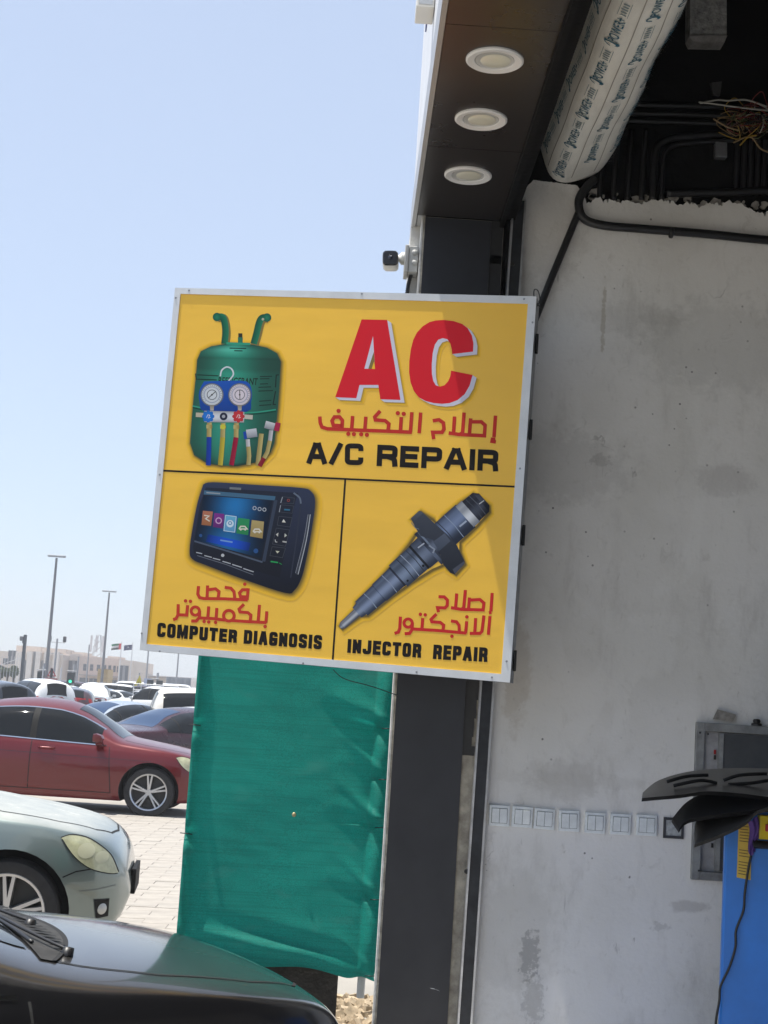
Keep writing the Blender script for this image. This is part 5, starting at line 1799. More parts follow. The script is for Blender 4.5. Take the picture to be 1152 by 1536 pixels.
# ------------------------------------------------------------------ cars
PROF = {
    'sedan': dict(
        R=[(-2.28, 0.66), (-2.24, 0.90), (-2.10, 0.99), (-1.70, 1.03), (-1.45, 1.06), (-0.95, 1.30), (-0.55, 1.42), (-0.1, 1.462), (0.25, 1.445), (0.55, 1.36), (0.85, 1.18), (1.12, 1.005), (1.35, 0.965), (1.75, 0.90), (2.02, 0.835), (2.15, 0.765), (2.23, 0.64), (2.26, 0.50)],
        B=[(-2.28, 0.62), (-2.24, 0.84), (-2.0, 0.93), (-1.45, 0.955), (-0.5, 0.935), (0.5, 0.90), (1.12, 0.875), (1.6, 0.845), (1.95, 0.785), (2.12, 0.70), (2.22, 0.57), (2.26, 0.45)],
        b=[(-2.28, 0.48), (-2.22, 0.34), (-2.05, 0.25), (-1.3, 0.20), (1.3, 0.19), (1.95, 0.20), (2.14, 0.23), (2.22, 0.30), (2.26, 0.40)],
        w=[(-2.28, 0.60), (-2.20, 0.72), (-1.9, 0.81), (-1.2, 0.865), (0.0, 0.89), (1.0, 0.885), (1.5, 0.87), (1.85, 0.82), (2.05, 0.74), (2.18, 0.61), (2.26, 0.42)],
        cab=(-1.5, 1.15), wheels=(1.37, -1.33), rw=0.325, wind=(0.48, 1.10), rear=(-1.42, -0.62), win=[(-1.28, -0.98, 0.84), (-0.94, -0.05, 0.86), (0.03, 0.86, 0.86)], doors=(-0.98, -0.01, 0.98), tailz=(0.66, 0.86), tailx=(-2.25, -1.98)),
    'suv': dict(
        R=[(-2.38, 0.78), (-2.36, 1.1), (-2.30, 1.42), (-2.20, 1.66), (-2.0, 1.735), (-1.0, 1.79), (0.0, 1.78), (0.40, 1.70), (0.80, 1.44), (1.15, 1.16), (1.4, 1.12), (1.9, 1.06), (2.15, 0.98), (2.30, 0.82), (2.36, 0.62)],
        B=[(-2.38, 0.70), (-2.35, 0.95), (-2.2, 1.06), (-1.0, 1.08), (0.5, 1.04), (1.15, 1.02), (1.9, 0.96), (2.18, 0.86), (2.32, 0.72), (2.36, 0.55)],
        b=[(-2.38, 0.52), (-2.3, 0.36), (-2.0, 0.30), (1.9, 0.28), (2.25, 0.34), (2.36, 0.48)],
        w=[(-2.38, 0.72), (-2.32, 0.82), (-2.0, 0.91), (0.0, 0.945), (1.5, 0.93), (2.0, 0.87), (2.25, 0.74), (2.36, 0.52)],
        cab=(-2.3, 1.15), wheels=(1.45, -1.40), rw=0.37, wind=(0.42, 1.12), rear=(-2.345, -2.215), win=[(-2.12, -1.25, 0.82), (-1.18, -0.12, 0.84), (-0.05, 0.86, 0.84)], doors=(-1.2, -0.09, 0.98), tailz=(0.86, 1.16), tailx=(-2.36, -2.1)),
    'hatch': dict(
        R=[(-1.98, 0.70), (-1.95, 1.0), (-1.86, 1.2), (-1.62, 1.40), (-1.2, 1.46), (-0.3, 1.50), (0.1, 1.48), (0.45, 1.36), (1.0, 1.02), (1.5, 0.93), (1.8, 0.82), (1.95, 0.62)],
        B=[(-1.98, 0.64), (-1.95, 0.86), (-1.7, 0.98), (-0.5, 0.95), (1.0, 0.88), (1.5, 0.80), (1.8, 0.68), (1.95, 0.52)],
        b=[(-1.98, 0.46), (-1.9, 0.30), (-1.6, 0.22), (1.5, 0.2), (1.85, 0.26), (1.95, 0.42)],
        w=[(-1.98, 0.62), (-1.9, 0.74), (-1.5, 0.84), (0.0, 0.87), (1.2, 0.85), (1.6, 0.78), (1.85, 0.64), (1.95, 0.45)],
        cab=(-1.9, 1.05), wheels=(1.2, -1.22), rw=0.31, wind=(0.36, 0.96), rear=(-1.92, -1.52), win=[(-1.5, -0.9, 0.84), (-0.85, -0.05, 0.86), (0.02, 0.74, 0.86)], doors=(-0.9, -0.02, 0.86), tailz=(0.8, 1.1), tailx=(-1.96, -1.75)),
    'pickup': dict(
        R=[(-2.6, 0.86), (-2.585, 1.12), (-2.5, 1.16), (-0.75, 1.16), (-0.70, 1.2), (-0.66, 1.6), (-0.5, 1.74), (0.0, 1.78), (0.45, 1.73), (0.80, 1.5), (1.2, 1.16), (1.5, 1.12), (2.1, 1.05), (2.4, 0.90), (2.5, 0.66)],
        B=[(-2.6, 0.80), (-2.585, 1.06), (-2.4, 1.10), (-0.7, 1.10), (0.5, 1.07), (1.2, 1.03), (2.1, 0.94), (2.4, 0.78), (2.5, 0.58)],
        b=[(-2.6, 0.62), (-2.5, 0.52), (-2.0, 0.46), (2.0, 0.38), (2.4, 0.42), (2.5, 0.52)],
        w=[(-2.6, 0.80), (-2.56, 0.86), (-2.0, 0.90), (0.0, 0.91), (1.8, 0.90), (2.2, 0.84), (2.4, 0.72), (2.5, 0.52)],
        cab=(-0.7, 1.2), wheels=(1.6, -1.5), rw=0.38, wind=(0.48, 1.16), rear=(-0.692, -0.60), win=[(-0.55, 0.0, 0.82), (0.06, 0.9, 0.84)], doors=(-0.62, 0.03, 1.0), tailz=(0.74, 1.04), tailx=(-2.6, -2.45)),
    'van': dict(
        R=[(-2.5, 0.9), (-2.48, 1.6), (-2.4, 1.95), (-2.2, 2.05), (0.8, 2.08), (1.2, 2.0), (1.7, 1.55), (2.1, 1.2), (2.35, 1.05), (2.48, 0.8), (2.5, 0.6)],
        B=[(-2.5, 0.8), (-2.47, 1.1), (-2.2, 1.16), (1.5, 1.12), (2.1, 1.0), (2.4, 0.8), (2.5, 0.54)],
        b=[(-2.5, 0.55), (-2.4, 0.36), (2.3, 0.3), (2.5, 0.46)],
        w=[(-2.5, 0.82), (-2.42, 0.90), (-2.0, 0.95), (1.5, 0.95), (2.1, 0.86), (2.4, 0.7), (2.5, 0.52)],
        cab=(-2.45, 2.0), wheels=(1.6, -1.5), rw=0.34, wind=(1.22, 1.98), rear=(-2.478, -2.41), win=[(-2.2, -1.0, 0.84), (-0.9, 0.2, 0.84), (0.3, 1.45, 0.84)], doors=(-0.95, 0.25, 1.5), tailz=(0.9, 1.4), tailx=(-2.48, -2.3)),
}
_sd = PROF['sedan']
PROF['silver'] = dict(_sd, wheels=(1.54, -1.25))
PROF['low'] = dict(_sd, R=[k for k in _sd['R'] if k[0] < 0.0] + [(0.10, 1.43), (0.50, 1.27), (0.80, 1.12), (1.02, 1.025), (1.22, 0.975), (1.40, 0.955)] + [k for k in _sd['R'] if k[0] > 1.6], wind=(0.42, 1.04))
PROF['red'] = dict(_sd, wheels=(1.52, -1.28), win=[(-1.20, -0.98, 0.70), (-0.94, -0.05, 0.76), (0.03, 0.86, 0.76)])
PROF['compact'] = dict(_sd, R=[k for k in _sd['R'] if k[0] < 0.3] + [(0.72, 1.37), (1.04, 1.18), (1.31, 0.99), (1.5, 0.955)] + [k for k in _sd['R'] if k[0] > 1.6], wind=(0.66, 1.30), win=[(-1.28, -0.98, 0.84), (-0.94, 0.10, 0.86), (0.18, 1.04, 0.86)], doors=(-0.98, 0.14, 1.16))
FT = pchip([(0, 0.90), (0.10, 0.955), (0.32, 0.985), (0.52, 1.0), (0.70, 0.995), (0.86, 0.972), (0.95, 0.948), (1.0, 0.925)])

m_glass = mat('tinted_glass', (0.006, 0.007, 0.007), 0.03, spec=0.35)
m_tyre = mat('tyre_rubber', (0.016, 0.016, 0.017), 0.78, var=0.4, scale=18)
m_rim = mat('alloy_rim', (0.50, 0.51, 0.53), 0.28, metal=0.85)
m_well = mat('wheel_well', (0.01, 0.01, 0.01), 0.9)
m_gap = mat('panel_gap', (0.006, 0.006, 0.006), 0.8)
m_chrome = mat('bright_trim', (0.62, 0.63, 0.65), 0.15, metal=1.0)
m_head = mat('headlamp_plastic', (0.40, 0.40, 0.25), 0.10, var=0.35, scale=9, coat=0.6)
m_tail = mat('tail_lamp', (0.36, 0.012, 0.012), 0.12)
m_plate = mat('number_plate', (0.6, 0.6, 0.58), 0.5)
m_bump = mat('black_bumper', (0.012, 0.012, 0.012), 0.7, spec=0.2)


def paint(name, col, metal=0.0, rough=0.35, coat=0.8, dust=0.25):
    return mat('paint_' + name, col, rough, metal=metal, coat=coat, var=dust, scale=3.5, rvar=0.08)


class CarShape:
    def __init__(s, kind, sx=1.0, sz=1.0):
        p = PROF[kind]
        s.p = p
        s.sz = sz
        s.R, s.B, s.b, s.w = pchip(p['R']), pchip(p['B']), pchip(p['b']), pchip(p['w'])
        s.x0, s.x1 = p['R'][0][0], p['R'][-1][0]

    def sec(s, x):
        B, R, b, w = s.B(x), s.R(x), s.b(x), s.w(x)
        h = R - B
        k = min(1.0, max(0.0, (h - 0.10) / 0.30))
        k = k * k * (3 - 2 * k)
        n = 2.7 + 2.2 * k
        m = 2.15 - 0.35 * k
        tap = 0.04 + 0.16 * k
        return B, R, b, w, n, m, tap

    def y(s, x, z):
        B, R, b, w, n, m, tap = s.sec(x)
        if z <= B:
            return w * FT(min(1, max(0, (z - b) / (B - b))))
        t = min(1.0, (z - B) / max(1e-5, R - B))
        return 0.925 * w * (1 - tap * t) * max(0.0, 1 - t ** n) ** (1 / m)

    def z(s, x, y):
        B, R, b, w, n, m, tap = s.sec(x)
        lo, hi = 0.0, 1.0
        y = abs(y)
        for _ in range(26):
            t = (lo + hi) / 2
            yy = 0.925 * w * (1 - tap * t) * max(0.0, 1 - t ** n) ** (1 / m)
            if yy > y:
                lo = t
            else:
                hi = t
        return B + (R - B) * (lo + hi) / 2

    def up(s, x, th):
        """upper surface at angle th (0 = shoulder, 90 = centre line)"""
        B, R, b, w, n, m, tap = s.sec(x)
        t = math.sin(R_(th)) ** (2 / n)
        yy = 0.925 * w * (1 - tap * t) * max(0.0, math.cos(R_(th))) ** (2 / m)
        return yy, B + (R - B) * t

    def body(s, N=84):
        xs = [s.x0 + (s.x1 - s.x0) * (0.5 - 0.5 * math.cos(math.pi * (0.02 + 0.96 * i / (N - 1)))) for i in range(N)]
        xs[0], xs[-1] = s.x0, s.x1
        mb = MB()
        rings = []
        for x in xs:
            B, R, b, w, n, m, tap = s.sec(x)
            half = [(0.0, b), (w * 0.5, b - 0.0)]
            for t in (0, 0.05, 0.10, 0.2, 0.32, 0.42, 0.52, 0.62, 0.70, 0.78, 0.86, 0.92, 0.96, 1.0):
                half.append((w * FT(t), b + (B - b) * t))
            for k in range(1, 16):
                half.append(s.up(x, 90 * k / 15 if k < 15 else 89.99))
            half[-1] = (0.0, R)
            ring = [(x, yy, zz) for yy, zz in half] + [(x, -yy, zz) for yy, zz in half[-2:0:-1]]
            rings.append(ring)
        m_ = len(rings[0])
        vs = [p for r in rings for p in r]
        fs = []
        for i in range(N - 1):
            for k in range(m_):
                fs.append((i * m_ + k, i * m_ + (k + 1) % m_, (i + 1) * m_ + (k + 1) % m_, (i + 1) * m_ + k))
        fs += [tuple(range(m_ - 1, -1, -1)), tuple(range((N - 1) * m_, N * m_))]
        mb.add(vs, fs)
        return mb

    def side_patch(s, lo, hi, off, side, nx=24, nz=16):
        """sheet on the flank between two outlines [(x,z)...] given as functions of 0..1"""
        rows = []
        for j in range(nz + 1):
            row = []
            for i in range(nx + 1):
                a, c = lo(i / nx), hi(i / nx)
                x, z = lerp2(a, c, j / nz)
                row.append(Vector((x, side * (s.y(x, z) + off), z)))
            rows.append(row)
        return MB().grid(rows, flip=(side > 0))

    def side_poly(s, lo, hi, off, side, nx=22, nz=10):
        return s.side_patch(lambda t: _along(lo, t), lambda t: _along(hi, t), off, side, nx, nz)

    def side_line(s, pts, wd, off, side, n=40):
        rows = []
        for i in range(n + 1):
            p = _along(pts, i / n)
            q = _along(pts, min(1, i / n + 0.01))
            r = _along(pts, max(0, i / n - 0.01))
            d = Vector((q[0] - r[0], q[1] - r[1], 0))
            d.normalize()
            nx_ = (-d.y * wd / 2, d.x * wd / 2)
            row = []
            for k in (-1, 1):
                x, z = p[0] + nx_[0] * k, p[1] + nx_[1] * k
                row.append(Vector((x, side * (s.y(x, z) + off), z)))
            rows.append(row)
        return MB().grid(rows)

    def top_line(s, pts, wd, off, n=40):
        rows = []
        for i in range(n + 1):
            p = _along(pts, i / n)
            q = _along(pts, min(1, i / n + 0.01))
            r = _along(pts, max(0, i / n - 0.01))
            d = Vector((q[0] - r[0], q[1] - r[1], 0))
            d.normalize()
            row = []
            for k in (-1, 1):
                x, y = p[0] - d.y * wd / 2 * k, p[1] + d.x * wd / 2 * k
                row.append(Vector((x, y, s.z(x, y) + off)))
            rows.append(row)
        return MB().grid(rows)


def make_wheel(root, x, y, r, side, detail, rimw=0.205, spokes=5):
    wd = 0.20
    yo = y + side * 0.0
    c = Vector((x, yo - side * wd / 2, r))
    ax = (0, side, 0)
    hub = MB().cyl(c + Vector((0, -side * 0.02, 0)), c + Vector((0, side * 0.03, 0)), r * 0.71, n=28).build('wheel', mat('brake_dark', (0.03, 0.03, 0.03), 0.6, metal=0.4), root)
    h = wd / 2
    MB().lathe([(r * 0.72, -h), (r * 0.92, -h), (r * 0.985, -h * 0.7), (r, -h * 0.35), (r, h * 0.35), (r * 0.985, h * 0.7), (r * 0.95, h * 0.96), (r * 0.85, h * 1.03), (r * 0.745, h * 0.94), (r * 0.72, h * 0.8)], c, ax, 40 if detail else 24, close=True).build('tyre', m_tyre, hub, smooth=True, sharp=35)
    rm = MB()
    rm.lathe([(r * 0.70, h * 0.3), (r * 0.745, h * 0.92), (r * 0.73, h * 0.98), (r * 0.68, h * 0.88), (r * 0.66, h * 0.3)], c, ax, 40 if detail else 24, close=True)
    rm.cyl(c + Vector((0, side * h * 0.45, 0)), c + Vector((0, side * h * 0.80, 0)), r * 0.15, r * 0.12, 18)
    for k in range(spokes):
        for dd in ((-0.13, 0.13) if detail else (0.0,)):
            a = 2 * math.pi * k / spokes + dd + 0.3
            e = Vector((math.cos(a), 0, math.sin(a)))
            t_ = Vector((-math.sin(a), 0, math.cos(a)))
            i_, o_ = c + e * r * 0.10, c + e * r * 0.70
            w0, w1 = (0.020, 0.014) if detail else (0.035, 0.03)
            rm.add([i_ - t_ * w0 + Vector((0, side * h * 0.5, 0)), i_ + t_ * w0 + Vector((0, side * h * 0.5, 0)), o_ + t_ * w1 + Vector((0, side * h * 0.55, 0)), o_ - t_ * w1 + Vector((0, side * h * 0.55, 0)),
                    i_ - t_ * w0 * 0.6 + Vector((0, side * h * 0.78, 0)), i_ + t_ * w0 * 0.6 + Vector((0, side * h * 0.78, 0)), o_ + t_ * w1 * 0.7 + Vector((0, side * h * 0.88, 0)), o_ - t_ * w1 * 0.7 + Vector((0, side * h * 0.88, 0))],
                   [(0, 1, 2, 3), (4, 5, 6, 7), (0, 1, 5, 4), (1, 2, 6, 5), (2, 3, 7, 6), (3, 0, 4, 7)])
    rm.build('rim', m_rim, hub, smooth=True, sharp=35)
    return hub


def make_car(label, kind, pm_, loc, yaw, group=None, detail=0, cat='car', scale=1.0, glass=None, name='parked_car', zscale=1.0, head=None, mirror=0.26, side_glass=None):
    s = CarShape(kind)
    p = s.p
    glass = glass or m_glass
    side_glass = side_glass or m_glass
    root = thing(name, label, cat, (0, 0, 0), group)
    body = s.body(96 if detail else 44).build('body', pm_, root, smooth=True)
    # wheel openings
    rw = p['rw']
    cut = MB()
    for wx in p['wheels']:
        yw = s.y(wx, rw * 1.05)
        for sd in (-1, 1):
            cut.cyl((wx, sd * (yw - 0.30), rw * 1.02), (wx, sd * (yw + 0.25), rw * 1.02), rw + 0.055, n=36)
    co = cut.build('cutter', m_well)
    bmod = body.modifiers.new('wells', 'BOOLEAN')
    bmod.operation = 'DIFFERENCE'
    bmod.object = co
    bmod.solver = 'EXACT'
    try:
        bmod.material_mode = 'TRANSFER'
    except Exception:
        pass
    dg = bpy.context.evaluated_depsgraph_get()
    me = bpy.data.meshes.new_from_object(body.evaluated_get(dg))
    body.modifiers.clear()
    old = body.data
    body.data = me
    bpy.data.meshes.remove(old)
    bpy.data.objects.remove(co)
    for f in me.polygons:
        f.use_smooth = True
    me.set_sharp_from_angle(angle=R_(38))
    for wx in p['wheels']:
        yw = s.y(wx, rw * 1.05)
        for sd in (-1, 1):
            make_wheel(root, wx, sd * (yw - 0.018), rw, sd, detail)
    # glass
    x0, x1 = p['wind']

    def screen(nm, xa, xb, th0):
        rows = []
        for i in range(17):
            x = xa + (xb - xa) * i / 16
            row = []
            for k in range(15):
                th = th0 + (180 - 2 * th0) * k / 14
                t2 = th if th <= 90 else 180 - th
                yy, zz = s.up(x, min(t2, 89.99))
                row.append(Vector((x, yy if th <= 90 else -yy, zz)))
            rows.append(row)
        # lift along normals
        out_ = []
        for i in range(17):
            r_ = []
            for k in range(15):
                a_ = rows[min(i + 1, 16)][k] - rows[max(i - 1, 0)][k]
                c_ = rows[i][min(k + 1, 14)] - rows[i][max(k - 1, 0)]
                n_ = a_.cross(c_)
                if n_.length > 1e-9:
                    n_.normalize()
                    if n_.z < 0:
                        n_ = -n_
                r_.append(rows[i][k] + n_ * 0.004)
            out_.append(r_)
        return MB().grid(out_).build(nm, glass, root, smooth=True)
    screen('windscreen', x0, x1, 50)
    if kind != 'pickup':
        screen('rear_window', p['rear'][0], p['rear'][1], 52)
    for sd in (-1, 1):
        for (wa, wb, fr) in p['win']:
            def lo(t, wa=wa, wb=wb):
                x = wa + (wb - wa) * t
                return (x, s.B(x) + 0.018)

            def hi(t, wa=wa, wb=wb, fr=fr):
                x = wa + (wb - wa) * t
                return (x, max(s.B(x) + 0.022, s.B(x) + (s.R(x) - s.B(x)) * fr))
            s.side_patch(lo, hi, 0.006, sd).build('side_window', side_glass, root, smooth=True)
        for (wa, wb, fr), (wc, wd_, fr2) in zip(p['win'], p['win'][1:]):
            s.side_patch(lambda t, a0=wb, a1=wc: (a0 + (a1 - a0) * t, s.B(a0 + (a1 - a0) * t) + 0.018), lambda t, a0=wb, a1=wc, fr=fr: (a0 + (a1 - a0) * t, s.B(a0 + (a1 - a0) * t) + (s.R(a0 + (a1 - a0) * t) - s.B(a0 + (a1 - a0) * t)) * fr), 0.004, sd, 4).build('door_pillar', m_bump, root, smooth=True)
        # lamps
        tz0, tz1 = p['tailz']
        tx0, tx1 = p['tailx']
        s.side_poly([(tx0, tz0), (tx1, tz0 + 0.03)], [(tx0, tz1), (tx1, tz1 - 0.06)], 0.006, sd, 8, 4).build('tail_light', m_tail, root, smooth=True)
        xh = s.x1
        hl_lo = [(xh - 0.42, s.B(xh - 0.42) - 0.03), (xh - 0.34, s.B(xh - 0.34) - 0.11), (xh - 0.24, s.B(xh - 0.24) - 0.15), (xh - 0.12, s.B(xh - 0.12) - 0.11), (xh - 0.075, s.B(xh - 0.075) - 0.06)]
        hl_hi = [(xh - 0.43, s.B(xh - 0.43) - 0.022), (xh - 0.36, s.B(xh - 0.36) + 0.012), (xh - 0.25, s.B(xh - 0.25) + 0.018), (xh - 0.13, s.B(xh - 0.13) - 0.0), (xh - 0.07, s.B(xh - 0.07) - 0.045)]
        if head:
            hl_lo, hl_hi = head
        hl_lo, hl_hi = [[(v.x, v.y) for v in catmull([Vector((*q, 0)) for q in hl], 6)] for hl in (hl_lo, hl_hi)]
        s.side_poly(hl_lo, hl_hi, 0.007, sd, 24, 10).build('headlight', m_head, root, smooth=True)
        if detail:
            s.side_line(hl_hi, 0.0055, 0.0078, sd, 40).build('lamp_gap', m_gap, root)
            s.side_line(hl_lo, 0.0055, 0.0078, sd, 40).build('lamp_gap', m_gap, root)
        # mirrors
        mx_ = p['wind'][1] - mirror
        mz = s.B(mx_) + 0.10
        my = s.y(mx_, s.B(mx_))
        mm = MB()
        mm.add([(mx_ + dx * 0.09 * f, sd * (my + 0.05 + 0.17 * (0.5 - 0.5 * math.cos(math.pi * u))), mz + dz_ * 0.065 * f)
                for u, f in ((0.0, 0.55), (0.25, 0.9), (0.6, 1.0), (0.9, 0.85), (1.0, 0.5)) for dx, dz_ in ((1, 0), (0.7, 0.7), (0, 1), (-0.55, 0.85), (-0.62, 0), (-0.55, -0.8), (0, -0.85), (0.7, -0.6))],
               [(i * 8 + k, i * 8 + (k + 1) % 8, (i + 1) * 8 + (k + 1) % 8, (i + 1) * 8 + k) for i in range(4) for k in range(8)] + [tuple(range(8)), tuple(range(32, 40))])
        mm.box((mx_ - 0.03, min(sd * (my - 0.02), sd * (my + 0.07)), mz - 0.09), (mx_ + 0.05, max(sd * (my - 0.02), sd * (my + 0.07)), mz - 0.03))
        mm.build('mirror', pm_, root, smooth=True, sharp=40)
        if detail:
            d0, d1, d2 = p['doors']
            for dx in (d0, d1, d2):
                zb = s.b(dx) + 0.10
                s.side_line([(dx + (0.06 if dx == d2 else 0.0), zb), (dx, s.B(dx) - 0.0)], 0.010, 0.0018, sd).build('door_gap', m_gap, root)
            s.side_line([(d0, s.b(0) + 0.10), (d2 + 0.06, s.b(0.9) + 0.10)], 0.009, 0.0018, sd).build('sill_gap', m_gap, root)
            s.side_line([(d0 - 0.5, s.B(-1.4) - 0.16), (-0.4, s.B(0) - 0.16), (d2 + 0.55, s.B(1.5) - 0.13)], 0.006, 0.0012, sd).build('crease_line', mat('crease_shadow', (0.02, 0.012, 0.012), 0.5), root) if detail == 1 else None
            for hx in (d0 + 0.10, d1 + 0.10):
                hz = s.B(hx) - 0.09
                yy = s.y(hx, hz)
                hb = MB().tube(catmull([(hx, sd * (yy + 0.004), hz), (hx + 0.03, sd * (yy + 0.032), hz), (hx + 0.10, sd * (yy + 0.036), hz), (hx + 0.17, sd * (yy + 0.03), hz), (hx + 0.20, sd * (yy + 0.004), hz)], 5), 0.012, 8)
                hb.build('door_handle', pm_, root, smooth=True)
            s.side_line([(p['win'][0][0], s.B(-1.2) + 0.010), (-0.3, s.B(-0.3) + 0.010), (0.5, s.B(0.5) + 0.010), (p['win'][-1][1] + 0.08, s.B(0.92) + 0.012)], 0.014, 0.006, sd).build('belt_trim', m_chrome, root)
            top = []
            for i in range(15):
                x = p['win'][0][0] + (p['win'][-1][1] + 0.02 - p['win'][0][0]) * i / 14
                top.append((x, s.B(x) + max(0.02, (s.R(x) - s.B(x)) * (p['win'][1][2] + 0.015))))
            s.side_line(top, 0.013, 0.006, sd, 60).build('window_trim', m_chrome, root)
    if detail:
        xc = p['wind'][1] + 0.04
        hoodl = [(xc, -0.60), (1.45, -0.655), (1.8, -0.60), (2.02, -0.48), (2.11, -0.30), (2.135, 0), (2.11, 0.30), (2.02, 0.48), (1.8, 0.60), (1.45, 0.655), (xc, 0.60)]
        s.top_line(hoodl, 0.012, 0.0022, 120).build('hood_gap', m_gap, root)
    # number plate holder at the back
    yb = 0.26
    zb = s.b(s.x0) + 0.12
    MB().box((s.x0 - 0.012, -yb, zb), (s.x0 + 0.05, yb, zb + 0.12)).build('number_plate', m_plate, root)
    root.location = loc
    root.rotation_euler = (0, 0, yaw)
    root.scale = (scale, scale, scale * zscale)
    ORG[root.name] = Vector((0, 0, 0))
    return root, s


# --- black car, nose towards the net
HD = R_(26.7)
BC = Vector((-2.14, 4.90, 0))
p_black = dusty_paint('black', (0.004, 0.004, 0.005), 0.14)
blk_car, s = make_car('black sedan parked with its bonnet in front of the green net', 'low', p_black, BC, HD, detail=2, scale=1.0, zscale=0.89,
                      head=([(1.90, 0.60), (2.0, 0.56), (2.12, 0.55), (2.17, 0.57)], [(1.90, 0.605), (2.0, 0.655), (2.12, 0.645), (2.17, 0.60)]), mirror=0.75)
# dusty grey cowl, wipers, fender line
cw = []
for i in range(7):
    row_ = []
    for k in range(25):
        y_ = -0.62 + 1.24 * k / 24
        xf_ = 1.27 - 0.17 * (y_ / 0.62) ** 2
        x_ = 1.06 + (xf_ - 1.06) * i / 6
        row_.append(Vector((x_, y_, s.z(x_, y_) + 0.006)))
    cw.append(row_)
MB().grid(cw).build('cowl', mat('cowl_plastic', (0.030, 0.029, 0.028), 0.8, var=0.4, scale=12), blk_car, smooth=True)
MB().grid([[p_ + Vector((-0.006, 0, 0.001)) for p_ in cw[-1]], [p_ + Vector((0.012, 0, 0.001)) for p_ in cw[-1]]]).build('hood_edge_gap', m_gap, blk_car)
for k in range(16):
    y_ = -0.45 + k * 0.06
    MB().box((1.15, y_, s.z(1.15, y_) + 0.006), (1.21, y_ + 0.03, s.z(1.18, y_) + 0.012)).build('cowl_slot', m_gap, blk_car)
for y0, y1, dxw in ((-0.50, 0.02, 0.0), (-0.02, 0.50, 0.01)):
    pts_ = [(1.18, y0), (1.145, y0 + 0.06), (1.085, y0 + 0.22), (1.045, y0 + 0.42)]
    MB().tube(catmull([Vector((x, y, s.z(x, y) + 0.024)) for x, y in pts_], 6), 0.0065, 8).build('wiper_arm', m_blk_pl, blk_car, smooth=True)
    MB().tube(catmull([Vector((1.075 - 0.06 * t_, y0 + 0.05 + 0.60 * t_, s.z(1.075 - 0.06 * t_, min(0.6, y0 + 0.05 + 0.60 * t_)) + 0.014)) for t_ in (0, 0.35, 0.7, 1)], 5), 0.007, 6).build('wiper_blade', m_blk_pl, blk_car, smooth=True)
    MB().lathe([(0.0, 0.032), (0.018, 0.03), (0.022, 0.0)], Vector((1.18, y0, s.z(1.18, y0))), (0.2, 0, 1), 14).build('wiper_pivot', m_blk_pl, blk_car, smooth=True)

# --- pale green-silver car
p_sil = dusty_paint('silver_green', (0.165, 0.205, 0.195), 0.75, (0.46, 0.46, 0.42), 0.45, 0.3)  # whitish dust on top also paints in sunlight, the darker base shade below
SC = Vector((-1.36 - 2.26 * 0.99, 9.22 + 0.70, 0))
sil_car, s = make_car('pale silver-green sedan with yellowed headlamp parked behind the black car', 'silver', p_sil, SC, R_(5), detail=2)
for sd in (-1, 1):
    s.side_line([(2.03, 0.605), (1.94, 0.59), (1.865, 0.555)], 0.008, 0.002, sd).build('bumper_gap', m_gap, sil_car)
    s.side_poly([(2.08, 0.30), (2.15, 0.31)], [(2.06, 0.42), (2.15, 0.42)], 0.006, sd, 8, 4).build('fog_lamp_recess', m_bump, sil_car, smooth=True)
    yy = s.y(2.11, 0.36)
    MB().lathe([(0.0, 0.012), (0.030, 0.008), (0.036, 0.0)], Vector((2.11, sd * (yy + 0.004), 0.36)), (0.6, sd * 0.8, 0), 16).build('fog_lamp', mat('fog_glass', (0.5, 0.5, 0.48), 0.1), sil_car, smooth=True)
for sd in (-1, 1):
    for hx, hz, hr in ((1.99, 0.715, 0.052), (2.085, 0.675, 0.040)):
        ring = []
        for k in range(20):
            t_ = 2 * math.pi * k / 20
            x_, z_ = hx + hr * math.cos(t_), hz + hr * 0.9 * math.sin(t_)
            ring.append(Vector((x_, sd * (s.y(x_, z_) + 0.0085), z_)))
        cen_ = Vector((hx, sd * (s.y(hx, hz) + 0.012), hz))
        MB().add(ring + [cen_], [(k, (k + 1) % 20, 20) for k in range(20)]).build('reflector', mat('lamp_reflector_dull', (0.46, 0.455, 0.31), 0.25), sil_car, smooth=True)
    s.side_line([(2.18, 0.50), (2.06, 0.480), (1.97, 0.472)], 0.006, 0.002, sd).build('bumper_crease', mat('silver_shadow', (0.13, 0.15, 0.145), 0.6), sil_car)
MB().box((2.255, -0.26, 0.40), (2.285, 0.26, 0.56)).build('plate_bracket', m_bump, sil_car, bevel=0.004)
gr = []
for i in range(5):
    z = 0.58 + 0.07 * i / 4
    gr.append([Vector((s.x1 - 0.055 - 0.10 * (k / 10 - 0.5) ** 2 * 4 * 0.3, -0.34 + 0.68 * k / 10, z)) for k in range(11)])
MB().grid(gr).build('grille', m_bump, sil_car)

# --- red sedan
p_red = dusty_paint('red', (0.115, 0.002, 0.004), 0.06, (0.34, 0.20, 0.18), 0.25, 0.3, 0.55)
red_car, s = make_car('dark red sedan with alloy wheels parked side-on across the paving', 'red', p_red, Vector((-1.78 - 2.26 * 1.06, 20.15 + 0.9, 0)), R_(-1), detail=1, scale=1.06, zscale=0.97)
for sd in (-1, 1):
    s.side_line([(0.95, 0.40), (0.0, 0.36), (-1.0, 0.37)], 0.02, 0.003, sd).build('sill_strip', p_red, red_car)

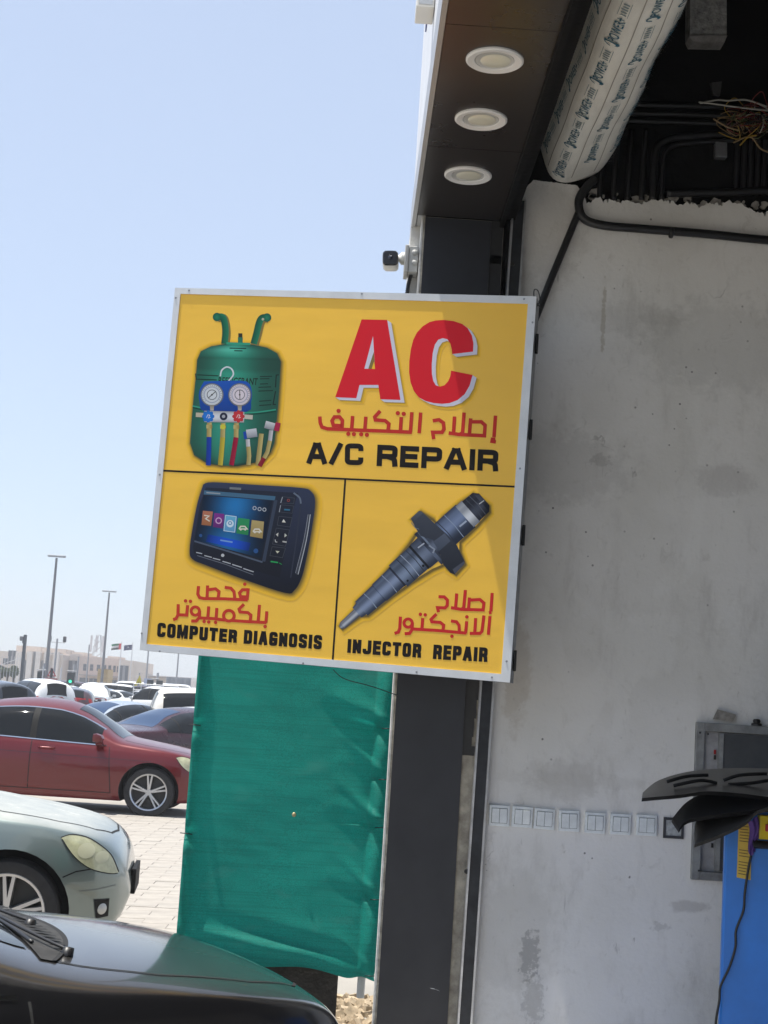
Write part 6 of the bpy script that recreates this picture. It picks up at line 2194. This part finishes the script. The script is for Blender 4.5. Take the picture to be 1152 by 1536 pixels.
# --- maroon sedan and its pale neighbour behind
p_mar = paint('maroon', (0.036, 0.003, 0.006), 0.1, 0.3, 0.5, 0.1)
p_lbl = paint('pale_blue_silver', (0.42, 0.47, 0.54), 0.4, 0.32, 0.9, 0.1)
p_wht = paint('white', (0.72, 0.72, 0.71), 0.0, 0.35, 0.8, 0.08)
p_wht2 = paint('cream_white', (0.66, 0.62, 0.55), 0.0, 0.4, 0.7, 0.1)
p_dk = paint('dark_slate', (0.025, 0.030, 0.036), 0.3, 0.3, 1.0, 0.1)
p_hat = paint('dark_maroon', (0.045, 0.018, 0.022), 0.2, 0.35, 0.8, 0.2)
m_bglass = mat('sky_reflection_glass', (0.020, 0.045, 0.10), 0.04, spec=0.7)  # blue of the reflected sky painted into the glass colour


def at(px, d):
    """ground point straight below picture column px at distance d"""
    q = PY(px, 1040, d)
    return Vector((q.x, d, 0))


hm = R_(50)
mrot = Matrix.Rotation(hm, 3, 'Z')
rc = at(201, 27.0)                                     # near rear corner
mc = rc - mrot @ Vector((-2.2, -0.80, 0))
make_car('dark maroon sedan seen from behind the red car, its tail lamp showing', 'sedan', p_mar, mc, hm, glass=m_bglass, zscale=0.95)
make_car('pale blue-silver sedan parked alongside the maroon one, rear glass catching the sky', 'sedan', p_lbl, at(188, 34.5), R_(58), glass=m_bglass, zscale=0.95)

far = [
    # label, kind, paint, px, dist, heading deg (0 = to the right, 90 = away), scale
    ('dark slate estate with rear spoiler parked just beyond the red car', 'suv', p_dk, -30, 40, 128, 0.93),
    ('large white four-wheel drive showing its dark rear window', 'suv', p_wht, 52, 57, 122, 1.0),
    ('dark maroon hatchback squeezed between white four-wheel drive and white pickup', 'hatch', p_hat, 116, 64, 97, 1.0),
    ('white pickup truck showing its tailgate beside the dark hatchback', 'pickup', p_wht, 140, 74, 95, 1.0),
    ('white sedan with its nose turned away beside the white pickup', 'sedan', p_wht, 176, 84, 135, 0.98),
    ('white sedan with dark rear glass parked behind the white saloon row', 'sedan', p_wht, 212, 92, 140, 1.0),
    ('white passenger van with side windows at the far kerb', 'van', p_wht, 196, 132, 172, 1.0),
    ('cream four-wheel drive with wrapped dark side glass beyond the maroon sedan', 'suv', p_wht2, 374, 36, 12, 1.0),
    ('small white car half hidden behind the green net', 'hatch', p_wht, 372, 31, 14, 0.95),
    ('white car with a flat roof far along the row by the green net', 'suv', p_wht, 300, 78, 15, 1.0),
    ('white hatchback standing far off between pickup and van', 'hatch', p_wht, 146, 118, 80, 1.0),
    ('pale pink-grey car standing just beyond the roof of the red car', 'sedan', p_wht2, -52, 30, 40, 1.0),
    ('white van parked farthest off towards the corrugated fence', 'van', p_wht, 262, 125, 10, 1.0),
    ('grey sedan showing its boot between the white hatchback and the ochre block', 'sedan', p_lbl, 168, 104, 70, 1.0),
    ('black hatchback in the far row under the thin plain pole', 'hatch', p_dk, 222, 108, 120, 1.0),
    ('white pickup in the far row before the low beige building', 'pickup', p_wht, 236, 72, 160, 1.0),
    ('dark sedan at the far kerb below the triangular warning sign', 'sedan', p_dk, 92, 84, 150, 1.0),
    ('silver sedan far off below the ochre block', 'sedan', p_lbl, 160, 92, 20, 1.0),
    ('white estate far off in front of the corrugated fence', 'suv', p_wht, 250, 98, 165, 1.0),
]
for lb, kd, pm_, px, d, hd_, sc_ in far:
    make_car(lb, kd, pm_, at(px, d), R_(hd_), 'cars parked in the far rows', scale=sc_, name={'van': 'parked_van', 'pickup': 'pickup_truck'}.get(kd, 'parked_car'), cat={'van': 'van', 'pickup': 'pickup truck'}.get(kd, 'car'))

rc_ = random.Random(31)
for k, (px, d) in enumerate(((128, 96), (150, 100), (176, 112), (204, 118), (228, 122), (244, 134), (268, 140), (284, 120), (106, 104), (192, 146), (276, 104))):
    kd = ['sedan', 'suv', 'hatch', 'sedan'][k % 4]
    make_car('white car standing in the crowded farthest rows of the lot', kd, [p_wht, p_wht, p_wht2, p_wht][k % 4], at(px, d), R_(rc_.choice((15, 100, 160, 185, 80))), 'white cars in the farthest rows')
for k, (px, d) in enumerate(((120, 88), (210, 100), (258, 112), (88, 110))):
    make_car('dark car standing in the crowded farthest rows of the lot', ['sedan', 'suv'][k % 2], [p_dk, p_hat][k % 2], at(px, d), R_(rc_.choice((15, 100, 160))), 'dark cars in the farthest rows')

# white pipe rack of a work truck
rk = thing('work_truck_rack', 'white tubular rack of a work truck beyond the white cars', 'rack', at(232, 90))
q0 = at(232, 90)
m_rack = mat('rack_white', (0.66, 0.66, 0.66), 0.5)
for k in range(7):
    x = q0.x - 1.3 + k * 0.45
    MB().cyl((x, 90, 1.0), (x, 90, 1.85), 0.03, n=6).build('rack_post', m_rack, rk)
for z in (1.1, 1.5, 1.85):
    MB().cyl((q0.x - 1.3, 89.95, z), (q0.x + 1.4, 89.95, z), 0.03, n=6).build('rack_rail', m_rack, rk)
MB().box((q0.x - 1.5, 90.05, 0.55), (q0.x + 1.6, 91.9, 1.0)).build('truck_bed', p_wht, rk)
for x in (-1.0, 1.1):
    MB().cyl((q0.x + x, 90.0, 0.36), (q0.x + x, 90.25, 0.36), 0.36, n=18).build('tyre', m_tyre, rk)

# ------------------------------------------------------------------ far side of the lot
m_bld = mat('pink_stone_facade', (0.52, 0.42, 0.36), 0.85, var=0.12, scale=0.15)
m_bld2 = mat('cream_stone_facade', (0.58, 0.50, 0.43), 0.85, var=0.1, scale=0.15)
m_win = mat('far_window_glass', (0.055, 0.062, 0.075), 0.12)
m_trimb = mat('far_trim', (0.62, 0.57, 0.52), 0.8)
YBD = 250.0
Z8 = lambda x, y: (x / 3.716, 920 + y / 3.716)


def wbox(mb, x0, y0, x1, y1, Y, dep):
    """block whose front shows between two corners of the enlarged view, at distance Y"""
    a_, c_ = PY(*Z8(x0, y0), Y), PY(*Z8(x1, y1), Y)
    mb.box((min(a_.x, c_.x), Y, min(a_.z, c_.z)), (max(a_.x, c_.x), Y + dep, max(a_.z, c_.z)))
    return mb


def wgnd(mb, x0, y0, x1, Y, dep):
    a_, c_ = PY(*Z8(x0, y0), Y), PY(*Z8(x1, y0), Y)
    mb.box((a_.x, Y, 0), (c_.x, Y + dep, (a_.z + c_.z) / 2))
    return mb


bd = thing('civic_building', 'long pale two-storey building with tall dark window bays across the lot', 'building', (at(90, YBD).x, YBD, 0))
wgnd(MB(), -260, 212, 352, YBD, 30).build('wall', m_bld2, bd)
wgnd(MB(), 352.5, 226, 470, YBD + 6, 30).build('wall', m_bld2, bd)
wgnd(MB(), 436, 246, 662, YBD + 3, 24).build('wall', m_bld, bd)
wgnd(MB(), 662.5, 262, 745, YBD, 26).build('wall', m_bld2, bd)
wgnd(MB(), -260, 206, 355, YBD - 0.6, 0.5).build('cornice', m_trimb, bd) if False else None
for x0, y0, x1, y1, Y in ((92, 178, 228, 214, YBD + 12), (235, 192, 366, 216, YBD + 10), (400, 214, 472, 232, YBD + 14), (600, 238, 660, 262, YBD + 14)):
    wbox(MB(), x0, y0, x1, y1 + 10, Y, 8).build('roof_block', m_bld2, bd)
wins = [(48, 206, 88, 284, 0), (166, 212, 200, 400, 0), (104, 258, 150, 400, 0), (212, 262, 246, 400, 0), (18, 250, 44, 286, 0), (-60, 250, -20, 400, 0), (378, 262, 432, 400, 6),
        (465, 282, 480, 320, 3), (503, 284, 518, 320, 3), (541, 286, 556, 322, 3), (605, 290, 617, 326, 3), (632, 292, 643, 328, 3), (653, 294, 660, 330, 3), (580, 288, 590, 324, 3),
        (668, 290, 706, 430, 0), (444, 358, 488, 400, 3), (498, 362, 538, 424, 3), (600, 372, 656, 436, 3)]
for x0, y0, x1, y1, dy in wins:
    fr_ = wbox(MB(), x0, y0, x1, y1, YBD + dy - 0.05, 0.12).build('window', m_win, bd)
    wbox(MB(), x0, (y0 + y1) / 2 - 1.2, x1, (y0 + y1) / 2 + 1.2, YBD + dy - 0.12, 0.06).build('transom', mat('far_mullion', (0.2, 0.2, 0.21), 0.6), fr_)
    if y1 - y0 > 60:
        wbox(MB(), (x0 + x1) / 2 - 0.8, y0, (x0 + x1) / 2 + 0.8, y1, YBD + dy - 0.13, 0.06).build('mullion', mat('far_mullion', (0.2, 0.2, 0.21), 0.6), fr_)
for x0, x1 in ((88.5, 103), (152, 164), (201, 210), (248, 262), (300, 312)):
    wbox(MB(), x0, 212, x1, 402, YBD - 1.0, 0.98).build('pier', m_trimb, bd)
for k in range(5):
    wbox(MB(), 272 + k * 8, 262, 275 + k * 8, 330, YBD - 0.4, 0.36).build('fin', m_trimb, bd)
wbox(MB(), 440, 344, 662, 352, YBD - 0.5, 3.4).build('awning', mat('far_awning', (0.30, 0.25, 0.23), 0.7), bd)

yb_ = thing('ochre_kiosk', 'narrow ochre block standing before the pale two-storey building', 'kiosk', at(154, 180))
wgnd(MB(), 546, 312, 603, 180, 4).build('wall', mat('ochre_wall', (0.42, 0.30, 0.13), 0.8, var=0.1, scale=0.4), yb_)
for k in range(4):
    wbox(MB(), 546, 336 + k * 24, 603, 338 + k * 24, 179.9, 0.08).build('panel_joint', mat('ochre_joint', (0.28, 0.19, 0.08), 0.8), yb_)
wbox(MB(), 544, 308, 605, 313, 179.8, 4.3).build('roof_edge', mat('ochre_joint', (0.28, 0.19, 0.08)), yb_)
lb_ = thing('low_beige_building', 'low beige building to the side of the two-storey one', 'building', at(220, 270))
wgnd(MB(), 735, 352, 925, 270, 20).build('wall', mat('beige_wall', (0.50, 0.41, 0.32), 0.85, var=0.1, scale=0.2), lb_)
wgnd(MB(), 770, 318, 805, 278, 6).build('roof_block', mat('beige_wall', (0.5, 0.41, 0.32)), lb_)
wbox(MB(), 738, 376, 770, 420, 269.9, 0.15).build('window', m_win, lb_)
wbox(MB(), 735, 344, 925, 351, 269.7, 20.5).build('parapet', m_trimb, lb_)
fc = thing('site_fence', 'grey corrugated site fence behind the far cars', 'fence', at(268, 160))
a_, c_ = PY(*Z8(928, 354), 160), PY(*Z8(1066, 360), 160)
nf = 11
for k in range(nf):
    xa, xb = a_.x + (c_.x - a_.x) * k / nf, a_.x + (c_.x - a_.x) * (k + 1) / nf
    mbf = MB()
    for j in range(5):
        u0, u1 = xa + (xb - xa) * j / 5, xa + (xb - xa) * (j + 0.6) / 5
        mbf.box((u0, 160 - (0.08 if j % 2 else 0), 0), (xa + (xb - xa) * (j + 0.98) / 5, 160.1 - (0.08 if j % 2 else 0), (a_.z + c_.z) / 2))
    mbf.build('fence_panel', mat('fence_grey%d' % (k % 3), [(0.40, 0.41, 0.42), (0.36, 0.37, 0.39), (0.44, 0.44, 0.45)][k % 3], 0.6), fc)


def lamp_post(label, px, ytop, ybase, d, arm=1.9):
    a0 = PY(px, ytop, d)
    r = thing('street_lamp', label, 'street lamp', (a0.x, d, 0), 'tall street lamps beyond the lot')
    m_ = mat('lamp_grey', (0.20, 0.20, 0.21), 0.5, metal=0.4)
    MB().cyl((a0.x, d, 0), (a0.x, d, a0.z), 0.17, 0.09, 10).build('pole', m_, r, smooth=True, sharp=40)
    MB().cyl((a0.x - arm, d, a0.z + 0.12), (a0.x + arm, d, a0.z + 0.12), 0.06, n=8).build('cross_arm', m_, r)
    for sgn in (-1, 1):
        x = a0.x + sgn * arm
        MB().box((x - 0.34, d - 0.16, a0.z + 0.06), (x + 0.34, d + 0.16, a0.z + 0.24)).build('lamp_head', mat('lamp_head_grey', (0.42, 0.43, 0.44), 0.5), r, bevel=0.05)
    return r


lamp_post('tallest twin-headed street lamp, rising over the left wing of the pale building', 85, 837, 1000, 118, 0.38)
lamp_post('twin-headed street lamp rising beside the ochre block', 164, 889, 1010, 160, 0.42)
for px, y0, d, lb in ((224, 960, 150, 'thin plain pole rising over the low beige building'), (268, 978, 150, 'thin plain pole rising behind the corrugated fence'),
                      (134, 967, 165, 'thin grey pole in front of the upper windows of the pale building'), (118, 985, 120, 'thin pale pole beside the signal with green light')):
    a0 = PY(px, y0, d)
    tag(MB().cyl((a0.x, d, 0), (a0.x, d, a0.z), 0.10, 0.07, 8).build('plain_pole', mat('pole_grey', (0.34, 0.34, 0.35), 0.6), smooth=True, sharp=40), lb, 'pole')
# dark post with a box
a0 = PY(37.5, 952, 95)
r = thing('utility_post', 'dark square post with small box at its top before the pale building', 'post', (a0.x, 95, 0))
MB().box((a0.x - 0.08, 95, 0), (a0.x + 0.08, 95.3, a0.z)).build('shaft', mat('post_dark', (0.10, 0.11, 0.12), 0.6), r)
MB().box((a0.x - 0.30, 94.95, a0.z - 0.40), (a0.x - 0.09, 95.3, a0.z - 0.12)).build('control_box', mat('post_box', (0.2, 0.2, 0.21), 0.6), r)
MB().box((a0.x - 0.14, 95.02, a0.z - 0.55), (a0.x - 0.085, 95.2, a0.z - 0.41)).build('arm', mat('post_dark', (0.1, 0.11, 0.12)), r)
# twin-lamp short mast
a0 = PY(86, 958, 140)
r = thing('flood_mast', 'slim mast with two dark floodlights in front of the pale building', 'mast', (a0.x, 140, 0))
MB().cyl((a0.x, 140, 0), (a0.x, 140, a0.z), 0.09, n=8).build('pole', mat('pole_grey', (0.34, 0.34, 0.35)), r)
for sgn in (-1, 1):
    MB().box((a0.x + sgn * 0.7 - 0.14, 139.8, a0.z - 0.3), (a0.x + sgn * 0.7 + 0.14, 140.2, a0.z + 0.25)).build('floodlight', mat('flood_dark', (0.05, 0.05, 0.055), 0.5), r, bevel=0.06)
MB().cyl((a0.x - 0.72, 140, a0.z - 0.35), (a0.x + 0.72, 140, a0.z - 0.35), 0.03, n=6).build('cross_arm', mat('pole_grey', (0.34, 0.34, 0.35)), r)
# telecom mast on the roof
a0 = PY(*Z8(551, 120), YBD + 20)
r = thing('telecom_mast', 'lattice telecom mast with panel antennas rising behind the pale building', 'mast', (a0.x, YBD + 20, 0))
m_tm = mat('mast_grey', (0.36, 0.36, 0.37), 0.6)
for sx_, sy_ in ((-1, -1), (1, -1), (1, 1), (-1, 1)):
    MB().cyl((a0.x + sx_ * 1.5, YBD + 20 + sy_ * 1.5, 0), (a0.x + sx_ * 0.35, YBD + 20 + sy_ * 0.35, a0.z), 0.06, n=6).build('mast_leg', m_tm, r)
for k in range(9):
    t0 = k / 9
    z0_, z1_ = a0.z * t0, a0.z * (k + 1) / 9
    w0_, w1_ = 1.5 - 1.15 * t0, 1.5 - 1.15 * (k + 1) / 9
    MB().cyl((a0.x - w0_, YBD + 18.6, z0_), (a0.x + w1_, YBD + 18.6, z1_), 0.08, n=5).build('brace', m_tm, r)
for dx in (-1.5, 0, 1.5):
    MB().box((a0.x + dx * 0.7 - 0.16, YBD + 18.6, a0.z - 3.2), (a0.x + dx * 0.7 + 0.16, YBD + 19, a0.z - 0.2)).build('antenna', mat('antenna_grey', (0.48, 0.48, 0.49), 0.6), r)
# flags


def flag(label, px, ytop, d, cols, wpx, flip):
    a0 = PY(px, ytop, d)
    r = thing('flag_pole', label, 'flag', (a0.x, d, 0))
    MB().cyl((a0.x, d, 0), (a0.x, d, a0.z + 0.3), 0.08, 0.05, 8).build('pole', mat('pole_pale', (0.55, 0.55, 0.56), 0.4), r)
    W_ = wpx * d / FPX
    H_ = W_ * 0.62
    for nm, x0, x1, v0, v1, c_ in cols:
        rows_ = []
        for j in range(5):
            v = v0 + (v1 - v0) * j / 4
            rows_.append([Vector((a0.x - (x0 + (x1 - x0) * i / 10) * W_, d + 0.25 * math.sin((x0 + (x1 - x0) * i / 10) * 6), a0.z - v * H_ - 0.28 * H_ * ((x0 + (x1 - x0) * i / 10) ** 1.5) * (1 if flip else 0.4))) for i in range(11)])
        MB().grid(rows_).build('flag_band', mat('flag_' + nm, c_, 0.8), r, smooth=True, recalc=False)
    return r


flag('red, green, white and black national flag blowing on its pole above the far building', 182.5, 965, 200,
     [('red', 0.0, 0.30, 0, 1, (0.50, 0.02, 0.03)), ('green', 0.301, 1, 0, 0.333, (0.01, 0.15, 0.06)), ('white', 0.301, 1, 0.334, 0.666, (0.6, 0.6, 0.6)), ('black', 0.301, 1, 0.667, 1, (0.015, 0.015, 0.015))], 14.5, True)
flag('plain dark blue flag with pale emblem blowing on its pole above the far building', 199, 967, 200,
     [('navy', 0.0, 0.42, 0, 1, (0.03, 0.035, 0.10)), ('navy', 0.58, 1, 0, 1, (0.03, 0.035, 0.10)), ('navy', 0.42, 0.58, 0, 0.36, (0.03, 0.035, 0.10)), ('navy', 0.42, 0.58, 0.64, 1, (0.03, 0.035, 0.10)), ('emblem', 0.42, 0.58, 0.361, 0.639, (0.30, 0.30, 0.36))], 12.5, True)
# warning triangle
YT = 100
r = thing('warning_sign', 'red-edged triangular warning sign on a post before the pale building', 'sign', at(77, YT))
tri = [PY(*Z8(x, y), YT) for x, y in ((288, 302), (313, 352), (262, 351))]
cen = sum(tri, Vector()) / 3
MB().prism(tri, (0, 0.04, 0)).build('red_border', mat('sign_red', (0.40, 0.03, 0.03), 0.5), r)
MB().prism([cen + (p_ - cen) * 0.66 + Vector((0, -0.012, 0)) for p_ in tri], (0, 0.01, 0)).build('white_field', mat('sign_white', (0.66, 0.62, 0.62), 0.5), r)
MB().box((cen.x - 0.09, YT - 0.03, cen.z - 0.30), (cen.x + 0.09, YT - 0.016, cen.z + 0.34)).build('pictogram', mat('sign_black', (0.03, 0.03, 0.03), 0.6), r)
MB().box((cen.x - 0.42, YT - 0.015, tri[1].z - 1.3), (cen.x + 0.42, YT + 0.02, tri[1].z - 0.12)).build('lower_plate', mat('sign_pinkish', (0.40, 0.16, 0.15), 0.5), r)
for sx_ in (-0.6, 0.6):
    MB().cyl((cen.x + sx_, YT + 0.1, 0), (cen.x + sx_, YT + 0.1, tri[1].z + 0.6), 0.05, n=8).build('post', mat('pole_pale', (0.55, 0.55, 0.56)), r)


def signal(label, zx, zy0, zy1, d, green=True, n=2):
    a0 = PY(*Z8(zx, zy0), d)
    b0 = PY(*Z8(zx, zy1), d)
    r_ = thing('traffic_light', label, 'traffic light', (a0.x, d, 0))
    MB().cyl((a0.x + 0.15, d + 0.3, 0), (a0.x + 0.15, d + 0.3, a0.z + 0.6), 0.09, n=8).build('pole', mat('pole_grey', (0.34, 0.34, 0.35)), r_)
    for k in range(n):
        x = a0.x + (k - (n - 1) / 2) * 0.75
        hs = MB().box((x - 0.26, d, b0.z), (x + 0.26, d + 0.25, a0.z)).build('housing', mat('signal_dark', (0.02, 0.03, 0.03), 0.5), r_, bevel=0.03)
        for j in range(3):
            zc = a0.z - (j + 0.5) * (a0.z - b0.z) / 3
            lit = (j == 2 and green)
            MB().cyl((x, d - 0.02, zc), (x, d - 0.06, zc), min(0.19, (a0.z - b0.z) / 7), n=14).build('lens', mat('signal_green', (0.03, 0.60, 0.32), 0.3, emit=1.2) if lit else mat('signal_off', (0.03, 0.03, 0.035), 0.3), hs)
    MB().cyl((a0.x - 0.35, d + 0.2, a0.z + 0.1), (a0.x + 0.35, d + 0.2, a0.z + 0.1), 0.04, n=6).build('arm', mat('pole_grey', (0.34, 0.34, 0.35)), r_)
    return r_


signal('traffic light showing green in front of the large dark window', 396, 330, 390, 105, True, 1)
signal('dark unlit traffic light before the left wing of the building', 228, 322, 376, 110, False, 1)
signal('pair of dark traffic light heads seen beyond the white van', 864, 372, 414, 120, False, 2)
# yellow diamond sign and pale panel
d_ = 110
r = thing('hazard_sign', 'yellow pedestrian warning sign beyond the white van', 'sign', at(207, d_))
c0 = PY(*Z8(772, 392), d_)
s_ = 0.5
MB().prism([c0 + Vector(v) for v in ((0.05, 0, s_ * 1.3), (0.38, 0, -s_ * 0.9), (-0.42, 0, -s_ * 0.9))], (0, 0.05, 0)).build('sign_plate', mat('sign_yellow', (0.62, 0.50, 0.02), 0.5), r)
MB().prism([c0 + Vector(v) + Vector((0.0, -0.02, 0)) for v in ((0.02, 0, s_ * 0.35), (0.12, 0, -s_ * 0.6), (-0.12, 0, -s_ * 0.6))], (0, 0.012, 0)).build('pictogram', mat('sign_black', (0.03, 0.03, 0.03)), r)
MB().cyl((c0.x, d_ + 0.12, 0), (c0.x, d_ + 0.12, c0.z + 0.8), 0.05, n=8).build('post', mat('pole_grey', (0.34, 0.34, 0.35)), r)
r = thing('route_sign', 'pale blue-grey road sign panel beyond the white cars', 'sign', at(221, 130))
wbox(MB(), 803, 362, 842, 410, 130, 0.08).build('sign_plate', mat('route_plate', (0.42, 0.46, 0.58), 0.5), r)
for x in (808, 837):
    p_ = PY(*Z8(x, 400), 130)
    MB().cyl((p_.x, 130.15, 0), (p_.x, 130.15, p_.z), 0.06, n=6).build('post', mat('pole_grey', (0.34, 0.34, 0.35)), r)

# ------------------------------------------------------------------ shrubs before the building, left edge
m_leaf = mat('leaf', (0.075, 0.105, 0.04), 0.7, var=0.5, scale=1.2)
m_bark = mat('bark', (0.10, 0.075, 0.05), 0.9)
rl = random.Random(9)
for k, (zx, ztop, wpx) in enumerate(((8, 288, 52), (46, 294, 48), (82, 300, 44), (-40, 280, 60))):
    d = 150 + k * 5
    tp_ = PY(*Z8(zx, ztop), d)
    rad = wpx / 3.716 * d / FPX * 0.62
    tr_ = thing('street_tree', ['round green street tree left of the dark square post', 'green street tree behind the dark square post', 'lowest green street tree beside the dark window bays', 'wide green street tree at the far end of the pale building'][k], 'tree', (tp_.x, d, 0), 'street trees before the building')
    zc = tp_.z - rad
    MB().cyl((tp_.x, d, 0), (tp_.x, d, zc), 0.16, 0.09, 8).build('trunk', m_bark, tr_)
    lim = MB()
    for j in range(5):
        a_ = j * 1.3
        lim.cyl((tp_.x, d, zc * 0.6), (tp_.x + math.cos(a_) * rad * 0.6, d + math.sin(a_) * rad * 0.6, zc + rad * 0.2), 0.06, 0.03, 5)
    lim.build('limbs', m_bark, tr_)
    cr = MB()
    lobes = [(Vector((rl.gauss(0, 0.45), rl.gauss(0, 0.45), rl.gauss(0, 0.35))) * rad, rl.uniform(0.35, 0.6) * rad) for _ in range(11)]
    for j in range(2400):
        lo_, lr = rl.choice(lobes)
        v = Vector((rl.gauss(0, 1), rl.gauss(0, 1), rl.gauss(0, 1))).normalized() * lr * rl.uniform(0.55, 1.05)
        q_ = Vector((tp_.x, d, zc)) + lo_ + v
        if q_.z < 0.8:
            continue
        e1 = Vector((rl.gauss(0, 1), rl.gauss(0, 1), rl.gauss(0, 1))).normalized() * 0.11
        e2 = e1.orthogonal().normalized() * 0.07
        cr.add([q_ - e1, q_ + e2, q_ + e1, q_ - e2], [(0, 1, 2, 3)])
    cr.build('crown', m_leaf, tr_, recalc=False, kind='stuff')
# tall pale railing in front of the trees
rl_ = thing('railing', 'pale upright railing in front of the street trees', 'railing', at(10, 130))
for k in range(9):
    x = PY(*Z8(-30 + k * 17, 330), 130).x
    MB().cyl((x, 130, 0), (x, 130, 3.6), 0.022, n=6).build('upright', mat('pole_pale', (0.55, 0.55, 0.56)), rl_)
xa, xb = PY(*Z8(-30, 330), 130).x, PY(*Z8(108, 330), 130).x
MB().cyl((xa, 129.9, 2.6), (xb, 129.9, 3.5), 0.025, n=6).build('rail', mat('pole_pale', (0.55, 0.55, 0.56)), rl_)
# low buildings on the skyline to close the view
for k, (x0, x1, y0, d, lb) in enumerate(((900, 1300, 372, 520, 'hazy low block far behind the corrugated fence'), (-700, -265, 215, 330, 'pale low block beyond the left end of the two-storey building'))):
    r = thing('distant_block', lb, 'building', at((x0 + x1) / 2 / 3.716, d))
    wgnd(MB(), x0, y0, x1, d, 30).build('wall', m_bld2, r)
    wbox(MB(), x0, y0 - 3, x1, y0 + 1, d - 0.3, 0.25).build('cornice', m_trimb, r)

# ------------------------------------------------------------------ hot hazy air over the lot
hz_m = bpy.data.materials.new('haze_air')
hz_m.use_nodes = True
hn = hz_m.node_tree
hn.nodes.remove(hn.nodes['Principled BSDF'])
pv = hn.nodes.new('ShaderNodeVolumePrincipled')
pv.inputs['Color'].default_value = (0.93, 0.95, 1.0, 1)
pv.inputs['Density'].default_value = 0.0011
hn.links.new(pv.outputs[0], hn.nodes['Material Output'].inputs['Volume'])
hb = MB().box((-420, -40, -1.0), (260, 620, 34)).build('haze', hz_m)
hb['kind'] = 'stuff'
